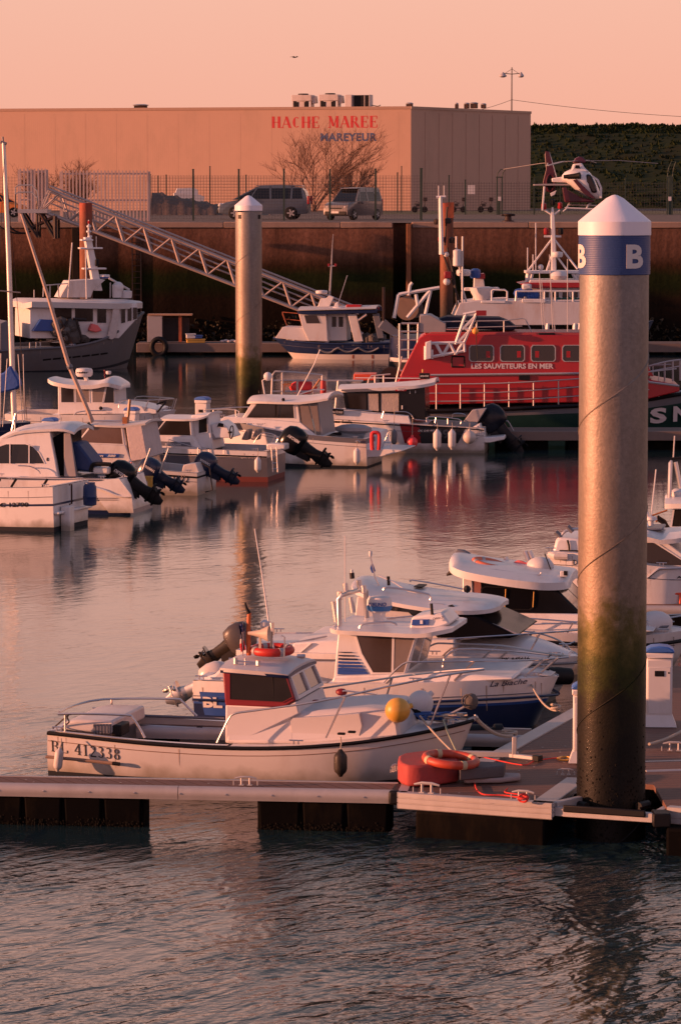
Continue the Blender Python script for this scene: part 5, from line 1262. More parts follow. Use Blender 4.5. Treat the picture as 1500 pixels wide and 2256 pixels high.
# louvres, hatch outline
lv = MB()
for i in range(7): lv.box(tuple(F.Q(980, 788 + i * 2.6, .66)), (.33, .03, .018))
lv.build('engine_louvre', REDD, t)
ho = MB()
for a, b_ in (((995, 785), (1023, 785)), ((1023, 785), (1023, 808)), ((1023, 808), (995, 808)), ((995, 808), (995, 785))): ho.tube([F.Q(a[0], a[1], .62), F.Q(b_[0], b_[1], .62)], .022, 4)
ho.build('hatch_frame', BLACK, t)
MB().box(tuple(F.Q(1155, 829, .24)), (.34, .08, .22)).build('fairlead', BLACK, t)
for y, y2 in ((826, 822), ):
    det(F, t, [(948, y, .2), (1280, y2, .2), (1496, 850, .25)], .035, GALV, 'grab_rail')
tp = [(945, 846, .06), (1100, 844, .02), (1275, 834, .02), (1400, 822, .15), (1490, 812, .6)]
posts = [(x, 846 - (x - 960) * .03, x, 902 - (x - 960) * .03, .04) for x in (961, 1014, 1067, 1121, 1175, 1230, 1283, 1335)] + [(1451, 818, 1451, 874, .35), (1425, 820, 1425, 880, .25)]
rails(F, t, tp, posts, .02, extra=[[(945, 866, .06), (1100, 864, .02), (1275, 852, .02), (1430, 838, .2)], [(945, 884, .06), (1100, 882, .02), (1275, 872, .02), (1430, 858, .2)]], mirror=4.2, mat=GALV)
rails(F, t, [(1430, 806, 1.2), (1470, 796, 1.2), (1500, 792, 1.2)], [(1430, 806, 1430, 842, 1.2), (1464, 797, 1464, 842, 1.2), (1482, 795, 1482, 840, 1.2), (1498, 793, 1498, 838, 1.2)], .03, mat=GALV, extra=[[(1430, 818, 1.2), (1500, 806, 1.2)]])
# white lattice crane
for q in ([(937, 762), (937, 792)], [(951, 770), (951, 790)], [(937, 756), (1022, 754)], [(940, 788), (1023, 772)], [(1022, 754), (1050, 688)], [(1003, 758), (1026, 690)], [(1022, 756), (1005, 752)], [(1020, 692), (1052, 686)], [(1048, 696), (1018, 725)], [(1020, 722), (1038, 728)], [(1038, 724), (1010, 752)], [(960, 756), (975, 784)], [(975, 784), (990, 756)], [(990, 756), (1003, 780)], [(1003, 780), (1018, 757)], [(1022, 756), (1023, 775)]): det(F, t, [(q[0][0], q[0][1], .5), (q[1][0], q[1][1], .5)], .05, GEL, 'crane_lattice')
F.prof(t, 'crane_post', [(937, 792), (937, 754), (950, 750), (950, 790)], .35, .65, GEL)
MB().box(tuple(F.Q(1060, 689, .5)), (.32, .1, .16)).build('radar_reflector_board', REDD, t)
det(F, t, [(1052, 690, .5), (1047, 720, .5), (1052, 790, .5)], .012, BLACK, 'crane_line')
# dinghy on the roof under its dark cover, grey box and rails
F.prof(t, 'covered_dinghy', [(964, 722), (962, 704), (985, 697), (1100, 700), (1122, 708), (1140, 722), (1130, 728)], 1.2, 2.9, M('dark_cover', (.012, .014, .03), .7, var=.3, bump=.4), .12, bev=.06)
F.prof(t, 'grey_roof_unit', [(924, 732), (924, 695), (947, 693), (982, 712), (982, 734)], .8, 2.4, M('grey_unit', (.30, .27, .27), .6, var=.12, dirt=(.2, .16, .14), damt=.4))
F.prof(t, 'unit_base', [(936, 748), (936, 734), (960, 734), (960, 748)], 1.0, 2.2, REDP)
rails(F, t, [(975, 708, .9), (1110, 706, .9), (1150, 701, .9), (1158, 704, .9), (1173, 735, .9)], [(1110, 706, 1110, 732, .9), (1050, 707, 1050, 732, .9)], .02, k=1, mat=GALV, extra=[[(985, 722, .9), (1150, 718, .9)]])
F.prof(t, 'roof_hatch', [(1186, 745), (1186, 733), (1222, 733), (1226, 746)], .7, 1.6, BLACK)
for x, y0, y1 in ((1196, 735, 600), (1201, 735, 620), (1223, 735, 640), (1250, 735, 570), (1218, 735, 560)):
    det(F, t, [(x, y0, 1.5), (x - (8 if x < 1240 else 0), y1, 1.5)], .014, GEL2, 'whip_antenna')
# ladder frame at the stern
for q in ([(880, 712), (880, 815)], [(884, 712), (922, 712)], [(921, 712), (918, 815)], [(880, 730), (920, 730)], [(880, 748), (920, 748)], [(880, 770), (920, 770)], [(880, 790), (918, 790)], [(900, 712), (900, 790)], [(885, 785), (870, 850)], [(908, 785), (895, 828)], [(880, 816), (912, 816)]): det(F, t, [(q[0][0], q[0][1], .8), (q[1][0], q[1][1], .8)], .032, GALV, 'ladder_frame')
rails(F, t, [(808, 858, 1), (812, 836, 1), (818, 828, 1), (860, 824, 1)], [(826, 826, 826, 852, 1), (845, 826, 845, 852, 1)], .03, k=1, mat=GALV)
F.prof(t, 'stern_locker', [(779, 838), (779, 824), (828, 824), (828, 838)], 1.2, 2.4, ORANGE)
ws = F.Q(860, 828, 1.4)
MB().lathe([(.03, 0), (.36, 0), (.36, .06), (.14, .08), (.14, .7), (.36, .72), (.36, .78), (.03, .78)], (ws.x, ws.y, ws.z - .1), 18, axis='y').build('rope_winch', DARKS, t)
F.prof(t, 'stern_deck', [(800, 905), (806, 866), (880, 864), (900, 905)], .6, 3.6, GREYP)
ballfender(F.Q(1047, 729, .38), .1, M('orange_float', (.80, .33, .06), .5, var=.15), 'small orange float hanging from the white crane of the red lifeboat', F, .1, 'float', 'float_ball')
def decal(F, root, pts, surf, mat, name='hull_graphic', off=.006, n=10):
    """painted panel that follows the hull: quad of pixels tl, tr, br, bl"""
    P = [F.Q(a, b, 0) for a, b in pts]; vs_ = []; fs = []
    for j in range(5):
        for i in range(n + 1):
            u, v = i / n, j / 4; p = (P[0].lerp(P[1], u)).lerp(P[3].lerp(P[2], u), v); vs_.append((p.x, surf(p.x, p.z) - off, p.z))
    for j in range(4):
        for i in range(n): a = j * (n + 1) + i; fs.append((a, a + 1, a + n + 2, a + n + 1))
    return MB().add(vs_, fs).build(name, mat, root)
WHR = [(0, .90, GEL), (.90, 1, ANTIB)]
# ---- left main walkway the boats lie against
a = Vector((-11.9, 83.5)); b_ = Vector((-2.6, 108.6)); dd = (b_ - a).normalized()
t = empty('walkway_pontoon', (a.x, a.y, 0), math.atan2(dd.y, dd.x), 'boarded walkway pontoon hidden among the left moored boats, carrying the blue topped pedestals', 'pontoon')
L_ = (b_ - a).length
MB().box((L_ / 2, 0, .45), (L_, 2.0, .08)).build('deck_planks', PLF, t, smooth=False)
MB().box((L_ / 2, -1.0, .40), (L_, .08, .2)).box((L_ / 2, 1.0, .40), (L_, .08, .2)).build('edge_beam', ALU, t)
for i in range(6): MB().box(((i + .5) * L_ / 6, 0, .05), (L_ / 6 * .7, 1.8, .7)).build('float', FLOATM, t)
BTOP = M('blue_pedestal_lid', (.04, .13, .42), .45, var=.15, scale=12)
def pedestal(px, ytop, Y, wpx, lab, yaw=-18, z0=.5):
    s_ = Y / FPX; b_ = W(px, 1000, Y); w_ = wpx * s_; t = empty('service_pedestal', (b_.x, Y, z0), R(yaw), lab, 'pedestal', 'white service pedestals with blue lids')
    h = W(px, ytop, Y).z - z0
    MB().box((0, 0, h * .42), (w_ * .92, w_ * .8, h * .84)).build('cabinet', WHITEP, t, bev=.02)
    MB().prism([(-w_ * .62, -w_ * .55, 0), (w_ * .62, -w_ * .55, 0), (w_ * .62, w_ * .55, 0), (-w_ * .62, w_ * .55, 0)], [(-w_ * .46, -w_ * .4, h * .14), (w_ * .46, -w_ * .4, h * .14), (w_ * .46, w_ * .4, h * .14), (-w_ * .46, w_ * .4, h * .14)]).build('plinth', WHITEP, t)
    MB().lathe([(w_ * .44, h * .84), (w_ * .52, h * .85), (w_ * .54, h * .93)], n=4, sc=(1.2, 1.2)).build('lamp_collar', GEL, t) if False else MB().box((0, 0, h * .88), (w_ * 1.0, w_ * .86, h * .07)).build('lamp_collar', GEL, t, bev=.015)
    pr = [(-w_ * .54, h * .915), (w_ * .54, h * .915), (w_ * .5, h * .955), (w_ * .3, h * .99), (0, h), (-w_ * .3, h * .99), (-w_ * .5, h * .955)]
    MB().prism([(x, -w_ * .47, z) for x, z in pr], [(x, w_ * .47, z) for x, z in pr]).build('lid', BTOP, t, bev=.02)
    MB().box((0, -w_ * .4 - .004, h * .66), (w_ * .34, .014, h * .07)).build('meter_window', BLACK, t)
    MB().box((w_ * .33, -w_ * .4 - .003, h * .67), (.02, .012, .02)).build('lock', BLACK, t)
    MB().box((0, -w_ * .4 - .001, h * .45), (w_ * .78, .008, h * .58)).build('door', WHITEP, t, bev=.004)
    return t
pedestal(447, 873, 104.7, 30, 'service pedestal standing behind the boat with the steering console')
pedestal(291, 896, 99.8, 29, 'service pedestal between the pilothouse boat and the cream cabin boat', )
pedestal(112, 919, 95, 31, 'service pedestal above the roof of the arched cabin boat')
pedestal(1456, 1421, 47.7, 62, 'biggest service pedestal, on the walkway right of the lettered pile', yaw=-4)
pedestal(1291, 1502, 44.6, 56, 'service pedestal almost hidden behind the left edge of the lettered pile', yaw=-4)

# ---- far left sailing boat
F = Fr(-60, 1000, -10)
t = F.root('sailing_boat', 'sailing boat at the left edge with tall pale mast and blue sail cover', 'sailing boat')
F.hull(t, [(-260, 940, .9), (-150, 938, 1), (-40, 936, .9), (30, 932, .5), (66, 930, .04)], 2.6, [(0, .7, NAVY), (.7, 1, GEL)], rk=.5, deckmat=GREYP)
det(F, t, [(32, 938, 1.3), (28, 840, 1.3), (19, 560, 1.3), (8, 314, 1.3)], [.085, .085, .075, .055], M('mast_alloy', (.62, .56, .52), .35, metal=.3, var=.08), 'mast', 10)
det(F, t, [(6, 300, 1.3), (7, 318, 1.3)], .03, GREYP, 'masthead_light')
F.path(t, 'masthead_fitting', [(2, 312, 1.3), (14, 316, 1.3)], .05, GREYP, 6)
F.prof(t, 'sail_cover', [(-60, 850), (-20, 830), (8, 820), (22, 804), (40, 836), (43, 850), (34, 858), (0, 866), (-60, 880)], 1.15, 1.5, TARP, bev=.05)
det(F, t, [(207, 936, 1.0), (150, 800, 1.0), (105, 650, 1.0), (47, 470, 1.0)], [.065, .065, .055, .04], M('old_spar', (.42, .30, .24), .6, var=.35, scale=3), 'leaning_spar', 8)
MB().sphere(tuple(F.Q(154, 808, 1.0)), .10, 8).build('spar_collar', GREYP, t)
for q in ([(2, 778, .1), (0, 940, .1)], [(16, 790, .1), (6, 940, .1)], [(40, 780, .3), (50, 930, .3)], [(51, 780, .3), (55, 930, .3)]): det(F, t, q, .012, GEL2, 'shroud')
for q in ([(10, 320, 1.3), (-16, 930, .2)], [(9, 320, 1.3), (60, 930, 1.3)], [(12, 320, 1.3), (20, 640, 1.3)]): det(F, t, q, .008, DARKS, 'rigging_wire', 4)
det(F, t, [(0, 640, 1.2), (45, 644, 1.2)], .02, GREYP, 'spreader')

# ---- white pilothouse boat with radar
F = Fr(230, 968, -9)
t = F.root('pilothouse_boat', 'white pilothouse boat with curved roof and a radar dome, behind the arched cabin boat', 'motor boat', GR2)
sf = F.hull(t, [(10, 912, .88), (60, 912, 1), (140, 914, 1), (240, 914, 1), (310, 910, .82), (355, 906, .5), (386, 903, .04)], 2.5, [(0, .28, GEL), (.28, 1, M('painted_shade_hull', (.17, .13, .12), .5, var=.15))], rk=.45, open_to=110, floor=.4)  # shade on the hull below the white band is put into its colour
F.prof(t, 'cabin', [(128, 912), (127, 848), (250, 848), (252, 888), (300, 892), (345, 902), (345, 912)], .35, 2.15, GEL, .05)
F.shell(t, 'roof', [(105, 834, .7, .03), (118, 841, 1.0, .05), (160, 848, 1.08, .1), (205, 848, 1.08, .1), (232, 843, 1.08, .16), (250, 846, 1.0, .1), (266, 850, .7, .03)], 1.25, GEL, th=.12)
z0 = F.Q(128, 912, .35).z
for q in ([(135, 886), (134, 851), (162, 851), (163, 886)], [(168, 886), (167, 851), (195, 851), (197, 886)], [(204, 886), (203, 852), (231, 852), (225, 886)]): F.win(t, q, .35, GLASSP if q[0][0] > 160 else GLASSW, k=.05, z0=z0, far=2.15)
F.win(t, [(229, 887), (235, 852), (250, 852), (251, 887)], .35, GLASS, k=.05, z0=z0, fw=.01)
radar(F, t, 167, 204, 811, 829, 1.2, word='radar'); F.prof(t, 'radar_stalk', [(188, 843), (183, 828), (190, 828), (196, 843)], 1.15, 1.3, GEL)
radar(F, t, 233, 245, 817, 824, 1.2, name='antenna_dome'); MB().tube([F.Q(231, 833, 1.2), F.Q(230, 815, 1.2)], .02, 6).build('mast_light', REDD, t)
MB().tube([F.Q(239, 832, 1.2), F.Q(239, 824, 1.2)], .03, 6).build('dome_stalk', BLACK, t)
MB().sphere(tuple(F.Q(222, 899, .3)), .06, 8).build('deck_light', BLACK, t)
rails(F, t, [(262, 898, .1), (270, 882, .2), (330, 881, .5), (382, 878, 1.2)], [(327, 882, 318, 905, .35), (385, 879, 377, 906, 1.1)], .018, mirror=2.5)
rails(F, t, [(150, 935, .05), (170, 908, .05), (233, 904, .05)], [(192, 907, 178, 930, .05)], .018)
MB().tube(smoothpath([F.Q(*p) for p in ((330, 902, .4), (345, 908, .4), (356, 896, .4), (366, 884, .6), (345, 890, .5))], 3), .03, 6).build('mooring_rope', BLACK, t)

# ---- boat behind with registration FC
F = Fr(720, 1030, -12)
t = F.root('cabin_boat', 'white cabin boat numbered FC 870939 with clear canopy and red horseshoe buoy on its stern', 'motor boat', GR2)
sf = F.hull(t, [(455, 923, .05), (490, 924, .5), (550, 936, .85), (620, 950, 1), (713, 961, 1), (806, 968, .95)], 2.5, [(0, .12, GREYP), (.12, .72, GEL), (.72, 1, ANTIB)], rk=.5, sgn=-1, open_to=706, floor=.45)
F.prof(t, 'trunk', [(470, 940), (492, 918), (540, 920), (660, 930), (700, 962), (560, 948)], .3, 2.2, GEL, .15)
F.prof(t, 'cabin', [(530, 925), (556, 884), (655, 884), (664, 950), (600, 945)], .38, 2.1, GEL, .06)
z0 = F.Q(600, 950, .38).z
F.win(t, [(543, 920), (566, 888), (645, 888), (648, 921)], .38, GLASSW, k=.06, z0=z0, far=2.1, frame=WH_)
F.text(t, 'I', (606, 919), (608, 919), 30, .37, BLACK, bold=.0, name='window_post')
F.win(t, [(488, 944), (496, 932), (542, 932), (548, 948)], .29, GLASSW, k=.12)
F.shell(t, 'roof', [(544, 885, .8), (570, 884, 1.0), (660, 886, 1.05), (722, 877, 1.05)], 1.25, GEL, th=.06, crown=.14, sub=2)
F.prof(t, 'canopy_panel', [(660, 886), (678, 886), (694, 958), (668, 956)], .35, .38, GLASSP, .05, bev=0); F.prof(t, 'canopy_panel', [(681, 886), (698, 885), (706, 958), (697, 958)], .35, .38, GLASSP, .05, bev=0)
F.prof(t, 'canopy_end', [(697, 884), (700, 884), (710, 958), (706, 958)], .36, 2.1, M('grey_canopy', (.28, .25, .25), .5, var=.2), bev=0)
F.prof(t, 'blue_line', [(548, 941.5), (649, 942), (649, 943.3), (548, 942.8)], .345, .40, NAVY, 0, 0)
F.text(t, 'FC 870939', (553, 938.5), (585, 938.5), 6.3, .36, BLACK, bold=.02)
MB().sphere(tuple(F.Q(590, 829, 1.0)), .125, 14).tube([F.Q(583, 868, 1), F.Q(578, 838, 1), F.Q(588, 832, 1)], .02, 6).build('round_mirror', WHITEP, t)
rk_ = MB()
for i in range(5): rk_.tube([F.Q(625 + i * 3.6, 852, 1.2), F.Q(628 + i * 3.6, 838, 1.2)], .015, 5)
rk_.tube([F.Q(622, 847, 1.2), F.Q(642, 845, 1.2)], .015, 5).tube([F.Q(625, 864, 1.2), F.Q(626, 848, 1.2)], .02, 5)
rk_.build('rod_rack', ORANGE if False else WOODV, t)
det(F, t, [(655, 872, 1.0), (693, 800, 1.0), (705, 770, 1.0)], .014, GEL, 'whip_antenna'); det(F, t, [(686, 862, 1.0), (705, 835, 1.0)], .03, WOODV, 'rod_holder')
det(F, t, [(660, 868, .6), (690, 858, .6), (715, 858, .6)], .02, STEEL, 'roof_rail'); MB().sphere(tuple(F.Q(624, 880, .3)), .05, 8).build('horn', BLACK, t)
MB().tube([F.Q(572, 866, 1), F.Q(571, 860, 1)], .03, 6).build('nav_light', BLACK, t)
rails(F, t, [(455, 902, 1.2), (520, 903, .5), (525, 915, .4)], [(519, 903, 520, 918, .5), (470, 903, 470, 922, 1.0)], .016, mirror=2.5)
F.prof(t, 'bathing_platform', [(806, 1008), (806, 990), (838, 989), (886, 991), (886, 994), (840, 1006)], .25, 2.2, GEL, bev=.02)
F.prof(t, 'transom_step', [(800, 968), (806, 945), (838, 950), (850, 990), (806, 992)], 1.3, 2.3, GEL)
rails(F, t, [(840, 990, .6), (856, 950, .6), (862, 990, .6)], [(850, 960, 860, 960, .6), (846, 975, 862, 975, .6)], .015, k=1)
MB().sphere(tuple(F.Q(790, 945, 1.3) + Vector((-.15, 0, 0))), .25, 10, sc=(2.2, 1, .6)).build('grey_sail_bag', M('translucent_cover', (.33, .31, .32), .35, var=.3, bump=.5), t)
MB().tube([F.Q(783, 973, 0), F.Q(788, 970, 0), F.Q(793, 974, 0)], .02, 6).build('cleat', STEEL, t)
hs = F.world(F.Q(827, 972, -.12)); o = MB()
for sx in (-1, 1): o.tube(smoothpath([Vector((sx * .0, 0, .24)), Vector((sx * .09, 0, .21)), Vector((sx * .10, 0, 0)), Vector((sx * .085, 0, -.24))], 3), .055, 8)
o = o.build('horseshoe_buoy', M('red_foam', (.70, .03, .03), .6, var=.12, bump=.1), loc=hs); tag(o, 'red horseshoe buoy hung on the stern of the boat numbered FC 870939', 'life ring')
fender(F.Q(786, 1005, -.12), .095, .42, label='white fender low on the stern quarter below the red horseshoe buoy', rope=.2)['category'] = 'fender'
bpy.data.objects[-1] if False else None
for o_ in list(COL.objects)[-3:]:
    if o_.name.startswith('fender') and o_.type == 'EMPTY': o_.location = F.world(F.Q(786, 1005, -.12))

# ---- grey hulled open backed cabin boat
F = Fr(540, 1062, -12)
t = F.root('cabin_boat', 'grey hulled white cabin boat with open steering console, two seats and big black outboard', 'motor boat', GR2)
sf = F.hull(t, [(262, 984, .2), (300, 985, .7), (380, 988, .95), (480, 991, 1), (588, 995, .95)], 2.3, [(0, .16, GEL), (.16, .64, M('boat_grey', (.105, .105, .13), .4, var=.1)), (.64, 1, ANTI)], rk=.5, sgn=-1, open_to=432, floor=.35, kb=.9)
F.rub(t, .02, -.14, BLACK)
F.prof(t, 'trunk', [(305, 985), (318, 962), (425, 962), (440, 990)], .25, 2.05, GEL, .1)
F.prof(t, 'cabin', [(335, 962), (365, 922), (421, 922), (426, 962)], .35, 1.9, GEL, .05)
z0 = F.Q(335, 962, .35).z
F.win(t, [(340, 958), (366, 926), (417, 926), (420, 959)], .35, GLASSW, k=.05, z0=z0, far=1.9)
F.prof(t, 'cabin_rear', [(421, 962), (421, 915), (458, 913), (470, 990), (436, 985)], .5, 1.8, GEL, .03)
F.win(t, [(438, 954), (438, 920), (456, 919), (457, 951)], .5, GLASSW, fw=.02)
F.shell(t, 'roof', [(353, 922, .75), (375, 923, .85), (430, 923, .85), (458, 914, .8)], 1.13, GEL, th=.05, crown=.06, sub=2)
F.prof(t, 'grey_stripe', [(345, 972), (418, 974), (422, 984), (345, 981)], .235, .27, GREYP, .08, 0)
F.text(t, 'ESTEOU 630', (364, 981), (399, 981.5), 4.4, .215, WHITEP, bold=.02)
F.win(t, [(320, 980), (322, 970), (334, 970), (342, 980)], .23, GLASS, fw=.01)
F.prof(t, 'console', [(470, 965), (464, 936), (484, 928), (500, 940), (512, 964)], .6, 1.6, GEL, .05)
F.win(t, [(478, 940), (482, 931), (492, 933), (494, 941)], .6, GLASS, fw=.01)
F.prof(t, 'sloping_panel', [(441, 956), (470, 955), (480, 968), (448, 968)], .6, 1.5, M('grey_canopy'), 0)
wc = F.Q(510, 952, .55); MB().tube([(wc.x + .05 * math.cos(a), wc.y + .3 * 0 + .16 * math.sin(a) * .35, wc.z + .17 * math.sin(a)) for a in [2 * PI * i / 14 for i in range(14)]], .016, 6, closed=True).tube([wc, wc + Vector((-.12, .1, -.02))], .03, 6).build('steering_wheel', BLACK, t)
for x in (534, 555): F.prof(t, 'seat', [(x - 3, 969), (x + 3, 955), (x + 9, 946), (x + 16, 946), (x + 14, 960), (x + 12, 970)], .8, 1.2, M('taupe_seat', (.22, .17, .15), .7, var=.15), bev=.03)
outboard(t, tuple(F.Q(662, 1000, 1.0)), 1.08, 58, 1, brand='MERCURY')
rails(F, t, [(560, 975, .3), (575, 955, .3), (600, 956, .3), (612, 965, .3), (608, 975, .3)], [(608, 958, 598, 975, .3)], .014)
ld = MB()
for x in (598, 609): ld.tube([F.Q(x, 985, -.05), F.Q(x + 3, 1040, -.05)], .016, 5)
for i in range(4): ld.tube([F.Q(598 + i, 995 + 13 * i, -.05), F.Q(610 + i, 993 + 13 * i, -.05)], .014, 5)
ld.build('boarding_ladder', STEEL, t)
MB().box(tuple(F.Q(612, 983, .3)), (.5, .5, .16)).build('stern_locker', GEL, t, bev=.03)
F.text(t, 'DK S47510', (531, 1010), (573, 1010), 6, 0, M('pale_lettering'), surf=sf, bold=.01)
rails(F, t, [(365, 996, -.02), (372, 968, 0), (450, 991, -.02)], [(436, 986, 436, 1020, -.03), (461, 990, 461, 1010, -.03), (493, 991, 493, 1000, -.03)], .012, k=1)
fender(F.world(F.Q(568, 1024, -.14)), .09, .36, label='pale fender hanging at the rear of the grey hulled boat', rope=.25)

# ---- white and blue striped boat numbered 611472
F = Fr(400, 1092, -12)
t = F.root('cabin_boat', 'white cabin boat with blue name stripe, pale canvas back and 611472 on its side', 'motor boat', GR2)
sf = F.hull(t, [(120, 1015, .15), (160, 1018, .7), (220, 1024, .95), (300, 1031, 1), (360, 1037, 1), (434, 1043, .95)], 2.1, [(0, .10, GEL2), (.10, .16, BLACK), (.16, .74, GEL2), (.74, 1, ANTIB)], rk=.4, sgn=-1, open_to=292, floor=.3, kb=.95)
F.prof(t, 'trunk', [(140, 1015), (165, 978), (275, 980), (294, 1030), (220, 1022)], .2, 1.9, GEL2, .06)
F.prof(t, 'cabin', [(165, 980), (199, 935), (270, 935), (280, 985)], .28, 1.8, GEL2, .05)
z0 = F.Q(165, 985, .28).z
F.win(t, [(173, 974), (201, 940), (266, 941), (271, 978)], .28, M('perspex_brown', (.12, .075, .06), .15, var=.35, scale=2), k=.05, z0=z0, far=1.8)  # opaque pane; light through the far windows is put into its colour
F.shell(t, 'roof', [(197, 936, .75), (215, 936, .82), (270, 938, .82), (320, 932, .82)], 1.05, GEL2, th=.05, crown=.06, sub=2)
F.prof(t, 'canvas_back', [(276, 938), (311, 934), (325, 1008), (312, 1013), (288, 1016)], .22, 1.8, M('pale_canvas', (.50, .42, .40), .9, var=.15, scale=4, bump=.5, dirt=(.3, .22, .2), damt=.4), .03)
F.prof(t, 'blue_name_stripe', [(180, 998), (263, 1000), (261, 1008), (190, 1007)], .17, .21, BLUE, 0.03, 0)
F.text(t, 'Ortalun', (188, 1005.5), (228, 1006.5), 5.5, .155, WHITEP, bold=.03, shear=.3); F.text(t, '580', (237, 1006.5), (255, 1007), 5.5, .155, WHITEP, bold=.03, shear=.3)
F.text(t, '611472', (361, 1062), (415, 1063.5), 13, 0, BLACK, surf=sf, bold=.0)
det(F, t, [(200, 936, .3), (195, 940, .3)], .1, BLACK, 'lamp'); det(F, t, [(207, 927, .6), (275, 928, .6)], .02, STEEL, 'roof_rail')
MB().box(tuple(F.Q(277, 927, .6)), (.12, .2, .2)).tube([F.Q(281, 930, .8), F.Q(286, 880, .8)], .04, 6).build('roof_lamp', WOODV, t)
outboard(t, tuple(F.Q(468, 1046, 1.1)), .88, 62, 1, cowl=M('navy_cowl', (.010, .017, .05), .25, var=.2), leg=M('navy_leg', (.010, .015, .034), .4), brand='YAMAHA')
F.path(t, 'boarding_ladder', [(444, 1020, .2), (462, 1030, .2), (468, 1080, .2), (452, 1084, .2)], .02, DARKS)
MB().sphere(tuple(F.Q(283, 1030, .2)), .18, 12).build('white_buoy', WHITEP, t)
F.prof(t, 'engine_well', [(400, 1040), (404, 1024), (432, 1020), (440, 1044)], .4, 1.7, GEL2)

# ---- low open boat squeezed behind, navy outboard and yellow crate
F = Fr(300, 1112, -12)
t = F.root('open_boat', 'low open boat squeezed between the cabin boats, with rod holders and navy outboard', 'motor boat', GR2)
F.hull(t, [(150, 1056, .3), (200, 1058, .9), (260, 1060, 1), (318, 1062, .95)], 1.7, [(0, .9, GEL2), (.9, 1, ANTIB)], rk=.3, sgn=-1, open_to=200, floor=.3)
outboard(t, tuple(F.Q(345, 1062, .9)), .9, 60, 1, cowl=M('navy_cowl'), leg=M('navy_leg'), brand='YAMAHA')
for x in (312, 352): det(F, t, [(x, 1042, .5), (x + 22 * .9, 988, .5)], .025, GALV, 'rod_holder')
det(F, t, [(278, 1055, .4), (290, 1018, .4)], .02, REDP, 'red_pole')
cr = F.Q(328, 1062, .5); o = MB().box((0, 0, 0), (.18, .3, .24)).box((0, 0, .125), (.21, .33, .03)).build('yellow_crate', YEL, loc=F.world(cr), bev=.01); tag(o, 'small yellow crate beside the outboards on the left boats', 'crate')

# ---- arched cabin boat
F = Fr(200, 1134, -12)
t = F.root('cabin_boat', 'white boat with arched cabin window, blue tarpaulin and black outboard at the left edge', 'motor boat', GR2)
sf = F.hull(t, [(-300, 1040, .1), (-200, 1042, .6), (-100, 1046, .92), (0, 1050, 1), (128, 1054, 1), (200, 1055, .98), (262, 1056, .93)], 2.4, [(0, .68, GEL), (.68, 1, NAVY)], rk=.6, sgn=-1, lean=.33, open_to=166, floor=.3, kb=.9)
F.rub(t, .025, -.03, GREYP)
F.prof(t, 'cabin', [(-150, 1052), (-60, 1000), (-12, 975), (14, 958), (40, 949), (107, 945), (112, 972), (120, 1010), (128, 1052)], .25, 2.15, GEL, .08)
z0 = F.Q(-150, 1052, .25).z
F.win(t, [(-42, 1021), (-30, 1004), (-5, 985), (12, 979), (54, 979), (70, 984), (84, 998), (97, 1021)], .25, GLASS, k=.08, z0=z0, far=2.15)
for x0, x1, y0 in ((20.5, 22.5, 978), (62.5, 65, 980)): F.prof(t, 'window_bar', [(x0, 1021), (x0, y0), (x1, y0), (x1, 1021)], .225 + .0, .27, GEL, .08 if False else .0, 0)
F.prof(t, 'cabin_door', [(113, 966), (140, 950), (141, 1048), (130, 1048)], .42, 2.0, GLASSB, .03)
F.prof(t, 'rear_pillar', [(139, 950), (153, 950), (168, 1050), (141, 1050)], .35, .5, M('grey_canopy'), .06)
F.shell(t, 'roof', [(-14, 975, .85), (20, 957, .9), (50, 949, .92), (107, 945, .93), (140, 945, .92), (163, 952, .85)], 1.2, GEL, th=.06, crown=.12, sub=2)
F.prof(t, 'tarpaulin_bundle', [(152, 974), (170, 976), (204, 1020), (198, 1040), (166, 1036)], .6, 1.6, TARPN, .1, bev=.05)
F.path(t, 'seat_rail', [(200, 1040, .6), (203, 1026, .6), (212, 1022, .6), (244, 1023, .6)], .05, BLACK, 8, 2)
MB().box(tuple(F.Q(226, 1036, .8)), (.4, .4, .16)).build('seat', GEL, t, bev=.04)
outboard(t, tuple(F.Q(284, 1080, 1.0)), 1.05, 58, 1, brand='SUZUKI')
F.prof(t, 'stern_side', [(186, 1060), (262, 1054), (290, 1092), (294, 1130), (240, 1130)], .02, .06, GEL, -.0, 0)
F.path(t, 'moulded_ridge', [(186, 1068, -.01), (230, 1080, -.01), (260, 1093, -.01), (290, 1094, -.01)], .025, GEL, 6, 2)
for y in (1096, 1100): F.prof(t, 'blue_line', [(120, y), (258, y + 1.0), (258, y + 1.9), (120, y + .9)], .0, .05, NAVY, 0, 0)
for x, y in ((72, 1024),): F.path(t, 'grab_rail', [(40, 1026, .12), (66, 1027, .12), (84, 1036, .12), (89, 1044, .12)], .014, STEEL, 6, 2)
F.text(t, 'e', (102, 1016), (107, 1016), 8, .27, BLACK, surf=lambda x, z: .25 + .08 * (z - z0), name='emblem')
rails(F, t, [(26, 948, .3), (34, 912, .3), (36, 910, .6)], [(33, 930, 33, 948, .3)], .02, mat=ORANGE if False else STEEL, k=1)
det(F, t, [(131, 941, .9), (131, 912, .9)], .02, GEL, 'whip_antenna')

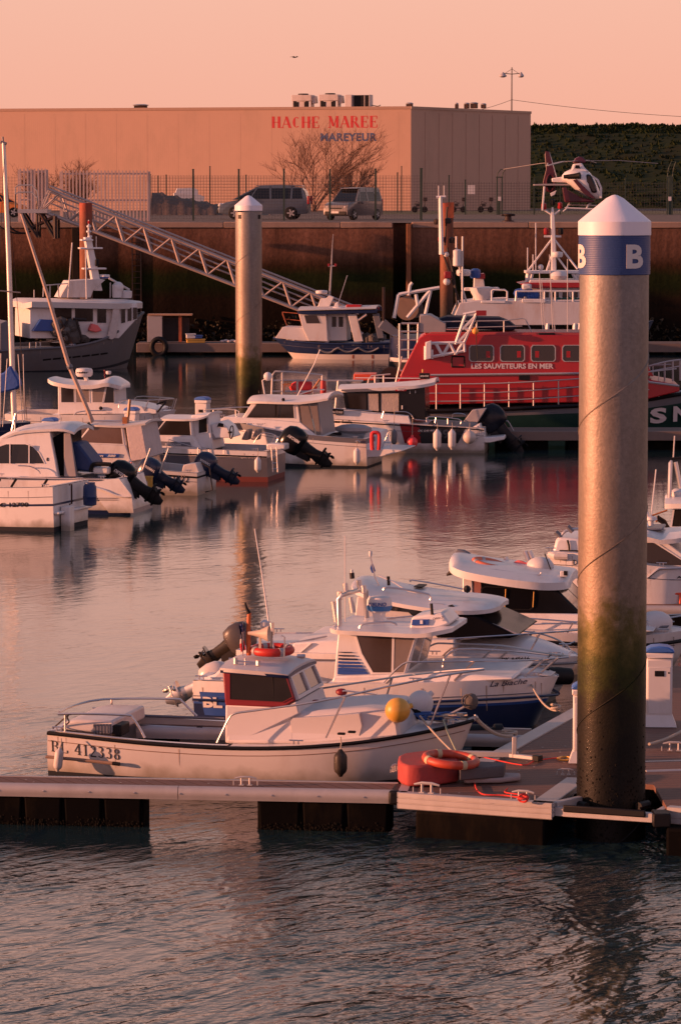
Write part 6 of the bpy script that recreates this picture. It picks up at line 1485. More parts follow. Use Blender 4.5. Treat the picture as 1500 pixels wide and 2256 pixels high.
# ---- open boat numbered at the far left front
F = Fr(90, 1172, -18)
t = F.root('open_boat', 'white open boat with a blue drum on its transom, at the left edge', 'motor boat', GR2)
sf = F.hull(t, [(-260, 1066, .4), (-160, 1070, .85), (-60, 1074, 1), (40, 1075, 1), (116, 1073, .97)], 2.2, [(0, .30, GEL), (.30, .34, NAVY), (.34, .72, GEL), (.72, 1, ANTIB)], rk=.3, sgn=-1, open_to=-150, floor=.25, kb=.94)
F.text(t, 'LC 12790', (-8, 1118), (62, 1117), 10, 0, BLACK, surf=sf, bold=.02)
for x in (-10, 25, 94): det(F, t, [(x, 1072, .2), (x + 10, 1056, .1)], .03, BLACK, 'stanchion')
e = F.Q(116, 1073, 0.03)
MB().box((e.x + .06, 1.1, .42), (.14, 2.0, .06)).box((e.x + .14, .55, .2), (.22, .28, .7)).build('transom_ledge', GEL, t, bev=.02)
MB().tube([(e.x + .06, .85, 1.0), (e.x + .12, .85, 1.02), (e.x + .12, .85, .58), (e.x + .06, .85, .56)], .02, 6).build('transom_handle', DARKS, t)
dr = (e.x + .28, 1.55, .48)
o = MB().lathe([(.10, 0), (.15, .02), (.155, .18), (.165, .2), (.155, .22), (.15, .44), (.12, .48), (.12, .53), (.01, .53)], n=16).build('blue_drum', M('blue_drum_plastic', (.012, .03, .11), .45, var=.15), loc=F.world(dr)); tag(o, 'dark blue plastic drum on the transom of the leftmost open boat', 'drum')
GR3 = 'small motor boats moored on the right side'
# ---- sailing school boat in the middle
F = Fr(960, 999, -6)
t = F.root('cabin_boat', 'black and white training boat with red side graphic and a sign on its roof', 'motor boat')
sf = F.hull(t, [(632, 916, .05), (690, 921, .5), (760, 926, .85), (850, 931, 1), (940, 936, 1), (1036, 941, .95), (1066, 944, .93)], 2.5, [(0, .07, GEL), (.07, .66, GEL), (.66, .80, GEL2), (.80, 1, ANTIB)], rk=.5, sgn=-1, open_to=934, floor=.4, bowk=.3)
F.rub(t, .018, -.05, BLACK)
decal(F, t, [(880, 933), (924, 936), (927, 976), (891, 976)], sf, REDD)
decal(F, t, [(918, 936), (1026, 942), (1008, 977), (927, 977)], sf, M('dark_graphic', (.03, .03, .034), .35, var=.2))
F.text(t, 'DK G48 997', (921, 951), (958, 951), 4.6, 0, WHITEP, surf=lambda x, z: sf(x, z) - .01, bold=.02, shear=.2)
F.text(t, '695', (960, 966), (1004, 966), 20, 0, M('dim_grey_number', (.10, .10, .105), .4), surf=lambda x, z: sf(x, z) - .008, bold=.03)
F.text(t, 'Bateau-école', (717, 932.5), (774, 933.5), 7, 0, BLACK, surf=sf, bold=.02)
F.prof(t, 'fore_trunk', [(690, 922), (715, 911), (764, 903), (900, 915), (905, 934), (760, 925)], .35, 2.1, GEL, .1)
F.prof(t, 'notice_board', [(711, 899), (757, 901), (757, 913), (711, 911)], .25, .28, BLACK, bev=0); F.text(t, 'BATEAU ÉCOLE', (721, 909.5), (755, 910.5), 6, .245, WHITEP, bold=.02)
BKP = M('black_cabin_gloss', (.006, .006, .007), .2, var=.25)
F.prof(t, 'cabin', [(762, 904), (752, 858), (935, 850), (938, 925), (850, 915)], .42, 2.05, BKP, .04)
z0 = F.Q(850, 925, .42).z
CUR = M('pale_curtain', (.42, .35, .30), .85, var=.25, scale=6, bump=.6, bscale=20)
F.win(t, [(768, 898), (763, 866), (806, 865), (807, 903)], .42, GLASSW, k=.04, z0=z0, frame=BKP, fw=.02, far=2.05)
F.win(t, [(811, 903), (810, 867), (833, 867), (834, 906)], .42, CUR, k=.04, z0=z0, frame=BKP, fw=.02)
F.win(t, [(839, 906), (839, 866), (878, 866), (878, 907)], .42, CUR, k=.04, z0=z0, frame=BKP, fw=.02)
F.path(t, 'cabin_pillar', [(756, 862, .5), (765, 900, .5)], .035, WOODV, 5)
F.shell(t, 'roof', [(744, 857, .8), (765, 857, .92), (880, 852, .98), (930, 847, .95), (958, 841, .8)], 1.25, GEL, th=.09, crown=.1, sub=2)
F.prof(t, 'roof_edge_panel', [(752, 862), (752, 858), (897, 852), (893, 861)], .30, .36, GREYP, 0, 0)
F.prof(t, 'red_number_panel', [(871, 861), (870, 852), (899, 850), (894, 861)], .285, .33, REDP, 0, 0); F.text(t, '695', (875, 860.3), (890, 860), 6.3, .28, WHITEP, bold=.02)
MB().box(tuple(F.Q(935, 828, 1.2)), (.31, .12, .17)).build('roof_sign', BLACK, t, bev=.015); F.text(t, 'BATEAU ECOLE', (926, 830), (944, 829.5), 3.6, 1.13, WHITEP)
MB().tube([F.Q(931, 820, 1.2), F.Q(931, 813, 1.2)], .025, 6).build('beacon', YEL, t); det(F, t, [(782, 832, .9), (925, 833, .9)], .012, GEL, 'roof_wire')
F.path(t, 'emblem', [(886, 893, .42), (886, 901, .42)], .02, WHITEP, 6)
for x, y in ((902, 858), (914, 857)): F.text(t, 'i', (x, y + 9), (x + 2, y + 9), 6, .43, WHITEP, name='small_mark')
F.prof(t, 'seat', [(928, 925), (928, 908), (938, 907), (941, 925)], .8, 1.3, GEL, bev=.03)
rails(F, t, [(870, 907, .15), (893, 907, .12), (905, 913, .12), (911, 922, .08)], [], .014); rails(F, t, [(705, 898, .2), (820, 905, .1)], [(845, 906, 841, 921, .1)], .014, extra=[[(640, 892, 1.1), (705, 898, .2)]])
rails(F, t, [(940, 930, .2), (945, 918, .2), (1010, 923, .2), (1014, 934, .2)], [(960, 920, 958, 932, .2), (986, 922, 986, 934, .2)], .014); rails(F, t, [(995, 920, 1.0), (1000, 911, 1.0), (1022, 912, 1.0), (1026, 920, 1.0)], [], .016)
F.prof(t, 'slanted_engine_screen', [(1021, 928), (1040, 903), (1071, 900), (1052, 930)], .55, .95, M('grey_panel', (.34, .31, .31), .5, var=.1))
F.prof(t, 'bathing_platform', [(1030, 975), (1040, 966), (1110, 961), (1111, 968), (1080, 975)], .2, 2.2, GEL, bev=.02)
F.prof(t, 'quarter_block', [(1034, 945), (1058, 932), (1063, 962), (1036, 972)], .1, .6, GEL, .0, bev=.04)
outboard(t, tuple(F.Q(1090, 955, 1.2)), 1.22, 42, 1, cowl=M('dark_cowl', (.010, .011, .018), .25, var=.2), leg=M('dark_leg', (.008, .009, .012), .4))
rails(F, t, [(1105, 930, 2.1), (1118, 927, 2.1), (1130, 947, 2.1), (1136, 956, 2.1)], [], .02, mat=GALV)
ballfender(F.Q(908, 974, -.16), .165, M('pink_red_buoy', (.80, .07, .075), .4, var=.1), 'bright red ball fender hanging over the side of the black training boat', F, .55, 'fender')
fender(F.world(F.Q(963, 969, -.14)), .12, .56, label='left one of the two long white fenders on the training boat', rope=.2)
fender(F.world(F.Q(995.5, 968, -.14)), .115, .54, label='right one of the two long white fenders on the training boat', rope=.2)
fender(F.world(F.Q(868, 963, -.12)), .085, .42, mat=GREYP, label='narrow grey fender left of the red ball on the training boat', rope=.9)
ballfender(F.Q(1034, 963, -.2), .19, M('dirty_white_buoy', (.50, .44, .40), .5, var=.2), 'dirty white ball fender on the stern quarter of the training boat', F, .2, 'fender')
# guard rails and locker on the middle pontoon left end
F = Fr(610, 948, 0, zw=.55)
t = F.root('guard_rail', 'grey tubular guard rail on the middle pontoon left of the training boat', 'railing')
rails(F, t, [(598, 880, .3), (600, 826, .3), (606, 818, .3), (650, 820, .3), (710, 826, .3)], [(622, 820, 622, 900, .3), (655, 840, 655, 900, .3), (690, 838, 690, 905, .3), (710, 826, 706, 905, .3), (745, 838, 738, 905, .3)], .035, mat=GALV, extra=[[(600, 838, .3), (800, 838, .3)], [(600, 862, .3), (800, 862, .3)]], k=1)
o = MB().lathe([(.02, -.28), (.08, -.26), (.09, 0), (.08, .26), (.02, .28)], n=12).build('red_fender', REDP, loc=F.world(F.Q(712, 858, .1))); tag(o, 'small red fender hung on the grey guard rail by the training boat', 'fender')
o = MB().sphere((0, 0, 0), .3, 12, sc=(1.4, .7, .7)).build('red_bundle', M('red_foam'), loc=F.world(F.Q(668, 853, .5))); tag(o, 'red bundle lying behind the grey guard rail above the cabin boats', 'bundle')

# ================================================================ the three boats of the near right berths
# ---- farthest of them, with letter D
F = Fr(1250, 1392, -8)
t = F.root('cabin_boat', 'white boat reaching out both sides behind the lettered pile, above the pale finger pontoon', 'motor boat', GR3)
sf = F.hull(t, [(1212, 1216, .93), (1300, 1222, 1), (1430, 1246, 1), (1500, 1250, .9), (1600, 1252, .4), (1650, 1250, .03)], 2.7, [(0, .52, GEL), (.52, .56, BLACK), (.56, 1, GEL2)], rk=.4)
F.prof(t, 'stern_block', [(1212, 1236), (1224, 1190), (1232, 1184), (1300, 1188), (1300, 1240)], .4, 2.3, GEL, .02, bev=.05)
F.prof(t, 'dark_slot', [(1232, 1212), (1232, 1217), (1300, 1218), (1300, 1213)], .38, .42, BLACK, 0, 0)
F.path(t, 'side_fender_tube', [(1212, 1222, .2), (1224, 1226, .0), (1250, 1226, .0)], .06, GEL2, 8)
rails(F, t, [(1230, 1190, .5), (1246, 1170, .5), (1280, 1165, .5), (1330, 1168, .5)], [], .03)
for x, y in ((1224, 1172), (1250, 1160)): F.path(t, 'rod_holder', [(x, y, .5), (x + 12, y + 12, .5)], .045, GREYP, 8)
F.path(t, 'coiled_rope', [(1250, 1190, .38), (1254, 1210, .38), (1248, 1235, .38), (1236, 1243, .38), (1228, 1240, .38), (1236, 1236, .38), (1244, 1244, .38)], .018, BLACK, 5, 3)
F.text(t, 'D', (1262, 1245), (1271, 1245), 11, 0, BLACK, surf=sf, bold=.0)
F.prof(t, 'cabin', [(1330, 1250), (1340, 1190), (1470, 1196), (1560, 1262), (1450, 1262)], .45, 2.25, GEL, .06)
z0 = F.Q(1330, 1262, .45).z
F.win(t, [(1350, 1244), (1355, 1196), (1440, 1196), (1520, 1246)], .45, GLASSW, k=.06, z0=z0, far=2.25)
F.shell(t, 'roof', [(1320, 1172, 1.0), (1400, 1176, 1.1), (1455, 1190, 1.1), (1520, 1182, 1.0), (1560, 1180, .6)], 1.35, GEL, th=.08, crown=.08, sub=2)
F.prof(t, 'roof_hatch', [(1380, 1171), (1380, 1166), (1460, 1164), (1462, 1168)], .8, 1.7, GREYP); MB().lathe([(.04, 0), (.05, .08), (.11, .1), (.10, .15), (.02, .17)], tuple(F.Q(1434, 1158, 1.0)), 12).build('white_vent', WHITEP, t)
F.path(t, 'whip_antenna', [(1434, 1140, 1.2), (1445, 1034, 1.2)], .012, GEL, 5); F.path(t, 'rod_holder', [(1424, 1126, 1.2), (1430, 1144, 1.2)], .03, STEEL, 6)
F.text(t, 'A38', (1490, 1276), (1516, 1276), 5, 0, BLACK, surf=sf)
rails(F, t, [(1425, 1274, .0), (1448, 1256, .0), (1460, 1253, .0), (1500, 1252, .0), (1560, 1250, .2)], [], .02)
# boat beyond, right edge
F = Fr(1500, 1240, -6)
t = F.root('workboat', 'small pale boat with white wheelhouse and twin mast legs cut by the right edge', 'motor boat')
F.hull(t, [(1440, 1180, .85), (1500, 1182, 1), (1600, 1182, .95), (1700, 1175, .3)], 2.3, WHR, rk=.4)
F.prof(t, 'wheelhouse', [(1476, 1180), (1482, 1116), (1580, 1116), (1590, 1180)], .4, 1.9, GEL, .02)
F.win(t, [(1480, 1160), (1486, 1122), (1530, 1122), (1530, 1160)], .4, GLASSW, frame=GEL, fw=.05); F.shell(t, 'roof', [(1464, 1110, .8), (1480, 1110, .95), (1600, 1108, .9)], 1.15, GEL, th=.1, crown=.1, sub=2)
F.path(t, 'mast_leg', [(1474, 1105, .8), (1477, 1020, .8), (1479, 1014, .8)], [.045, .045, .02], STEEL, 8); F.path(t, 'mast_leg', [(1500, 1080, 1.3), (1488, 1018, 1.3)], .045, STEEL, 8)
F.path(t, 'whip_antenna', [(1483, 1010, 1), (1486, 960, 1)], .014, GEL, 5); F.path(t, 'crosstree', [(1477, 1010, 1), (1520, 1008, 1)], .03, BLACK, 6); MB().lathe([(.02, 0), (.14, .02), (.16, .14), (.08, .2)], tuple(F.Q(1493, 1098, 1.0)), 12).build('white_vent', WHITEP, t)
rails(F, t, [(1436, 1136, .5), (1470, 1124, .5)], [(1446, 1150, 1446, 1138, .5)], .02, mat=WOODV, k=1); F.path(t, 'tiller_cover', [(1446, 1140, .6), (1462, 1150, .6), (1470, 1165, .6)], .06, BLACK, 8)

# ---- boat with black windows
F = Fr(1150, 1487, -10)
t = F.root('cabin_boat', 'white boat with glossy black windows and a long pale roof carrying a life ring', 'motor boat', GR3)
sf = F.hull(t, [(1000, 1378, .9), (1100, 1384, 1), (1200, 1392, 1), (1300, 1398, .92), (1400, 1400, .7), (1460, 1396, .45), (1530, 1385, .03)], 2.6, [(0, .08, GEL), (.08, .88, GEL), (.88, 1, ANTIB)], rk=.5)
F.rub(t, .03, -.16, BLACK)
F.prof(t, 'coaming', [(1090, 1390), (1095, 1352), (1275, 1354), (1330, 1372), (1440, 1392), (1300, 1400)], .3, 2.3, GEL, .2)
F.prof(t, 'cabin', [(1022, 1358), (1020, 1262), (1208, 1282), (1278, 1352), (1180, 1357)], .42, 2.2, BLACKG, .03)
F.prof(t, 'cabin_side_white', [(1018, 1385), (1018, 1262), (1040, 1264), (1045, 1385)], .40, 2.22, GEL, .03)
z0 = F.Q(1022, 1358, .42).z
F.win(t, [(1078, 1340), (1062, 1322), (1062, 1298), (1070, 1294), (1170, 1298), (1176, 1306), (1172, 1338), (1164, 1343)], .42, GLASSB, k=.03, z0=z0, frame=BLACK, fw=.025)
F.path(t, 'window_edge', [(1176, 1304, .41), (1174, 1338, .41)], .008, YEL, 4); F.path(t, 'window_edge', [(1114, 1298, .41), (1112, 1340, .41)], .008, YEL, 4)
F.win(t, [(1042, 1335), (1042, 1275), (1058, 1277), (1060, 1300), (1064, 1332)], .42, M('painted_reflection_glass', (.32, .14, .12), .1, var=.4), k=.03, z0=z0, frame=BLACK, fw=.01)  # pinkish reflection is put into the pane's base colour
F.across(t, (1209, 1282), (1279, 1352), .46, 2.16, GLASS, y0b=.50, y1b=2.1, panes=2, frame=BLACKG, fw=.04, edge=1)
F.path(t, 'corner_pillar', [(1210, 1276, 2.1), (1282, 1350, 2.12)], .04, GEL, 6); F.path(t, 'wiper', [(1228, 1292, .7), (1262, 1338, .8)], .012, BLACK, 4)
F.shell(t, 'roof', [(989, 1240, .55, .10), (998, 1250, .95, .12), (1030, 1261, 1.12, .12), (1110, 1275, 1.18, .14), (1190, 1284, 1.12, .14), (1240, 1283, .9, .12), (1256, 1278, .6, .08)], 1.3, GEL, th=.12)
c = F.Q(1079, 1246, 1.0); lifering(F.world(c + Vector((0, 0, .02))), .25, .055, R(6), R(12), 'faded orange life ring lying on the roof of the black windowed boat', None, GALV, M('faded_orange', (.62, .16, .08), .6, var=.2), .9)
F.path(t, 'roof_rail', [(1067, 1262, .5), (1072, 1254, .5), (1120, 1260, .5), (1180, 1268, .5), (1192, 1262, .5)], .014, STEEL, 6, 2)
for x in (1113, 1166, 1156): F.path(t, 'rod_holder', [(x, 1228 if x < 1150 else 1214, 1.6), (x + 11, 1250 if x < 1150 else 1240, 1.6)], .04, STEEL, 8)
MB().sphere(tuple(F.Q(1190, 1246, 1.2)), .2, 14, sc=(1.1, 1, .7)).build('satellite_dome', WHITEP, t)
MB().tube(smoothpath([F.Q(x, y, 1.3) for x, y in ((1128, 1250), (1142, 1240), (1160, 1246), (1172, 1240), (1180, 1250))], 3), .05, 6).build('rope_coil', M('pink_cloth'), t)
for x, y in ((1195, 1274), (1243, 1264)): MB().box(tuple(F.Q(x, y, .6)), (.12, .1, .09)).build('deck_light', WHITEP, t, bev=.01); 
for x, y in ((1199, 1274), (1246, 1263)): MB().box(tuple(F.Q(x, y, .56)), (.06, .04, .07)).build('light_lens', BLACK, t)
F.path(t, 'whip_antenna', [(1200, 1220, 1.0), (1218, 1268, 1.0)], .01, BLACK, 5)
F.path(t, 'console_edge', [(1000, 1232, 1.7), (1010, 1216, 1.7), (1030, 1222, 1.7), (1036, 1232, 1.7)], .05, GREYP, 8, 2)
MB().tube([F.Q(984, 1267, 1.4), F.Q(996, 1260, 1.4)], [.02, .05], 6).build('horn', DARKS, t)
rails(F, t, [(1118, 1364, .15), (1170, 1363, .12), (1300, 1372, .3), (1420, 1368, .9), (1530, 1352, 1.3)], [(1158, 1362, 1130, 1385, .15), (1262, 1372, 1240, 1412, .1), (1330, 1372, 1310, 1396, .3), (1380, 1370, 1370, 1396, .5)], .013, mirror=2.6, extra=[[(1120, 1378, .12), (1270, 1372, .12)]])
MB().sphere(tuple(F.Q(1444, 1372, 1.1)), .24, 14, sc=(1.15, .9, .8)).build('windlass_cover', WHITEP, t); F.prof(t, 'foredeck_hatch', [(1424, 1384), (1430, 1379), (1474, 1379), (1470, 1384)], .9, 1.5, GREYP)
# orange gear on the pontoon beyond
p = G(1485, 1330, .5); o = MB().tube([(-.5, 0, 0), (-.5, 0, .16), (.4, 0, .18), (.4, 0, 0)], .02, 6).tube([(-.2, 0, 0), (-.2, 0, .17)], .02, 6).tube([(.1, 0, 0), (.1, 0, .17)], .02, 6).build('rail_frame', ORANGE, loc=p); tag(o, 'small orange tubular frame on the finger pontoon at the right edge', 'frame')

# ---- dark windscreen cruiser DK A45616
F = Fr(1000, 1562, -12)
t = F.root('cabin_boat', 'white cruiser with domed hardtop and dark raked windscreen behind La Biache', 'motor boat', GR3)
sf = F.hull(t, [(520, 1432, .85), (600, 1436, .95), (700, 1440, 1), (900, 1444, 1), (1050, 1448, .92), (1150, 1450, .75), (1220, 1448, .45), (1276, 1445, .04)], 2.6, [(0, .05, GEL), (.05, .42, GEL), (.42, .5, M('grey_stripe', (.22, .2, .2), .5)), (.5, 1, GEL2)], rk=.55)
F.rub(t, .02, -.10, GREYP)
F.prof(t, 'coaming', [(640, 1445), (645, 1418), (720, 1412), (1000, 1408), (1000, 1450)], .2, 2.4, GEL, .12)
F.shell(t, 'foredeck_moulding', [(985, 1436, .98, .10), (1060, 1440, .92, .17), (1120, 1443, .80, .20), (1180, 1446, .6, .16), (1250, 1446, .25, .04)], 1.3, GEL, th=.05, m=14, pw=2.6)
F.prof(t, 'cabin', [(775, 1412), (785, 1315), (975, 1332), (1100, 1403), (1000, 1412)], .4, 2.2, GEL2, .08)
z0 = F.Q(775, 1412, .4).z
F.win(t, [(846, 1345), (852, 1332), (985, 1340), (1010, 1408), (968, 1408), (900, 1350)], .4, GLASS, k=.08, z0=z0, far=2.2, frame=GREYP, fw=.02)
F.prof(t, 'windscreen_glass', [(968, 1407), (950, 1345), (992, 1334), (1143, 1401), (1120, 1407)], .36, 2.24, GLASSB, .08, bev=.03)
for y in (.40, 1.28, 2.16): F.path(t, 'windscreen_bar', [(1000, 1342, y + .06), (1143, 1400, y)], .022, M('grey_canopy'), 6)
F.shell(t, 'hardtop', [(774, 1288, .55, .06), (786, 1303, .88, .11), (860, 1326, 1.0, .13), (960, 1342, 1.04, .13), (1030, 1346, .98, .12), (1080, 1342, .72, .08), (1103, 1334, .36, .02)], 1.3, GEL, th=.06, m=14)
F.path(t, 'roof_rail', [(905, 1282, 1.9), (908, 1278, 1.9), (980, 1290, 1.9), (1020, 1298, 1.9)], .012, STEEL, 6, 2); F.path(t, 'roof_rail', [(740 + 105, 1300, .6), (852, 1294, .6), (900, 1300, .6), (945, 1310, .6), (948, 1322, .6)], .018, STEEL, 6, 2)
F.prof(t, 'roof_hatch', [(910, 1294), (911, 1292), (930, 1293), (930, 1296)], 1.2, 1.6, BLACK); MB().sphere(tuple(F.Q(1029, 1298, 1.0)), .06, 8).build('roof_lamp', BLACK, t)
F.path(t, 'whip_antenna', [(839, 1298, .9), (826, 1272, .9), (816, 1224, .9)], .012, STEEL, 5); MB().lathe([(.02, 0), (.03, .04), (.025, .08)], tuple(F.Q(816, 1226, .9)), 8).build('antenna_tip', WHITEP, t)
F.prof(t, 'blue_pennant', [(819, 1262), (815, 1252), (820, 1238), (827, 1258), (823, 1263)], .9, .91, BLUE, 0, 0)
F.path(t, 'tiller_strut', [(856, 1290, .8), (855, 1270, .8)], .025, BLACK, 5); F.path(t, 'roof_rope', [(835, 1268, .8), (870, 1284, .8), (900, 1302, .8), (940, 1308, .8)], .014, GEL, 5, 3)
F.text(t, 'DK A45616', (1100, 1461), (1157, 1462), 8, 0, BLACK, surf=sf)
rails(F, t, [(966, 1456, .05), (990, 1432, .1), (1010, 1429, .1), (1120, 1434, .15), (1200, 1442, .5), (1253, 1446, 1.1)], [(1008, 1429, 968, 1454, .05), (1120, 1434, 1090, 1472 - 12, .08), (1228, 1446, 1190, 1484 - 22, .4)], .014, mirror=2.6)
rails(F, t, [(985, 1408, .1), (1190, 1395, .4), (1280, 1388, 1.0)], [(1190, 1395, 1168, 1435, .4)], .013)
F.prof(t, 'red_cushion', [(700, 1410), (706, 1402), (742, 1398), (742, 1410)], 1.3, 1.9, M('red_foam'))
F.path(t, 'boat_hook', [(638, 1418, .3), (720, 1402, .6)], .014, GEL2, 5); F.path(t, 'stern_rail', [(660, 1440, .2), (686, 1418, .2)], .02, STEEL, 5)
# raised black outboard of it
mo = outboard(t, tuple(F.Q(512, 1440, .9)), .70, 56, -1, cowl=M('dark_grey_cowl', (.06, .05, .05), .4), leg=M('black_leg_gloss', (.03, .022, .015), .25, coat=.4), yaw=0)
# navigation lights mast and radar reflector at its stern
F.path(t, 'mast', [(600, 1400, 1.4), (598, 1372, 1.4)], .04, STEEL, 6)
# ---- La Biache
F = Fr(1000, 1617, -12)
t = F.root('cabin_boat', 'white and navy cabin boat lettered La Biache with a small wheelhouse and steel bow rails', 'motor boat', GR3)
sf = F.hull(t, [(425, 1500, .88), (500, 1502, .96), (650, 1505, 1), (860, 1507, 1), (1000, 1502, .9), (1100, 1498, .7), (1180, 1493, .42), (1229, 1489, .04)], 2.35, [(0, .05, GEL), (.05, .34, GEL), (.34, .38, BLUE), (.38, 1, NAVY)], rk=.45, bowk=.25, open_to=740, floor=.35)
F.rub(t, .02, -.27, NAVY)
decal(F, t, [(434, 1527), (500, 1528), (500, 1581), (444, 1580)], sf, BLUE, off=.008)
F.text(t, 'BL I', (442, 1562), (506, 1563), 24, 0, WHITEP, surf=lambda x, z: sf(x, z) - .012, bold=.045)
F.prof(t, 'stern_quarter', [(422, 1530), (424, 1502), (470, 1488), (500, 1460), (505, 1530)], .25, .5, GEL, bev=.04); F.prof(t, 'transom_well', [(424, 1530), (424, 1505), (470, 1500), (490, 1530)], .3, 2.0, GEL, bev=.04)
F.text(t, 'La Biache', (1071, 1520), (1147, 1518.5), 12, 0, NAVY, surf=sf, shear=.45, bold=.0)
F.prof(t, 'trunk', [(730, 1504), (735, 1490), (960, 1484), (1040, 1487), (1130, 1492), (1130, 1500), (960, 1506)], .25, 2.1, GEL, .14, bev=.05)
F.prof(t, 'cabin', [(734, 1504), (744, 1388), (918, 1395), (893, 1490), (890, 1504)], .38, 1.95, GEL, .05)
z0 = F.Q(734, 1504, .38).z
F.win(t, [(783, 1396), (797, 1440), (822, 1482), (862, 1482), (863, 1397)], .38, M('painted_through_perspex', (.06, .042, .036), .1, var=.5, scale=1.2), k=.05, z0=z0, far=1.95)  # opaque pane; light seen through the cabin is put into its colour
F.win(t, [(868, 1397), (867, 1482), (889, 1482), (914, 1399)], .38, GLASSP, k=.05, z0=z0, far=1.95)
F.across(t, (919, 1396), (895, 1484), .42, 1.91, GLASSP, y0b=.45, y1b=1.88, panes=2, frame=GEL, fw=.05, edge=1)
for i in range(7):
    y0 = 1437 + i * 7.2; h = 1.2 + i * 1.0; x1 = 774 + i * 5.6
    F.prof(t, 'blue_stripe', [(746 - i * .4, y0 - h * .3), (x1, y0), (x1 + h * .6, y0 + h), (745.6 - i * .4, y0 + h * .8)], .372, .40, BLUE if i > 2 else NAVY, .05, 0)
F.shell(t, 'cabin_roof', [(727, 1384, .82, .02), (745, 1389, .9, .03), (830, 1393, .92, .03), (918, 1397, .92, .03), (962, 1391, .88, .02), (996, 1384, .6, .0)], 1.165, GEL, th=.06)
F.prof(t, 'roof_front_visor', [(900, 1393), (906, 1360), (972, 1350), (992, 1376), (940, 1392)], .75, 1.6, GEL, .15, bev=.03)
F.prof(t, 'blue_visor_panel', [(906, 1378), (908, 1366), (944, 1365), (944, 1377)], .74, .80, BLUE, .0, 0); F.prof(t, 'visor_lamp', [(925, 1375), (925, 1367), (931, 1367), (931, 1375)], .725, .76, GEL, 0, 0)
F.text(t, 'Cabine 22', (953, 1366), (978, 1362), 5, .73, NAVY, shear=.3)
radar(F, t, 808, 863, 1315, 1347, 1.2, band=M('bright_blue_band', (.03, .15, .38), .4), word='FURUNO')
F.prof(t, 'radar_stalk', [(822, 1375), (818, 1346), (848, 1346), (842, 1360), (852, 1375)], 1.1, 1.3, GEL, bev=.03)
F.path(t, 'stern_arch', [(748, 1378, .6), (746, 1320, .6), (750, 1312, .6), (798, 1298, 1.2), (806, 1302, 1.6), (808, 1360, 1.7)], .035, STEEL, 10, 1)
for a, b_ in (((734, 1325), (741, 1370)), ((760, 1285), (764, 1306)), ((790, 1278), (793, 1298)), ((747, 1303), (749, 1322)), ((800, 1290), (802, 1306)), ((772, 1316), (778, 1350))): F.path(t, 'rod_holder', [(a[0], a[1], .9), (b_[0], b_[1], .9)], .04, STEEL, 8)
F.path(t, 'arch_lamp', [(775, 1262, 1.1), (776, 1275, 1.1)], .035, DARKS, 8); MB().tube([F.Q(775, 1255, 1.1), F.Q(775, 1264, 1.1)], .02, 6).build('white_light', WHITEP, t)
F.path(t, 'whip_antenna', [(760, 1370, .8), (760, 1180, .8)], .010, GEL, 5); F.path(t, 'roof_lamp', [(952, 1354, .8), (950, 1330, .8)], .022, BLACK, 6)
F.path(t, 'roof_rail', [(792, 1386, .5), (800, 1375, .5), (860, 1370, .5), (874, 1378, .5)], .016, STEEL, 6, 2); F.path(t, 'roof_rail', [(848, 1364, 1.6), (905, 1358, 1.6), (912, 1362, 1.6)], .014, STEEL, 6, 2)
F.prof(t, 'bow_cleat_deck', [(1130, 1493), (1132, 1480), (1160, 1482), (1215, 1490)], .9, 1.4, GEL2, bev=.02)
rails(F, t, [(845, 1504, .06), (870, 1478, .08), (895, 1460, .10), (930, 1459, .1), (1060, 1456, .3), (1160, 1455, .7), (1252, 1448, 1.12)], [(866, 1492, 848, 1540 - 30, .06), (1045, 1458, 1000, 1500, .25), (1200, 1453, 1150, 1496, .8), (1228, 1450, 1190, 1484, .9)], .015, mirror=2.35)
rails(F, t, [(978, 1452, .2), (1010, 1430, .3), (1120, 1434, .6)], [(978, 1452, 975, 1470, .2)], .012)
outboard(t, tuple(F.Q(452, 1530, 1.2)), .74, 66, -1, cowl=CHROME if False else M('white_cowl', (.55, .50, .48), .3, var=.1), leg=CHROME, chrome=True)
# rope from its bow
def rope(name, a, b_, sg, r, mat, lab, n=10):
    P = sag(a, b_, sg, n); o0 = P[0].copy(); o = MB().tube([p - o0 for p in P], r, 6).build(name, mat, loc=o0); tag(o, lab, 'rope'); return o
rope('mooring_rope', F.world(F.Q(1163, 1492, .9)), G(1226, 1566, .52), .12, .014, ROPE, 'thin mooring rope from the La Biache bow down to the walkway edge')
fd = G(1245, 1540, .3); t2 = empty('fender', (fd.x - .1, fd.y + .1, .62), 0, 'black fender roll at the walkway edge under the La Biache bow', 'fender'); MB().lathe([(.02, -.22), (.12, -.2), (.13, 0), (.12, .2), (.02, .22)], axis='x', n=14).build('fender_body', BLACK, t2); t2.rotation_euler = (0, .1, .5)

# ---- foreground boat BL 412338
F = Fr(500, 1738, -13)
b = 2.1; yc = 1.05
t = F.root('fishing_boat', 'white open fishing boat BL 412338 with red framed wheelhouse along the nearest finger pontoon', 'fishing boat')
HB = M('foreground_hull_white', (.56, .52, .50), .38, var=.05, scale=1.2, dirt=(.42, .35, .31), damt=.45, dscale=1.1, bump=.06, scum=True)
sf = F.hull(t, [(105, 1612, .88), (160, 1618, .93), (250, 1628, .98), (350, 1637, 1), (500, 1645, 1), (650, 1644, .99), (780, 1634, .90), (880, 1620, .72), (960, 1605, .48), (1015, 1592, .22), (1042, 1584, .03)], b, [(0, .74, HB), (.74, .765, GEL2), (.765, 1, ANTIB)], rk=.34, bowk=.3, kb=.88, flare=1.9, open_to=495, floor=.12, inner=M('cockpit_grey', (.42, .38, .36), .6, var=.12, dirt=(.25, .2, .17), damt=.5), bottom=-.05, sub=4, raken=1.0)
F.rub(t, .026, -.02, BLACK)
ln = MB(); pr = []
